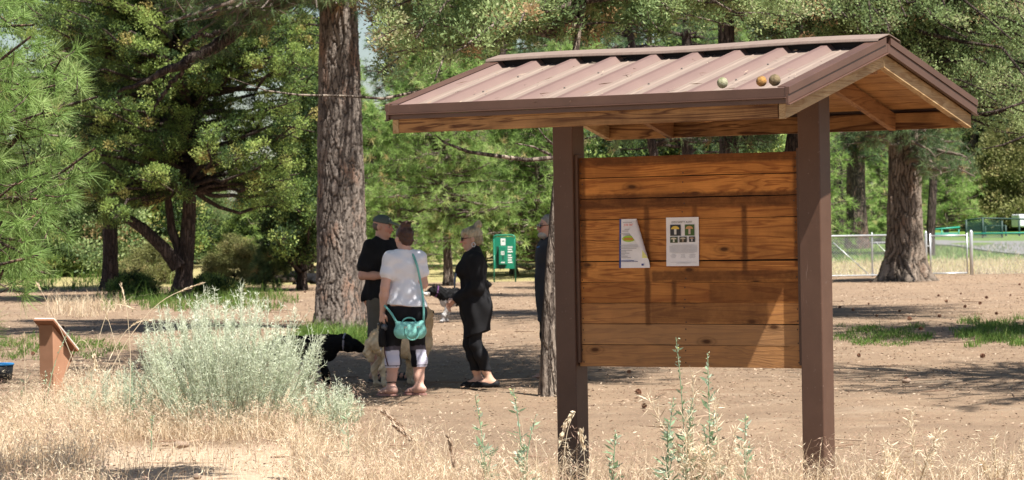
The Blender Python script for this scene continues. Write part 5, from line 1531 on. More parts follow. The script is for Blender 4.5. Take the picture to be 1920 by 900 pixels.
    if collar_m is not None:
        m = p(0, -0.36, 0.53 + dz) * 0.5 + hd * 0.5
        ax = norm(hd - p(0, -0.26, 0.48 + dz)); u = np.array([1.0, 0, 0]); w = np.cross(ax, u)
        a = np.linspace(0, 2 * np.pi, 25); b = MB()
        b.tube([m + (u * 0.083 * math.cos(x) + w * 0.098 * math.sin(x)) * s for x in a], 0.014 * s, 6); b.build('collar', collar_m, D, True)
    return D
def solid(c, v=0.2):
    c = np.array(c)
    def f(V, H, r):
        n = np.sin(V[:, 0] * 60 + V[:, 1] * 35) * np.sin(V[:, 2] * 50 + V[:, 1] * 20)
        return c * (1 + v * n)[:, None]
    return f
def golden(V, H, r):
    n = np.sin(V[:, 0] * 50 + V[:, 1] * 28 + 1) * np.sin(V[:, 2] * 44 + V[:, 1] * 17)
    C = np.array((0.74, 0.59, 0.40)) * (1 + 0.16 * n)[:, None]
    low = V[:, 2] < 0.10; C[low] = C[low] * 0.5 + np.array((0.62, 0.55, 0.43)) * 0.5
    tl = (V[:, 1] > 0.42); C[tl] = np.array((0.55, 0.36, 0.16))
    back = V[:, 2] > 0.50; C[back] *= np.array((0.95, 0.88, 0.8))
    return C
def husky(V, H, r):
    n = np.sin(V[:, 0] * 60 + V[:, 1] * 40) * np.sin(V[:, 2] * 50)
    C = np.tile(np.array((0.010, 0.010, 0.011)), (len(V), 1))
    C[(V[:, 2] < 0.27 + 0.02 * n)] = (0.62, 0.61, 0.60)
    C[(V[:, 2] < 0.38 + 0.02 * n) & (V[:, 1] < -0.1) & (V[:, 1] > -0.4)] = (0.45, 0.44, 0.44)
    mz = (H[:, 1] < -0.06) & (H[:, 2] < -0.015); C[mz] = (0.60, 0.59, 0.58)
    C[(V[:, 1] > -0.30) & (V[:, 2] > 0.40) & (n > 0.35)] = (0.025, 0.025, 0.027)
    return C
g = gp(745, 714)
dog('golden tan dog standing behind the legs of the woman in white', (-1.13, 29.45, 0), rad(98), 0.575, golden, 0.009, head=(0, 0.25, 0.17), tail='curl', leg_f=(0.02, 0.10), leg_b=(-0.06, 0.03), bulk=1.08, length=0.72)
g = gp(597, 722)
dog('black dog with a pale collar half hidden by the silver shrub', (g[0] - 0.14, g[1] + 0.2, 0), rad(80), 0.50, solid((0.009, 0.009, 0.010)), 0.005, head=(0, -0.04, -0.14), tail='down', leg_f=(-0.04, 0.03), length=1.05, collar_m=flat('pale_grey_collar', (0.30, 0.28, 0.34), 0.7))
g = gp(838, 604)
dog('black and white husky type dog standing behind the woman in black', (g[0] + 0.24, g[1] + 0.05, 0), rad(-76), 0.56, husky, 0.010, head=(0, 0.02, -0.05), tail='up', leg_f=(0.0, -0.10), ear='prick', bulk=1.05, collar_m=flat('purple_harness', (0.10, 0.03, 0.12), 0.7))
g = gp(577, 533)
dog('small black dog lying by the log far behind the big pine', (g[0], g[1], 0), rad(-60), 0.60, solid((0.012, 0.012, 0.014)), 0.006, head=(0, 0.05, -0.02), lying=True, tail='down')
# ------------------------------------------------------------------ trees
def on_ground(px, d):
    x = (px - 960) / F_PX * d
    return np.array([x, d, float(terrain(x, d))])
R_ = np.random.default_rng

# the near pine whose boughs fill the left edge
r = R_(11)
def left_edge(a, b):
    lim = np.interp(b, [-40, 60, 100, 150, 210, 260, 310, 350, 400, 470, 520], [90, 85, 125, 165, 130, 150, 165, 135, 150, 135, 110])
    gap = ((a > 55) & (b > 30) & (b < 70))
    return (a < lim) & ~gap
tips = np.concatenate([rect_tips(r, 150, (-170, 165), (-60, 505), (22.8, 26.8), left_edge), crown_tips(r, 90, (-6.3, 25.5, 0), 4.3, 11, 2.4)])
plant_tree('pine_tree', 'long needled pine reaching in at the left edge, nearest of the pines', 'tree', (-6.3, 25.5, 0), M['pine_bark'], M['near_pine'], 'pine', r,
           axis_top=(-6.2, 25.6, 12), r0=0.20, tips=tips, nt=10, nn=64, L=0.20, W=0.0062, size=0.85, rise=0.12, limb_r=0.03)

# dark juniper with the forked trunk
r = R_(12)
b0 = on_ground(338, 72); b0[2] = 0
def jdark(a, b):
    lo = np.interp(a, [90, 140, 200, 260, 330, 420, 470, 560, 600], [330, 410, 440, 400, 310, 300, 320, 400, 330])
    gap = (((a - 494) / 48) ** 2 + ((b - 175) / 70) ** 2 < 1) | (((a - 395) / 60) ** 2 + ((b - 395) / 70) ** 2 < 1)
    return (b < lo) & ~gap
tips = np.concatenate([rect_tips(r, 330, (80, 600), (-80, 460), (68, 76), jdark), crown_tips(r, 200, (b0[0], 72, 0), 6.3, 11, 4.6)])
z3 = lambda px, py, d: pt(px, py, d)
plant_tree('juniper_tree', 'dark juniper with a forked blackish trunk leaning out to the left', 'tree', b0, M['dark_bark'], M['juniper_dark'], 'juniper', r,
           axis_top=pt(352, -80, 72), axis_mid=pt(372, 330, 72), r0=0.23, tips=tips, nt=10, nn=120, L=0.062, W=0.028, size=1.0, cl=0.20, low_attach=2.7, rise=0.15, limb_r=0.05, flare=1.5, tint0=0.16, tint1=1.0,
           stems=[([pt(335, 500, 71.7), pt(310, 468, 71.6), pt(270, 430, 71.5), pt(225, 400, 71.5), pt(150, 350, 71.5)], [0.20, 0.16, 0.14, 0.11, 0.05]),
                  ([pt(340, 480, 72), pt(322, 430, 72), pt(316, 380, 72), pt(312, 320, 72)], [0.13, 0.11, 0.09, 0.06])])
r = R_(13)
b0 = on_ground(205, 84); b0[2] = 0
tips = np.concatenate([rect_tips(r, 200, (140, 410), (-70, 320), (80, 88)), crown_tips(r, 150, (b0[0], 84, 0), 6.5, 11, 4.8)])
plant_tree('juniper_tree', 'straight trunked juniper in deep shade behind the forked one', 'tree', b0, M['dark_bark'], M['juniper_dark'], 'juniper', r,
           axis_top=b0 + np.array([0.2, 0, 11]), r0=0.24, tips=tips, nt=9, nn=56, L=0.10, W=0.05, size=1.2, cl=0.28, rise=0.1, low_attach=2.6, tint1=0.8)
r = R_(14)
b0 = on_ground(565, 80); b0[2] = 0
tips = np.concatenate([rect_tips(r, 120, (500, 615), (120, 470), (77, 83), lambda a, b: ~(((a - 494) / 55) ** 2 + ((b - 170) / 80) ** 2 < 1)), crown_tips(r, 40, (b0[0], 80, 0), 6, 9, 2.2)])
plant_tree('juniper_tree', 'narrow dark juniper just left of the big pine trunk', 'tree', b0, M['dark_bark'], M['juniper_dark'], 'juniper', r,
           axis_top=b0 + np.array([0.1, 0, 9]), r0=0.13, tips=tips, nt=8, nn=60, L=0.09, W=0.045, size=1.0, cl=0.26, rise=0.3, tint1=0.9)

# the big ponderosa in the middle
r = R_(15)
b0 = on_ground(640, 47.6); b0[2] = 0
tips = np.concatenate([rect_tips(r, 34, (300, 500), (-50, 150), (44.5, 49), lambda a, b: b < 30 + (500 - a) * 0.62), rect_tips(r, 30, (540, 800), (-90, 30), (45, 49)),
                       crown_tips(r, 100, (b0[0], 47.6, 0), 7.0, 17, 2.8), np.stack([r.uniform(-8, -3.6, 80), r.uniform(42.5, 48, 80), r.uniform(5.8, 8.2, 80)], -1)])
plant_tree('pine_tree', 'massive old pine trunk with plated bark behind the people', 'tree', b0, M['pine_bark'], M['dark_pine'], 'pine', r,
           axis_top=b0 + np.array([0.05, 0.1, 18]), r0=0.405, tips=tips, nt=11, nn=30, L=0.22, W=0.009, size=1.1, rise=-0.1, low_attach=5.5, limb_r=0.06, flare=1.22, sides=40, bark=0.022, taper=0.75, stem_apart=True, plates=dict(mat=M['pine_plates']),
           stems=[([pt(600, -120, 47.4), pt(520, -50, 47.2), pt(478, 8, 47), pt(440, 62, 47), pt(392, 98, 46.8), pt(352, 112, 46.6), pt(300, 140, 46.5), pt(222, 172, 46.5)], [0.14, 0.13, 0.125, 0.115, 0.10, 0.075, 0.055, 0.025]),
                  ([pt(440, 62, 47), pt(420, 55, 46.8), pt(400, 68, 46.7), pt(370, 66, 46.6), pt(330, 90, 46.6)], [0.06, 0.045, 0.04, 0.03, 0.012]),
                  ([pt(384, 100, 46.8), pt(350, 125, 46.7), pt(310, 170, 46.7), pt(285, 215, 46.7)], [0.06, 0.045, 0.035, 0.012])])

# slim juniper behind the kiosk, its crown over the people and the roof
r = R_(16)
b0 = gp(1030, 738); b0[2] = 0
def jmid(a, b):
    lo = np.interp(a, [540, 600, 680, 705, 730, 800, 900, 960, 1000, 1300, 1560], [-30, -10, 20, 170, 190, 150, 110, 85, 80, 60, 40])
    return (b < lo) & ~((((a - 745) / 40) ** 2 + ((b - 150) / 40) ** 2) < 1)
D1 = 27.5
tips = np.concatenate([rect_tips(r, 120, (545, 960), (-90, 205), (24.5, 31), jmid), rect_tips(r, 150, (950, 1570), (-110, 90), (27.5, 32.5), jmid),
                       np.stack([r.uniform(-3.6, 3.4, 720), r.uniform(27.0, 37.5, 720), r.uniform(4.5, 8.4, 720)], -1)])
plant_tree('juniper_tree', 'slim grey juniper trunk right behind the kiosk with low bare limbs', 'tree', b0, M['grey_bark'], M['juniper'], 'juniper', r,
           axis_top=pt(1160, -330, D1 + 1.2), axis_mid=pt(1015, 330, D1), r0=0.070, tips=tips, nt=9, nn=90, L=0.046, W=0.018, size=0.55, cl=0.24, rise=-0.15, limb_r=0.020, flare=1.45, bark=0.06, low_attach=3.5, taper=0.6,
           stems=[([pt(1036, 296, D1), pt(990, 300, D1 - .2), pt(930, 292, D1 - .3), pt(880, 285, D1 - .4), pt(835, 268, D1 - .4), pt(815, 252, D1 - .4)], [0.022, 0.02, 0.019, 0.016, 0.010, 0.004]),
                  ([pt(1032, 290, D1), pt(1000, 275, D1 - .2), pt(965, 268, D1 - .2)], [0.016, 0.010, 0.004]),
                  ([pt(1036, 270, D1), pt(1020, 255, D1 - .2), pt(1010, 240, D1 - .2)], [0.012, 0.008, 0.004]),
                  ([pt(790, 170, D1 - 1), pt(720, 185, D1 - 1.2), pt(650, 180, D1 - 1.3), pt(560, 178, D1 - 1.4), pt(500, 170, D1 - 1.5), pt(430, 145, D1 - 1.5)], [0.014, 0.013, 0.011, 0.009, 0.006, 0.002])])

# broad juniper on the right, behind the gable
r = R_(17)
b0 = np.array([(1478 - 960) / F_PX * 50, 50, 0.0])
def jright(a, b):
    lo = np.interp(a, [1380, 1480, 1560, 1700, 1760, 1830, 1960], [70, 90, 170, 180, 200, 235, 270])
    return (b < lo) & ~((a < 1810) & (b > 120) & (b < 180))
tips = np.concatenate([rect_tips(r, 380, (1380, 2010), (-110, 330), (45.5, 54), jright), crown_tips(r, 120, (b0[0] + 1.5, 50, 0), 5.4, 8.5, 4.6)])
plant_tree('juniper_tree', 'broad grey green juniper behind the right gable of the kiosk', 'tree', b0, M['dark_bark'], M['juniper'], 'juniper', r,
           axis_top=pt(1640, -260, 50.5), axis_mid=pt(1462, 120, 50), r0=0.24, tips=tips, nt=9, nn=84, L=0.056, W=0.023, size=0.85, cl=0.25, rise=-0.15, limb_r=0.04, bark=0.05, low_attach=3.4,
           stems=[([pt(1920, 192, 46), pt(1870, 208, 46), pt(1820, 216, 46.2), pt(1780, 200, 46.5)], [0.022, 0.018, 0.014, 0.006]), ([pt(1930, 252, 46), pt(1880, 272, 46), pt(1840, 280, 46.2)], [0.02, 0.015, 0.006])])

# trunks on the right
r = R_(18)
b0 = gp(1697, 527); d = b0[1]; b0[2] = 0
tips = np.concatenate([rect_tips(r, 90, (1570, 1830), (190, 385), (d - 4, d + 3), lambda a, b: (b < 275) | ((a > 1740) & (b < 350))), crown_tips(r, 120, (b0[0], d, 0), 5.5, 17, 4.2)])
plant_tree('pine_tree', 'thick dark pine trunk with flared roots in front of the chain link fence', 'tree', b0, M['grey_bark'], M['dark_pine'], 'pine', r,
           axis_top=b0 + np.array([0.25, 0.3, 18]), r0=0.46, tips=tips, nt=11, nn=30, L=0.24, W=0.012, size=1.15, rise=-0.08, limb_r=0.07, flare=1.7, sides=36, bark=0.03, taper=0.8, low_attach=2.6, plates=dict(mat=M['grey_plates'], cell=0.10, tall=4.5, depth=0.05, zmax=6.0))
r = R_(19)
b0 = on_ground(1606, 112)
tips = np.concatenate([rect_tips(r, 60, (1560, 1680), (160, 300), (108, 115)), crown_tips(r, 80, b0, 6, 17, 4.4)])
plant_tree('pine_tree', 'orange and grey pine trunk standing beyond the fence', 'tree', b0, M['pine_bark'], M['dark_pine'], 'pine', r, low_attach=2.4,
           axis_top=b0 + np.array([0.1, 0, 18]), r0=0.40, tips=tips, nt=10, nn=24, L=0.26, W=0.016, size=1.3, rise=-0.05, limb_r=0.07, flare=1.35, sides=24, taper=0.8)
for k, (px, d, r0, lab, lean) in enumerate(((1742, 104, 0.17, 'thin dark leaning trunk right of the flared pine', 0.9), (1573, 118, 0.2, 'narrow grey trunk beside the right kiosk post', 0.1),
                                            (1290, 74, 0.20, 'dark trunk behind the kiosk, seen above the notice board', 0.1), (1372, 50, 0.20, 'wide dark trunk behind the kiosk, above the middle of the notice board', -0.1),
                                            (1228, 66, 0.13, 'leaning dark trunk behind the kiosk above the papers', -2.4))):
    r = R_(30 + k)
    b0 = on_ground(px + (50 if k == 4 else 0), d)
    tips = np.concatenate([crown_tips(r, 90, b0, 3.3 if k > 1 else 4.5, 12, 3.0) if k != 3 else crown_tips(r, 190, b0, 5.6, 12, 5.2), rect_tips(r, 40, (px - 90, px + 90), (150, 270), (d - 2, d + 3)) if k > 1 else crown_tips(r, 20, b0, 4, 8, 3)])
    plant_tree('pine_tree', lab, 'tree', b0, M['dark_bark'], M['dark_pine'], 'pine', r, axis_top=b0 + np.array([lean, 0, 13]), r0=r0, tips=tips, nt=9, nn=22, L=0.24, W=0.014, size=1.2, rise=-0.05, low_attach=2.8)

# a pine outside the frame on the right, whose crown shades the dirt there
r = R_(45)
b0 = np.array([8.6, 25.5, 0.0])
tips = np.stack([r.uniform(5.6, 11.5, 150), r.uniform(22, 29.5, 150), r.uniform(4.6, 10, 150)], -1)
plant_tree('pine_tree', 'pine standing just outside the right edge, shading the dirt', 'tree', b0, M['pine_bark'], M['pine'], 'pine', r,
           axis_top=b0 + np.array([0, 0.2, 14]), r0=0.28, tips=tips, nt=11, nn=26, L=0.2, W=0.012, size=1.1, rise=0.0, low_attach=4.0)
r = R_(47)
b0 = np.array([-3.3, 14.0, 0.0])
tips = np.stack([r.uniform(-1.3, -0.65, 26), r.uniform(17.2, 18.0, 26), r.uniform(3.5, 4.1, 26)], -1)
plant_tree('pine_tree', 'pine just outside the lower left edge, one limb shading the sand', 'tree', b0, M['pine_bark'], M['pine'], 'pine', r,
           axis_top=b0 + np.array([0, 0.2, 8]), r0=0.16, tips=tips, nt=12, nn=26, L=0.2, W=0.014, size=0.7, rise=0.0, low_attach=3.3)
r = R_(46)
b0 = np.array([10.6, 38.5, 0.0])
tips = np.stack([r.uniform(6.6, 13, 170), r.uniform(34, 42.5, 170), r.uniform(6.0, 11, 170)], -1)
plant_tree('pine_tree', 'second pine outside the right edge, shading the green grass patches', 'tree', b0, M['pine_bark'], M['pine'], 'pine', r,
           axis_top=b0 + np.array([0, 0.2, 15]), r0=0.28, tips=tips, nt=11, nn=26, L=0.2, W=0.014, size=1.1, rise=0.0, low_attach=5.0)
# small pine with the bare stem behind the women
r = R_(40)
b0 = on_ground(840, 83)
tips = np.concatenate([crown_tips(r, 120, b0, 1.9, 6.2, 2.5), crown_tips(r, 14, b0, 1.2, 1.9, 1.2)])
plant_tree('pine_tree', 'young bright green pine with a bare lower stem behind the women', 'tree', b0, M['grey_bark'], M['pine'], 'pine', r,
           axis_top=b0 + np.array([-0.15, 0, 6.6]), r0=0.135, tips=tips, nt=11, nn=24, L=0.23, W=0.014, size=1.1, rise=0.05, low_attach=1.3)

# young pines at the back: three crowns, copied with other turns and sizes
def proto(seed, H, Rr, z0, n, leaf, L, W, bark, kind='pine', nt=10, nn=20, r0=0.12, **kw):
    r = R_(seed)
    tips = crown_tips(r, n, (0, 0, 0), z0, H * 0.97, Rr, 0.75)
    return tree_parts(kind, (0, 0, 0), (0.1, 0, H), r0, tips, r, nt=nt, nn=nn, L=L, W=W, **kw), leaf, bark
def mesh_pair(pr):
    (TV, TQ, CV, CF, ct), leaf, bark = pr
    return np_mesh('trunk', TV, TQ, bark, True), np_mesh('crown', CV, CF, leaf, tint=ct)
young = [mesh_pair(proto(50 + k, H, Rr, 0.5, n, M['pine'], 0.26, 0.020, M['grey_bark'], rise=0.08, size=1.25)) for k, (H, Rr, n) in enumerate(((6.5, 2.3, 140), (5.2, 2.2, 115), (8.0, 2.7, 175)))]
tall = [mesh_pair(proto(60 + k, H, Rr, z0, n, M[lf], 0.32, 0.030, M['pine_bark'], rise=0.0, size=1.6, nt=9, nn=18, r0=0.26)) for k, (H, Rr, z0, n, lf) in enumerate(((15, 3.9, 1.2, 240, 'pine'), (17, 4.2, 2.6, 230, 'dark_pine')))]
bushy = [mesh_pair(proto(70 + k, H, Rr, 0.3, n, M[lf], 0.12, 0.055, M['dark_bark'], 'juniper', rise=0.3, size=1.3, nt=9, nn=66, cl=0.3)) for k, (H, Rr, n, lf) in enumerate(((7.0, 3.0, 200, 'juniper'), (6.0, 2.8, 190, 'juniper_dark'), (3.6, 2.2, 120, 'olive')))]
def stand(meshes, name, label, cat, px, d, s, rz, group, zs=1.0):
    b = on_ground(px, d)
    e = empty(name, b - np.array([0, 0, 0.05]), rz, label, cat, group)
    e.scale = (s, s, s * zs)
    for nm, me in zip(('trunk', 'crown'), meshes): ob(nm, me, e)
r = R_(80)
for px, d, k, s in ((580, 96, 0, 1.0), (610, 108, 2, 1.0), (700, 99, 1, 1.05), (748, 94, 0, 0.8), (790, 112, 2, 1.0), (905, 100, 0, 1.0), (962, 94, 1, 1.05), (1010, 92, 0, 1.0), (1062, 100, 2, 0.95),
                    (1130, 95, 1, 1.1), (1180, 104, 0, 1.1), (880, 125, 2, 1.05), (1000, 120, 2, 1.0), (660, 124, 2, 1.0)):
    stand(young[k], 'young_pine', 'bright green young pine at the back of the clearing, left of the notice board', 'tree', px, d, s * r.uniform(0.95, 1.05), r.uniform(0, 6.3), 'young pines behind the people')
for px, d, k, s in ((1240, 92, 0, 1.1), (1330, 98, 2, 1.0), (1420, 93, 0, 1.1), (1500, 104, 2, 1.0), (1560, 128, 2, 0.95), (1650, 130, 0, 0.95), (1775, 132, 1, 0.95), (1720, 136, 0, 0.9)):
    stand(young[k], 'young_pine', 'green young pine behind the kiosk or beyond the fence', 'tree', px, d, s * r.uniform(0.95, 1.05), r.uniform(0, 6.3), 'young pines behind the kiosk')
for px, d, k, s in ((60, 98, 1, 0.6), (140, 100, 0, 1.0), (270, 104, 1, 1.0), (390, 108, 0, 0.55), (470, 104, 1, 0.5)):
    stand(bushy[k], 'juniper_tree', 'bushy juniper in the shade at the far left', 'tree', px, d, s * r.uniform(0.95, 1.1), r.uniform(0, 6.3), 'junipers at the far left')
for px, d, k, s in ((1215, 84, 1, 1.05), (1300, 80, 1, 1.1), (1375, 86, 1, 1.0)):  # dark junipers added in place of the shade above the notice board
    stand(bushy[k], 'juniper_tree', 'added dark juniper standing in for the shade between the roof and the notice board', 'tree', px, d, s, r.uniform(0, 6.3), 'dark junipers added for shade behind the kiosk')
for px, d, k, s in ((1845, 150, 1, 1.0), (1900, 146, 0, 0.9), (1960, 145, 1, 1.0), (1810, 156, 0, 1.1)):
    stand(bushy[k], 'juniper_tree', 'bushy juniper beyond the green enclosure at the right edge', 'tree', px, d, s, r.uniform(0, 6.3), 'junipers at the far right')
for px, d, k, s in ((1878, 142, 2, 1.0), (1935, 141, 2, 1.1)):
    stand(bushy[k], 'olive_bush', 'brownish olive bush above the green enclosure', 'bush', px, d, s * 1.25, r.uniform(0, 6.3), 'olive bushes at the far right')
n = 0
for row, (d0, step) in enumerate(((150, 150), (178, 120), (205, 105))):
    for px in np.arange(-720 + 60 * row, 2700, step):
        if 310 < px < 690 or -40 < px < 190: continue
        stand(tall[int(r.integers(0, 2))], 'pine_tree', 'tall pine in the far stand closing off the view', 'tree', px + r.uniform(-30, 30), d0 + r.uniform(-10, 10), r.uniform(0.9, 1.15), r.uniform(0, 6.3), 'tall pines of the far stand')

# ------------------------------------------------------------------ shrubs at middle distance
def shrub(name, label, px, py, w, h, leaf, seed, n=60, L=0.10, W=0.03, kind='juniper', group=None, d=None, nn=48):
    b = gp(px, py) if d is None else on_ground(px, d)
    if d is None: b[2] = 0
    r = R_(seed)
    a = r.uniform(0, 6.28, n); q = np.sqrt(r.random(n)) * w / 2; zz = h * np.sqrt(np.clip(1 - (q / (w / 2)) ** 2, 0.05, 1)) * r.uniform(0.45, 1.0, n)
    tips = np.stack([q * np.cos(a), q * np.sin(a), zz], -1)
    TV, TQ, CV, CF, ct = tree_parts(kind, (0, 0, 0), (0, 0, h * 0.55), 0.03, tips, r, nt=7, nn=nn, L=L, W=W, size=0.8, cl=0.16, rise=0.6, low_attach=0.03, limb_r=0.015)
    e = empty(name, b, 0, label, 'bush', group)
    ob('stems', np_mesh('stems', TV, TQ, M['dark_bark'], True), e); ob('foliage', np_mesh('foliage', CV, CF, leaf, tint=ct), e)
shrub('olive_bush', 'olive yellow bush right of the forked juniper', 440, 540, 2.0, 1.55, M['olive'], 90, 90, 0.075, 0.02)
shrub('olive_bush', 'low olive bush beside the big pine trunk', 520, 528, 1.2, 0.6, M['olive'], 91, 40, 0.075, 0.02)
shrub('grey_bush', 'grey green bush behind the forked juniper trunk', 280, 535, 2.2, 1.5, M['olive'], 92, 80, 0.075, 0.02)
shrub('olive_bush', 'sunlit olive bush seen under the left pine boughs', 60, 524, 3.0, 1.3, M['olive'], 93, 90, 0.09, 0.025)
shrub('olive_bush', 'olive green bush between the pine boughs and the straight juniper', 150, 526, 2.4, 1.0, M['olive'], 89, 70, 0.09, 0.025)
shrub('grey_bush', 'shaded bush at the foot of the straight juniper', 250, 556, 1.4, 0.6, M['juniper_dark'], 94, 40, 0.075, 0.025)
shrub('pine_sapling', 'short dark pine sapling between the junipers and the big pine', 513, 545, 1.1, 1.7, M['dark_pine'], 95, 50, 0.2, 0.014, 'pine')
shrub('grey_bush', 'low dark bush in the shade right of the forked juniper', 400, 556, 1.6, 0.4, M['juniper_dark'], 96, 40, 0.10, 0.03)
shrub('green_bush', 'pine green bush in shade left of the bearded man', 1000, 512, 1.8, 0.9, M['pine'], 97, 60, 0.2, 0.016, 'pine')
shrub('green_bush', 'green bush low behind the flared trunk beyond the fence', 1655, 470, 2.0, 1.1, M['pine'], 98, 50, 0.2, 0.02, 'pine', d=122)

# ------------------------------------------------------------------ the silver shrub
def silver_shrub(name, label, base, w, h, ns, seed, nl=70):
    r = R_(seed); base = np.asarray(base, float)
    a = r.uniform(0, 6.28, ns); q = np.sqrt(r.random(ns))
    b0 = np.stack([q * np.cos(a) * w * 0.30, q * np.sin(a) * w * 0.30, np.zeros(ns)], -1)
    hh = h * (1 - 0.42 * q ** 2.2) * r.uniform(0.60, 1.06, ns)
    lean = np.stack([np.cos(a), np.sin(a), np.zeros(ns)], -1) * (q * w * 0.26)[:, None] + r.normal(size=(ns, 3)) * np.array([0.05, 0.05, 0]) * h
    top = b0 + lean + np.stack([0 * hh, 0 * hh, hh], -1); mid = b0 + lean * 0.75 + np.stack([0 * hh, 0 * hh, hh * 0.45], -1)
    tt = np.linspace(0, 1, 7)
    P = bez(b0[:, None], mid[:, None], top[:, None], tt[None, :, None])
    SV, SQ, _ = tubes(P, np.broadcast_to(0.0050 * (1 - 0.7 * tt), (ns, 7)), 3)
    # side shoots
    m = ns * 5; ii = r.integers(0, ns, m); t0 = r.uniform(0.25, 0.9, m)[:, None]
    p = bez(b0[ii], mid[ii], top[ii], t0); tg = dbez(b0[ii], mid[ii], top[ii], t0)
    dd = norm(tg * 1.0 + norm(r.normal(size=(m, 3))) * 0.75); sl = r.uniform(0.07, 0.20, m)[:, None] * h / 1.1
    e2 = p + dd * sl + np.array([0, 0, 0.25]) * sl
    P2 = np.stack([p, (p + e2) / 2 - np.array([0, 0, 0.01]), e2], 1)
    v2, q2, _ = tubes(P2, np.broadcast_to(np.array([0.002, 0.0016, 0.001]), (m, 3)), 3)
    e = empty(name, base, 0, label, 'shrub')
    ob('stems', np_mesh('stems', np.concatenate([SV, v2]), np.concatenate([SQ, q2 + len(SV)]), M['silver'], True, tint=np.full(len(SV) + len(v2), 0.75)), e)
    n1 = ns * nl; i1 = np.repeat(np.arange(ns), nl); u = (0.2 + 0.8 * r.random(n1) ** 0.75)[:, None]
    pa = bez(b0[i1], mid[i1], top[i1], u); ta = dbez(b0[i1], mid[i1], top[i1], u)
    n2 = m * 16; i2 = np.repeat(np.arange(m), 16); u2 = r.random(n2)[:, None]
    pb = p[i2] * (1 - u2) + e2[i2] * u2; tb = dd[i2]
    PP = np.concatenate([pa, pb]); TT = np.concatenate([ta, tb])
    D = norm(TT * 0.75 + norm(r.normal(size=PP.shape)) * 0.85)
    LL = np.concatenate([r.uniform(0.028, 0.055, n1), r.uniform(0.018, 0.04, n2)])
    V, F = shards(PP, D, LL, 0.0040, r)
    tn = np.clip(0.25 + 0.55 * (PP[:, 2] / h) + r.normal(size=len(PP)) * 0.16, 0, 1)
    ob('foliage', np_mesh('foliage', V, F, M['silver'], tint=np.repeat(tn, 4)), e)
bs = gp(425, 812)
silver_shrub('silver_shrub', 'large silvery sage coloured shrub in the left foreground', (bs[0] - 0.04, bs[1] + 0.5, 0), 1.40, 1.14, 210, 101, 130)
b2 = pt(612, 800, 22.6)
silver_shrub('silver_shrub', 'small silvery shrub at the right foot of the large one', (b2[0], 22.6, 0), 0.50, 0.46, 46, 102, 50)
b2 = pt(215, 790, 23.6)
silver_shrub('silver_shrub', 'sparse low silvery shrub beside the brown sign stand', (b2[0], 23.6, 0), 0.75, 0.55, 45, 103, 40)

# ------------------------------------------------------------------ grass
def blades(P, H, rng, lean=0.5, w=0.004, seg=3):
    n = len(P); a = rng.uniform(0, 6.28, n)
    L = rng.gamma(2.0, lean / 2, n)[:, None] * H[:, None]
    dirv = np.stack([np.cos(a), np.sin(a), 0 * a], -1)
    sd = np.stack([-np.sin(a), np.cos(a), 0 * a], -1); b = rng.uniform(0, 6.28, n); sd = np.stack([np.cos(b), np.sin(b), 0 * b], -1)
    V = []
    for k in range(seg + 1):
        t = k / seg
        c = P + dirv * L * t ** 2 + np.array([0, 0, 1.0]) * (H * (t - 0.25 * t ** 2 * np.minimum(L[:, 0] / H, 1.6)))[:, None]
        wd = w * (1 - 0.85 * t)
        V += [c - sd * wd / 2, c + sd * wd / 2]
    V = np.stack(V, 1).reshape(-1, 3); m = 2 * (seg + 1)
    base = np.arange(n)[:, None] * m
    Q = np.concatenate([base + np.array([[2 * k, 2 * k + 1, 2 * k + 3, 2 * k + 2]]) for k in range(seg)])
    return V, Q, m, P + dirv * L + np.array([0, 0, 1.0]) * (H * (1 - 0.25 * np.minimum(L[:, 0] / H, 1.6)))[:, None], dirv
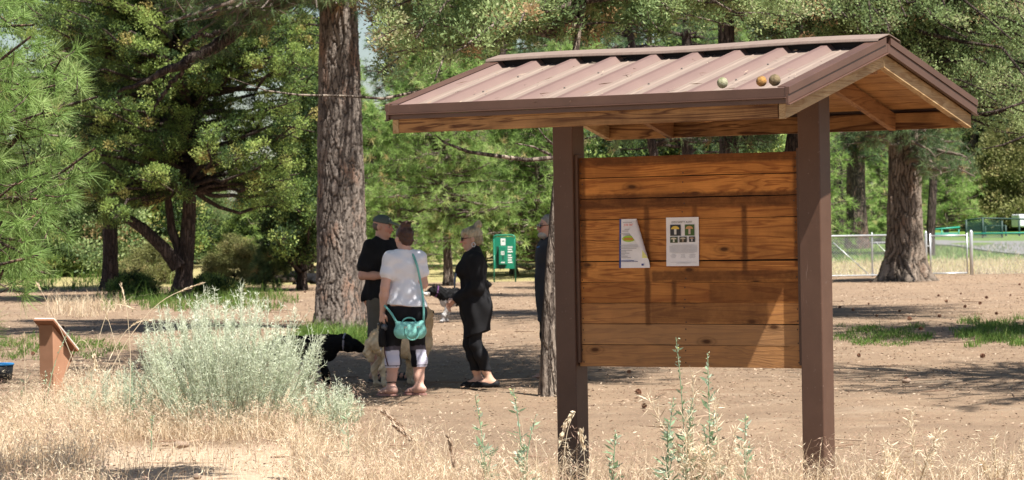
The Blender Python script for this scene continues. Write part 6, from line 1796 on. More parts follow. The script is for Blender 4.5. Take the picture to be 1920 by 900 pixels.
def dry_grass():
    r = R_(110)
    def field(n, xr, yr, dens):
        X = r.uniform(*xr, n * 4); Y = r.uniform(*yr, n * 4)
        k = dens(X, Y) > r.random(n * 4); return np.stack([X[k], Y[k], 0 * X[k]], -1)[:n]
    def clumpy(X, Y):
        return np.clip(0.5 + 0.5 * np.sin(X * 5.1 + np.sin(Y * 3.7) * 2) * np.sin(Y * 4.3 + X * 2.1), 0, 1)
    def dens(X, Y):
        px = 960 + X / Y * F_PX; py = Y0 + F_PX * 1.55 / Y
        left = np.clip((660 - px) / 60, 0, 1) * np.clip((py - np.where(px < 560, 700, 760)) / 50, 0, 1) * np.where(py < 818, 1.0, np.where((px > 115) & (px < 540), 0.07, 0.9)) * 0.95
        left = np.maximum(left, np.clip((200 - px) / 60, 0, 1) * np.clip((py - 700) / 30, 0, 1))
        near = np.clip((17.7 - Y) / 0.5, 0, 1)
        left = left * np.where((Y > 17.7) | (px < 600), 1, 0)
        mid = np.clip((px - 560) / 60, 0, 1) * np.clip((1090 - px) / 60, 0, 1) * near * 1.0
        mid = np.maximum(mid, np.clip((px - 560) / 60, 0, 1) * np.clip((900 - px) / 250, 0, 1) * np.clip((24.5 - Y) / 1.5, 0, 1) * np.clip((Y - 20.5) / 1, 0, 1) * 0.30)
        right = np.clip((px - 1040) / 60, 0, 1) * near * 0.62
        return np.maximum(np.maximum(left, mid), right) * (0.35 + 0.65 * clumpy(X, Y))
    P = field(54000, (-4.4, 4.2), (16.2, 30), dens); P[:, 2] = gz(P[:, 0], P[:, 1])
    H = r.gamma(5, 0.036, len(P)) * np.where((P[:, 1] < 18.6) & (P[:, 0] < -1.3), 0.72, 1.0)
    px = 960 + P[:, 0] / P[:, 1] * F_PX
    H = np.minimum(H, 0.34)
    H *= np.where((px > 560) & (P[:, 1] < 17.8), np.where(px > 1080, 1.05, 1.35), 1.0) * np.where(px < 230, 1.25, 1.0)
    V, Q, m, tip, dv = blades(P, H, r, 0.85, 0.0046)
    tn = np.repeat(np.where(r.random(len(P)) < 0.32, r.uniform(0, 0.3, len(P)), np.clip(r.normal(0.58, 0.2, len(P)), 0, 1)), m)
    # drooping cheatgrass panicles on a third of the blades
    k = np.flatnonzero((H > 0.16) & (r.random(len(P)) < 0.28)); per = 8
    tp = np.repeat(tip[k], per, 0) + r.normal(size=(len(k) * per, 3)) * np.array([0.022, 0.022, 0.025])
    D = norm(np.repeat(dv[k], per, 0) * 0.8 + r.normal(size=tp.shape) * 0.55 + np.array([0, 0, -0.6]))
    V2, F2 = shards(tp, D, r.uniform(0.022, 0.045, len(tp)), 0.0040, r)
    t2 = np.repeat(np.repeat(np.where(r.random(len(k)) < 0.30, 0.98, r.uniform(0.5, 0.9, len(k))), per), 4)
    o = ob('dry_grass', np_mesh('dry_grass', np.concatenate([V, V2]), np.concatenate([Q, F2 + len(V)]), M['straw'], tint=np.concatenate([tn, t2])))
    tag(o, 'pale straw coloured dry grass along the foreground', 'grass', kind='stuff')
dry_grass()
def green_patch(label, px0, px1, py0, py1, n, seed, hgt=0.10, w=0.012, mat='green', fade=0.5):
    r = R_(seed)
    px = r.uniform(px0, px1, n * 3); py = r.uniform(py0, py1, n * 3)
    u = (px - px0) / (px1 - px0) * 2 - 1; v = (py - py0) / (py1 - py0) * 2 - 1
    d = 1 - (np.abs(u) ** 3 + np.abs(v) ** 2); d += 0.8 * np.sin(px * 0.06 + seed) * np.sin(py * 0.25 + px * 0.02)
    k = d > r.random(n * 3) * fade; P = np.array([gp(a, b) for a, b in zip(px[k][:n], py[k][:n])]); P[:, 2] = terrain(P[:, 0], P[:, 1])
    V, Q, m, _, _ = blades(P, r.gamma(5, hgt / 5, len(P)), r, 0.6, w, 2)
    o = ob('green_grass', np_mesh('green_grass', V, Q, M[mat], tint=np.repeat(np.clip(r.normal(0.5, 0.25, len(P)), 0, 1), m)))
    tag(o, label, 'grass', kind='stuff')
green_patch('green grass at the foot of the big pine', 540, 705, 618, 652, 4200, 120, 0.13)
green_patch('band of green grass on the dirt right of the kiosk', 1560, 1760, 608, 650, 2600, 121, 0.05, 0.012, 'green', 1.3)
green_patch('tuft of green grass at the right edge', 1780, 1960, 596, 652, 3400, 122, 0.075, 0.012, 'green', 1.3)
green_patch('green grass behind the brown sign stand', -40, 240, 628, 676, 2200, 123, 0.06, 0.012, 'green', 0.9)
green_patch('dry weeds in the shade under the left pines', 80, 240, 558, 596, 1000, 124, 0.22, 0.012, 'straw')
green_patch('green weeds under the junipers', 180, 560, 545, 585, 3000, 125, 0.20, 0.016)
green_patch('short green growth along the left shade', -40, 330, 500, 545, 3000, 126, 0.35, 0.03)

def litter():
    r = R_(130)
    n = 42000
    Y = 19 * (95 / 19) ** r.random(n); X = r.uniform(-0.2, 0.2, n) * Y
    P = np.stack([X, Y, gz(X, Y) + 0.006], -1)
    D = norm(np.stack([r.normal(size=n), r.normal(size=n), r.normal(size=n) * 0.18 + 0.1], -1))
    V, F = shards(P, D, r.uniform(0.010, 0.032, n) * (1 + Y / 50), r.uniform(0.003, 0.008, n) * (1 + Y / 50), r)
    m = 170
    Ys = 19 * (70 / 19) ** r.random(m); Xs = r.uniform(-0.2, 0.2, m) * Ys; a = r.uniform(0, 6.28, m); l = r.uniform(0.06, 0.22, m) * (1 + Ys / 60)
    c = np.stack([Xs, Ys, gz(Xs, Ys) + 0.012], -1); dd = np.stack([np.cos(a), np.sin(a), 0 * a], -1) * l[:, None]
    sv, sq, _ = tubes(np.stack([c - dd, c + r.normal(size=(m, 3)) * np.array([.02, .02, .004]), c + dd], 1), np.broadcast_to(np.array([0.007, 0.006, 0.003]), (m, 3)), 5)
    T0 = np.repeat(r.random(n), 4); V = np.concatenate([V, sv]); F = np.concatenate([F, sq + 4 * n]); tint_all = np.concatenate([T0, np.repeat(r.uniform(0, 0.8, m), 15)])
    o = ob('ground_litter', np_mesh('ground_litter', V, F, M['litter'], tint=tint_all))
    tag(o, 'bits of bark and needles strewn over the dirt', 'litter', kind='stuff')
litter()

def far_grass():
    """straw and green blades on the slope beyond the fence"""
    r = R_(135)
    n = 16000
    X = r.uniform(5.5, 24, n); Y = 87 + 26 * r.random(n) ** 1.2
    P = np.stack([X, Y, gz(X, Y)], -1)
    V, Q, m, _, _ = blades(P, r.gamma(5, 0.028, n), r, 0.7, 0.022, 2)
    for nm, lab, mat, k in (('straw_grass', 'dry straw grass on the slope beyond the fence', M['straw'], r.random(n) < np.clip(1.15 - (Y - 95) / 8, 0.12, 1)),):
        for name, label, mt, kk in ((nm, lab, mat, k), ('lawn', 'green lawn along the lane beyond the fence', M['green'], ~k)):
            i = np.flatnonzero(kk); Vs = V.reshape(n, m, 3)[i].reshape(-1, 3)
            base = np.arange(len(i))[:, None] * m
            Qs = np.concatenate([base + np.array([[2 * q, 2 * q + 1, 2 * q + 3, 2 * q + 2]]) for q in range(2)])
            o = ob(name, np_mesh(name, Vs, Qs, mt, tint=np.repeat(np.clip(r.normal(0.5, 0.22, len(i)), 0, 1), m)))
            tag(o, label, 'grass', kind='stuff')
far_grass()
# ------------------------------------------------------------------ single weeds and stalks in the foreground
def weed(px, py, d, h, seed, label, leaves=26, bend=0.15, buds=True, leaf_l=0.10, branchy=2, group=None):
    r = R_(seed); b = pt(px, py, d); b[2] = float(gz(b[0], d))
    e = empty('weed_plant', b, 0, label, 'weed', group)
    S, Lp, Ld, Ll, Lw, Lt = [], [], [], [], [], []
    for k in range(branchy + 1):
        hh = h * (1 if k == 0 else r.uniform(0.45, 0.8)); a = r.uniform(0, 6.28); bd = bend * hh * (1 if k == 0 else 2.0)
        p0 = np.array([0, 0, 0.0]); p1 = np.array([0.15 * bd * math.cos(a), 0.15 * bd * math.sin(a), hh * 0.62]); p2 = np.array([bd * math.cos(a), bd * math.sin(a), hh])
        t = np.linspace(0, 1, 9)[:, None]; S.append(bez(p0, p1, p2, t))
        m = max(5, int(leaves * hh / h)); u = r.uniform(0.05, 0.92, m)[:, None]
        P = bez(p0, p1, p2, u); D = norm(norm(r.normal(size=(m, 3)) * np.array([1, 1, 0.2])) + np.array([0, 0, 0.55]))
        Lp.append(P); Ld.append(D); Ll.append(leaf_l * (1.25 - 0.85 * u[:, 0]) * r.uniform(0.7, 1.2, m)); Lw.append(0.25 * Ll[-1]); Lt.append(r.uniform(0.2, 0.85, m))
        if buds:
            m = 26; u = r.uniform(0.72, 1.0, m)[:, None]; P = bez(p0, p1, p2, u) + r.normal(size=(m, 3)) * 0.006
            Lp.append(P); Ld.append(norm(r.normal(size=(m, 3)) + np.array([0, 0, 0.5]))); Ll.append(r.uniform(0.012, 0.022, m)); Lw.append(np.full(m, 0.009)); Lt.append(r.uniform(0.6, 1.0, m))
    S = np.array(S); rr = np.broadcast_to(np.linspace(0.0045, 0.002, 9), S.shape[:2])
    v, q, _ = tubes(S, rr, 5); ob('stem', np_mesh('stem', v, q, M['weed'], True, tint=np.full(len(v), 0.45)), e)
    V, F = shards(np.concatenate(Lp), np.concatenate(Ld), np.concatenate(Ll), np.concatenate(Lw), r)
    ob('leaves', np_mesh('leaves', V, F, M['weed'], tint=np.repeat(np.concatenate(Lt), 4)), e)
def weed_at(px, top, d, *a, **k):
    g = pt(px, top, d); weed(px, 0, d, float(g[2]) - float(gz(g[0], d)), *a, **k)
weed_at(1272, 632, 16.9, 1, 'tallest blue green weed in front of the notice board', 40, 0.05, leaf_l=0.085)
weed_at(1318, 665, 17.0, 2, 'blue green weed right of the tallest one', 34, 0.05)
weed_at(1236, 745, 16.8, 3, 'leafy blue green weed under the white notice', 30, 0.1, leaf_l=0.10)
weed_at(1135, 812, 16.9, 4, 'short green weed beside the left kiosk post', 22, 0.06, branchy=1)
weed_at(1382, 780, 17.0, 5, 'small blue green weed right of the tall weeds', 16, 0.06, branchy=1)
weed_at(897, 742, 17.1, 6, 'blue green weed left of the left kiosk post, farthest left of two', 24, 0.1)
weed_at(968, 728, 16.9, 7, 'blue green weed just left of the left kiosk post', 26, 0.12)
weed_at(640, 770, 21.5, 8, 'broad leaf weed at the foot of the silver shrub', 8, 0.1, False, 0.12, 0)
weed_at(270, 780, 21.2, 9, 'grey green weed at the edge of the sandy patch', 14, 0.1, True, 0.06, 0)
weed_at(20, 700, 24.5, 10, 'broad green leaf weed at the left edge', 7, 0.3, False, 0.16, 0)
weed_at(70, 622, 24, 11, 'thin budding weed at the left edge by the sign stand', 12, 0.35, True, 0.03, 1)
weed_at(235, 680, 23.0, 12, 'dusky green weed in front of the large silver shrub', 16, 0.1, True, 0.06, 1)

def dry_weed(px, py, d, h, seed, label):
    """bleached mustard skeleton with many fine side pods"""
    r = R_(seed); b = pt(px, h, d); zt = b[2]; b[2] = float(gz(b[0], d)); h = zt - b[2]
    e = empty('dry_weed', b, 0, label, 'weed')
    S = []; 
    for k in range(5):
        hh = h * (1 if k == 0 else r.uniform(0.4, 0.8)); a = r.uniform(0, 6.28); bd = (0.05 if k == 0 else 0.5) * hh
        S.append(bez(np.zeros(3), np.array([0.4 * bd * math.cos(a), 0.4 * bd * math.sin(a), hh * 0.5]), np.array([bd * math.cos(a), bd * math.sin(a), hh]), np.linspace(0, 1, 10)[:, None]))
    S = np.array(S); v, q, _ = tubes(S, np.broadcast_to(np.linspace(0.004, 0.0015, 10), S.shape[:2]), 4)
    ob('stem', np_mesh('stem', v, q, M['straw'], True, tint=np.full(len(v), 0.7)), e)
    m = 420; ii = r.integers(0, 5, m); u = r.uniform(3.0, 9, m); k0 = np.minimum(u.astype(int), 8); f = (u - k0)[:, None]
    P = S[ii, k0] * (1 - f) + S[ii, k0 + 1] * f; T = norm(S[ii, k0 + 1] - S[ii, k0])
    D = norm(T * 0.6 + norm(r.normal(size=(m, 3))))
    V, F = shards(P, D, r.uniform(0.03, 0.075, m) * h / 0.5, 0.0060, r)
    ob('pods', np_mesh('pods', V, F, M['straw'], tint=np.repeat(r.uniform(0.55, 0.95, m), 4)), e)
dry_weed(1297, 0, 16.9, 695, 21, 'bleached dry weed between the tall green weeds')
dry_weed(1715, 0, 16.7, 768, 22, 'bleached branching dry weed at the right foreground, the tallest there')
dry_weed(1660, 0, 16.6, 825, 23, 'low bleached dry weed beside the tallest at the right')
dry_weed(1868, 0, 16.6, 812, 24, 'bleached dry weed near the right corner')
dry_weed(1915, 0, 16.7, 825, 25, 'bleached dry weed cut by the right edge')
dry_weed(1350, 0, 16.8, 740, 26, 'yellowish dry weed right of the tall green weeds')

def stalk(pts, d, label, seed, head=0.13, thick=0.0032, head_w=0.012, n=40, group=None, tint=0.75, hm='straw', h0=0.5, h1=0.95):
    """one tall grass stem with a seed head at its end; pts run from the ground up"""
    r = R_(seed)
    P = np.array([pt(a, b, d) for a, b in pts]); P[0, 2] = float(gz(P[0, 0], d)) - 0.01
    base = P[0].copy(); P = P - base
    t = np.linspace(0, 1, 24)
    if len(P) == 3: C = bez(P[0], P[1], P[2], t[:, None])
    else:
        u = t * (len(P) - 1); C = np.stack([np.interp(u, np.arange(len(P)), P[:, i]) for i in range(3)], -1)
        for _ in range(6): C[1:-1] = 0.5 * C[1:-1] + 0.25 * (C[:-2] + C[2:])
    e = empty('grass_stalk', base, 0, label, 'grass stalk', group)
    v, q, _ = tubes(C[None], np.linspace(thick, thick * 0.45, 24)[None], 5)
    ob('stem', np_mesh('stem', v, q, M['straw'], True, tint=np.full(len(v), tint)), e)
    L = np.cumsum(np.r_[0, np.linalg.norm(np.diff(C, axis=0), axis=1)]); s0 = L[-1] - head
    s = r.uniform(s0, L[-1], n); Pn = np.stack([np.interp(s, L, C[:, i]) for i in range(3)], -1)
    T = norm(np.stack([np.interp(s + 0.01, L, C[:, i]) - np.interp(s - 0.01, L, C[:, i]) for i in range(3)], -1))
    D = norm(T + norm(r.normal(size=(n, 3))) * 0.35)
    V, F = shards(Pn + r.normal(size=(n, 3)) * head_w * 0.2, D, r.uniform(0.02, 0.045, n), head_w * 0.5, r)
    ob('seed_head', np_mesh('seed_head', V, F, M[hm], tint=np.repeat(r.uniform(h0, h1, n), 4)), e)
stalk([(170, 800), (158, 690), (72, 535)], 23.0, 'upright thin stalk in front of the brown sign stand', 31, 0.05)
stalk([(160, 790), (180, 650), (205, 570), (225, 570), (248, 578)], 23.2, 'stalk arching over the slanted top of the brown sign stand', 32, 0.12)
stalk([(120, 840), (190, 730), (235, 640), (300, 560), (380, 530)], 22.5, 'long stalk slanting from the sign stand over the silver shrub, its head level', 33, 0.20, 0.0045, 0.013, 60)
stalk([(200, 800), (235, 720), (210, 620), (192, 565)], 22.7, 'stalk with a nodding head left of the silver shrub, leaning left', 34, 0.16, 0.0032, 0.013, 50)
stalk([(240, 790), (246, 680), (240, 590), (228, 535)], 22.9, 'stalk with a heavy head rising before the silver shrub', 35, 0.16, 0.0032, 0.013, 50)
stalk([(150, 790), (200, 680), (235, 618), (262, 602), (280, 600)], 22.6, 'low stalk with a level feathery head beside the silver shrub', 36, 0.18, 0.0032, 0.013, 50)
stalk([(100, 770), (120, 700), (150, 625), (175, 660), (180, 690)], 23.4, 'stalk with a drooping head hanging before the slanted sign', 37, 0.12, 0.003, 0.03, 60)
stalk([(48, 760), (47, 700), (46, 628)], 23.6, 'short upright stalk left of the brown sign stand', 38, 0.12, 0.003, 0.012, 40)
stalk([(842, 930), (835, 860), (722, 775)], 16.2, 'blurred near grass head, upper of the two slanting ones', 39, 0.13, 0.003, 0.020, 110, tint=0.4, hm='litter', h0=0.55, h1=1.0)
stalk([(855, 935), (845, 880), (742, 800)], 16.0, 'blurred near grass head, lower of the two slanting ones', 40, 0.13, 0.003, 0.020, 110, tint=0.4, hm='litter', h0=0.55, h1=1.0)
stalk([(860, 960), (858, 900), (842, 822)], 15.8, 'blurred near grass head standing upright', 41, 0.17, 0.003, 0.022, 130, tint=0.4, hm='litter', h0=0.55, h1=1.0)
stalk([(1050, 900), (1062, 800), (1085, 765), (1062, 790), (1050, 830)], 16.7, 'drooping oat like seed head in front of the left kiosk post', 42, 0.20, 0.0025, 0.03, 60)
stalk([(1100, 900), (1098, 850), (1090, 812)], 16.7, 'short dry seed head right of the left kiosk post', 43, 0.10, 0.0025, 0.03, 40)

# ------------------------------------------------------------------ pine cones and stones on the dirt
def cone_mesh(seed):
    r = R_(seed); b = []
    L = 0.085; n = 90
    k = np.arange(n); a = k * 2.39996; u = (k + 0.5) / n
    rad_ = 0.036 * np.sin(np.pi * np.clip(u * 0.9 + 0.12, 0, 1)) ** 0.8
    P = np.stack([rad_ * 0.35 * np.cos(a), rad_ * 0.35 * np.sin(a), (u - 0.5) * L], -1)
    D = norm(np.stack([np.cos(a), np.sin(a), 0.35 + 0 * a], -1))
    V, F = shards(P, D, rad_ * 0.95, 0.020, r)
    cv, cq, _ = tubes(np.array([[[0, 0, -L * .45], [0, 0, 0], [0, 0, L * .42]]]), np.array([[0.016, 0.018, 0.006]]), 7)
    V = np.concatenate([V, cv])[:, [2, 0, 1]]
    t = np.concatenate([np.repeat(r.uniform(0.1, 0.6, n), 4), np.full(len(cv), 0.1)])
    return np_mesh('pine_cone', V, np.concatenate([F, cq + 4 * n]), flat_cone, tint=t)
flat_cone = leaf_mat('pine_cone_scales', [(0.0, (0.10, 0.048, 0.03)), (0.5, (0.26, 0.13, 0.08)), (1.0, (0.38, 0.23, 0.15))], 0.0)
cones = [cone_mesh(1), cone_mesh(2), cone_mesh(3)]
r = R_(140)
spots = [(1575, 578), (1586, 588), (1600, 583), (1638, 572), (1644, 594), (1602, 566), (1629, 571), (1680, 574), (1687, 585), (1724, 566), (1762, 595), (1764, 595), (1775, 567), (1808, 585), (1810, 577), (1812, 568), (1838, 571), (1855, 574), (1869, 590), (1873, 592), (1836, 601), (1786, 604), (1727, 620), (1740, 615), (1611, 669), (1582, 684), (1700, 716), (1800, 678), (1843, 671), (1820, 687), (1632, 530), (1720, 542), (1802, 552), (1872, 541), (1912, 535), (1698, 592), (1708, 600), (1644, 605), (1705, 600), (1660, 558), (1760, 556),
         (1197, 738), (1208, 760), (62, 666), (118, 617), (900, 625), (572, 549), (1199, 740), (940, 552), (885, 625), (1180, 700), (1895, 555), (1850, 560)]
for k, (px, py) in enumerate(spots):
    if k % 2 == 1 and k < 40: continue
    p = gp(px, py)
    o = bpy.data.objects.new('pine_cone', cones[k % 3]); COL.objects.link(o)
    s = r.uniform(0.65, 1.05) * (0.68 if p[1] < 40 else 0.8)
    o.location = (p[0], p[1], float(gz(p[0], p[1])) + 0.033 * s); o.scale = (s, s, s); o.rotation_euler = (r.uniform(0, 6), r.uniform(-0.3, 0.3), r.uniform(0, 6.28))
    tag(o, 'brown pine cone lying on the ground', 'pine cone', 'pine cones strewn on the ground')
def stone(px, py, s, label, seed):
    r = R_(seed); p = gp(px, py)
    F = Flesh((-0.2, -0.2, -0.15), (0.2, 0.2, 0.15), 0.014)
    F.ell((0, 0, 0.0), (0.13, 0.09, 0.06), 0); F.ell((0.04, 0.02, 0.02), (0.07, 0.06, 0.05), 0.03); F.folds(0.006, 30, seed)
    o = F.build('stone', flat('tan_stone', (0.24, 0.17, 0.125), 0.9, 0.3, 30)); o.location = (p[0], p[1], 0.02 * s); o.scale = (s, s, s); o.rotation_euler = (0, 0, r.uniform(0, 6))
    tag(o, label, 'stone')
stone(340, 836, 0.45, 'pale flat stone on the sandy patch before the silver shrub', 1)
stone(370, 896, 0.30, 'small stone at the bottom edge on the sand', 2)
stone(310, 835, 0.22, 'small brown stone beside the pale flat one', 3)
stone(1700, 716, 0.38, 'flat brown stone on the dirt right of the kiosk', 4)

# fallen log far behind the big pine
b = MB()
p = gp(560, 531); rr = R_(5)
n = 14; xs = np.linspace(-0.75, 0.85, n)
b.tube([(x, 0.05 * math.sin(x * 3), 0.13 + 0.015 * math.sin(x * 7)) for x in xs], [0.13 + 0.012 * rr.normal() for _ in xs], 12)
o = b.build('fallen_log', M['dark_bark'], None, True, tuple(p)); tag(o, 'dark log lying on the dirt left of the big pine', 'log')

# ------------------------------------------------------------------ brown sign stand at the left, seen from behind
def sign_stand():
    d = 26.0; p = pt(103, 786, d)
    t = NT('rust_brown_metal'); v = t.coord()
    m = t.done(t.bsdf(t.ramp(t.noise(v, 8, 5), [(0.3, (0.34, 0.175, 0.105)), (0.7, (0.41, 0.22, 0.14))]), 0.6, spec=0.3))
    mdark = flat('rust_brown_panel', (0.26, 0.115, 0.065), 0.6)
    pale = flat('pale_panel_face', (0.62, 0.57, 0.52), 0.5)
    e = empty('sign_stand', (p[0] - 0.03, p[1], -0.07), rad(-32), 'rust brown slanted sign stand seen from behind in the dry grass', 'sign')
    # local +x = width of the panel, +y = the way the panel slopes down (away from the viewer)
    b = MB()
    b.hexa([[-0.085, -0.05, -0.1], [0.075, -0.05, -0.1], [0.075, 0.09, -0.1], [-0.085, 0.09, -0.1], [-0.085, -0.05, 0.845], [0.075, -0.05, 0.845], [0.075, 0.09, 0.72], [-0.085, 0.09, 0.72]])
    b.build('pedestal', m, e, bevel=0.004)
    b = MB()
    b.hexa([[0.02, 0.0905, 0.36], [0.04, 0.0905, 0.36], [0.04, 0.12, 0.36], [0.02, 0.12, 0.36], [0.02, 0.0905, 0.70], [0.04, 0.0905, 0.70], [0.04, 0.27, 0.56], [0.02, 0.27, 0.56]])
    b.build('gusset', m, e)
    b = MB()
    a = (-0.09, 0.885); c = (0.24, 0.597)
    def slab(x0, x1, off0, off1, b):
        ny, nz = 0.657, 0.754
        P = []
        for o_ in (off0, off1):
            for x, (yy, zz) in ((x0, a), (x1, a), (x1, c), (x0, c)):
                P.append([x, yy + ny * o_, zz + nz * o_])
        b.hexa(P)
    slab(-0.115, 0.115, 0.0, 0.018, b); b.build('panel', mdark, e, bevel=0.002)
    b = MB(); slab(-0.113, 0.113, 0.0185, 0.030, b); b.build('panel_face', pale, e)
sign_stand()
def tub():
    p = gp(-8, 714)
    e = empty('water_tub', (p[0], p[1], 0), 0, 'black water tub with a bright blue rim at the left edge', 'tub')
    b = MB(); b.lathe([(0.0, 0.0), (0.15, 0.0), (0.175, 0.02), (0.195, 0.17), (0.18, 0.17), (0.16, 0.03), (0.0, 0.025)], 28); b.build('tub_body', flat('black_rubber', (0.015, 0.015, 0.017), 0.5), e, True)
    b = MB(); a = np.linspace(0, 2 * np.pi, 33); b.tube([(0.192 * math.cos(x), 0.192 * math.sin(x), 0.178) for x in a], 0.013, 7); b.build('rim', flat('bright_blue_plastic', (0.03, 0.22, 0.52), 0.4), e, True)
tub()

# ------------------------------------------------------------------ green dog waste station
def waste_station():
    g = gp(947, 529); d = g[1]
    e = empty('waste_bag_station', (g[0], d, 0), rad(-12), 'green dog waste bag station on two legs behind the blonde woman', 'sign')
    s = d / F_PX                            # metres of one photo pixel there
    gm = flat('green_enamel', (0.012, 0.21, 0.125), 0.4, 0.06, 5); gd = flat('dark_green_opening', (0.008, 0.06, 0.04), 0.6); wm = flat('white_sticker', (0.78, 0.80, 0.78), 0.5)
    X = lambda px: (px - 930.5) * s; Z = lambda py: (529 - py) * s
    x0, x1, zt, zb = X(910), X(951), Z(441), Z(504)
    b = MB(); rr = 0.10
    P = [(x0, 0, -0.1), (x0, 0, zt - rr)] + [(x0 + rr - rr * math.cos(q), 0, zt - rr + rr * math.sin(q)) for q in np.linspace(0, math.pi / 2, 7)] + [(x1 - rr + rr * math.sin(q), 0, zt - rr + rr * math.cos(q)) for q in np.linspace(0, math.pi / 2, 7)] + [(x1, 0, zt - rr), (x1, 0, -0.1)]
    b.tube(P, 0.024, 8); b.build('frame', gm, e, True)
    b = MB(); b.box(x0 + 0.015, x1 - 0.015, -0.012, 0.012, zb, zt - 0.085)
    b.box(x0 + 0.05, x1 - 0.05, -0.012, 0.012, zt - 0.0849, zt - 0.05); b.build('panel', gm, e)
    b = MB(); b.box(X(921), X(935.5), -0.11, -0.0125, Z(496), Z(462)); b.build('dispenser', gm, e, bevel=0.012)
    b = MB(); b.box(X(927.8), X(930.2), -0.1125, -0.1105, Z(487), Z(479)); b.build('slot', gd, e)
    b = MB(); b.box(X(915.5), X(920.8), -0.016, -0.0125, Z(497), Z(462)); b.box(X(917), X(931), -0.0165, -0.0125, Z(504), Z(496.5)); b.build('opening', gd, e)
    b = MB(); b.box(X(924), X(933), -0.0165, -0.0125, Z(460), Z(447)); b.build('sticker', wm, e)
    b = MB(); b.box(X(926.6), X(930.6), -0.0185, -0.017, Z(453), Z(451)); b.build('sticker_mark', gm, e)
    b = MB(); r = R_(4)
    for k in range(7):
        z = 462 + k * 4.4 + (2.2 if k > 2 else 0); w = r.uniform(6.5, 9.5)
        b.box(X(937), X(937 + w), -0.015, -0.0125, Z(z + 2.6), Z(z))
    for k in range(3): b.box(X(925.2), X(932), -0.1125, -0.1105, Z(472.5 + k * 2.6), Z(471 + k * 2.6))
    b.box(X(925), X(932.5), -0.1125, -0.1105, Z(493), Z(491)); b.build('white_lettering', wm, e)
waste_station()

# ------------------------------------------------------------------ chain link fence and gate on the right
galv = flat('galvanised_steel', (0.52, 0.54, 0.56), 0.4, 0.1, 6, metal=0.55)
greenpipe = flat('teal_green_pipe', (0.02, 0.26, 0.19), 0.45); darkgreen = flat('dark_green_steel', (0.008, 0.035, 0.028), 0.6)
wire_m = flat('galvanised_wire', (0.42, 0.44, 0.46), 0.45, metal=0.5); wire_dark = flat('dark_green_wire', (0.01, 0.05, 0.04), 0.6)
FD = 85.5
def FX(px): return (px - 960) / F_PX * FD
def chain_mesh(x0, x1, z0, z1, pitch=0.075, w=0.008, y=0.0):
    V, Q = [], []
    H = z1 - z0
    for sg in (1, -1):
        for c in np.arange(x0 - H, x1 + H, pitch):
            xa, xb = (c, c + H) if sg > 0 else (c + H, c)
            za, zb = z0, z1
            lo, hi = 0.0, 1.0
            dx = xb - xa
            ta, tb = sorted(((x0 - xa) / dx, (x1 - xa) / dx)); lo, hi = max(lo, ta), min(hi, tb)
            if hi - lo < 0.02: continue
            p = np.array([xa + dx * lo, y + 0.003 * sg, za + H * lo]); q = np.array([xa + dx * hi, y + 0.003 * sg, za + H * hi])
            n = len(V); o = np.array([w * 0.7, 0, 0])
            V += [p - o, p + o, q + o, q - o]; Q.append([n, n + 1, n + 2, n + 3])
    return np.array(V), np.array(Q)
def fence(x0, x1, posts, label, rail_m, bottom=True, braces=(), name='chain_link_fence'):
    e = empty(name, ((x0 + x1) / 2, FD, 0), 0, label, 'fence'); cx = (x0 + x1) / 2
    V, Q = chain_mesh(x0 - cx, x1 - cx, 0.03, 1.22); ob('chain_link', np_mesh('chain_link', V, Q, wire_m), e)
    b = MB(); b.tube([(x0 - cx, 0, 1.21), (x1 - cx, 0, 1.21)], 0.026, 8); b.build('top_rail', rail_m, e, True)
    if bottom: b = MB(); b.tube([(x0 - cx, 0, 0.05), (x1 - cx, 0, 0.05)], 0.020, 8); b.build('bottom_rail', galv, e, True)
    for q in posts:
        b = MB(); b.tube([(q - cx, 0.03, -0.2), (q - cx, 0.03, 1.26), (q - cx, 0.03, 1.30)], [0.030, 0.030, 0.012], 10); b.build('post', galv, e, True)
    for a, c in braces:
        b = MB(); b.tube([(a - cx, 0.0, 1.02), (c - cx, 0.0, 0.10)], 0.014, 6); b.build('brace', galv, e, True)
fence(FX(1150), FX(1729), [FX(1300), FX(1420), FX(1528), FX(1635), FX(1729)], 'galvanised chain link fence left of the gate', galv, True, [(FX(1562), FX(1626)), (FX(1641), FX(1700))])
fence(FX(1826), FX(2050), [FX(1960)], 'chain link fence with a green top rail right of the gate', greenpipe, False)
def gate():
    x0, x1 = FX(1744), FX(1813)
    e = empty('fence_gate', ((x0 + x1) / 2, FD, 0), 0, 'galvanised chain link gate between two steel posts', 'gate'); w = (x1 - x0) / 2
    b = MB(); b.tube([(-w, 0, 0.06), (-w, 0, 1.24)], 0.026, 8); b.tube([(w, 0, 0.06), (w, 0, 1.24)], 0.026, 8); b.tube([(-w, 0, 0.07), (w, 0, 0.07)], 0.024, 8); b.tube([(-w, 0, 1.17), (w, 0, 1.17)], 0.024, 8)
    b.build('gate_frame', galv, e, True)
    V, Q = chain_mesh(-w, w, 0.08, 1.16); ob('chain_link', np_mesh('chain_link', V, Q, wire_m), e)
    for q, rr in ((FX(1736) - (x0 + x1) / 2, 0.04), (FX(1821) - (x0 + x1) / 2, 0.055)):
        b = MB(); b.tube([(q, 0.02, -0.2), (q, 0.02, 1.26), (q, 0.02, 1.32)], [rr, rr, rr * 0.4], 12); b.build('gate_post', galv, e, True)
    b = MB(); b.box(-w - 0.09, -w - 0.02, -0.02, 0.03, 0.86, 0.90); b.build('latch', galv, e); 
gate()

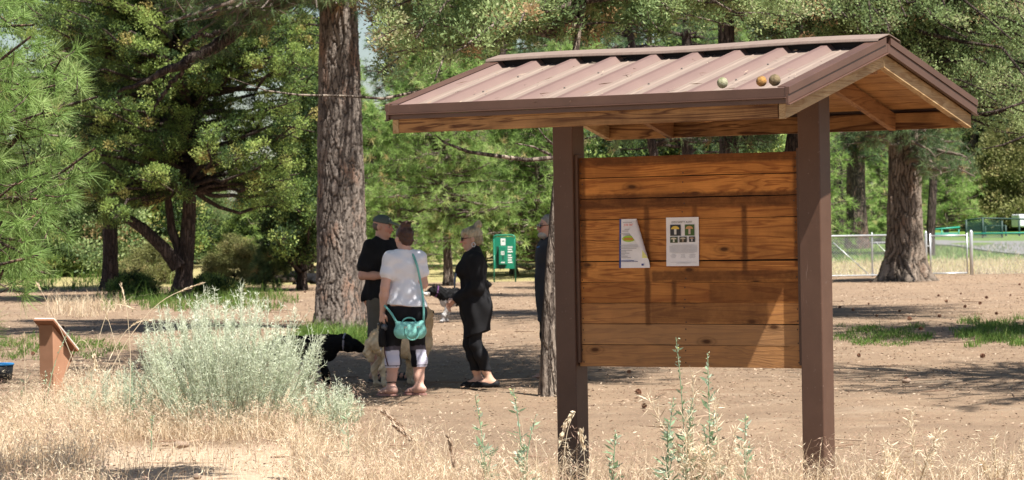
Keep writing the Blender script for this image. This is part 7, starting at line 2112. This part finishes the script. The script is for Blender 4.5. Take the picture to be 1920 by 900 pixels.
# green enclosure, railing and a white body beyond the road
def enclosure():
    d = 128.0; z = float(terrain(20, d)); s = d / F_PX
    e = empty('sports_cage', ((1868 - 960) * s, d, z), 0, 'dark green mesh enclosure with open posts beyond the lane', 'enclosure')
    zt = lambda px, py: float(pt(px, py, d)[2]) - z
    b = MB()
    X = lambda px: (px - 1868) * s
    for px, py in ((1812, 412), (1843, 408), (1879, 414)):
        b = MB(); b.tube([(X(px), 0, -0.3), (X(px), 0, zt(px, py))], 0.05, 8); b.build('post', darkgreen, e, True)
    for px, py in ((1865, 424), (1904, 422), (1930, 412)):
        b = MB(); b.tube([(X(px), 2.5, -0.3), (X(px), 2.5, zt(px, py))], 0.045, 8); b.build('post', darkgreen, e, True)
    b = MB(); b.tube([(X(1812), 0, zt(1812, 413)), (X(1843), 0, zt(1843, 409)), (X(1925), 0, zt(1925, 411))], 0.035, 8); b.tube([(X(1865), 2.5, zt(1865, 423)), (X(1904), 2.5, zt(1904, 423))], 0.03, 8); b.build('rail', darkgreen, e, True)
    V, Q = chain_mesh(X(1812), X(1879), 0.0, zt(1830, 413), 0.10, 0.022); ob('netting', np_mesh('netting', V, Q, wire_dark), e)
enclosure()
def railing():
    d = 131.0; s = d / F_PX; z = float(terrain(18, d))
    e = empty('green_railing', ((1772 - 960) * s, d, z), 0, 'teal green railing with a solid lower panel beyond the gate', 'railing')
    X = lambda px: (px - 1772) * s; zt = lambda px, py: float(pt(px, py, d)[2]) - z
    b = MB(); b.tube([(X(1742), 0, zt(1742, 431)), (X(1800), 0, zt(1800, 426))], 0.04, 8); b.build('top_rail', greenpipe, e, True)
    for px in (1745, 1766, 1798): b = MB(); b.tube([(X(px), 0, -0.2), (X(px), 0, zt(px, 430))], 0.03, 8); b.build('post', greenpipe, e, True)
    b = MB(); b.box(X(1745), X(1796), -0.012, 0.012, -0.1, zt(1770, 436)); b.build('infill_panel', flat('pale_teal_panel', (0.10, 0.34, 0.28), 0.6), e)
railing()
def trailer():
    d = 134.0; z = float(terrain(23, d)); s = d / F_PX
    px = 1921; e = empty('white_trailer', ((px - 960) * s, d, z), 0, 'plain white trailer body cut by the right edge beyond the green enclosure', 'trailer')
    wm = flat('white_painted_panel', (0.72, 0.74, 0.78), 0.5, 0.03, 4); dk = flat('dark_tyre_rubber', (0.02, 0.02, 0.02), 0.8)
    zt = float(pt(1910, 428, d)[2]) - z
    w = 0.42
    b = MB(); b.box(-w, w * 3.5, -1.0, 1.0, 0.32, max(zt, 0.9)); b.build('trailer_body', wm, e, bevel=0.06)
    for q in (0.25, 1.05):
        b = MB(); b.tube([(q, -1.02, 0.26), (q, -0.84, 0.26)], 0.26, 16); b.build('wheel', dk, e, True)
trailer()
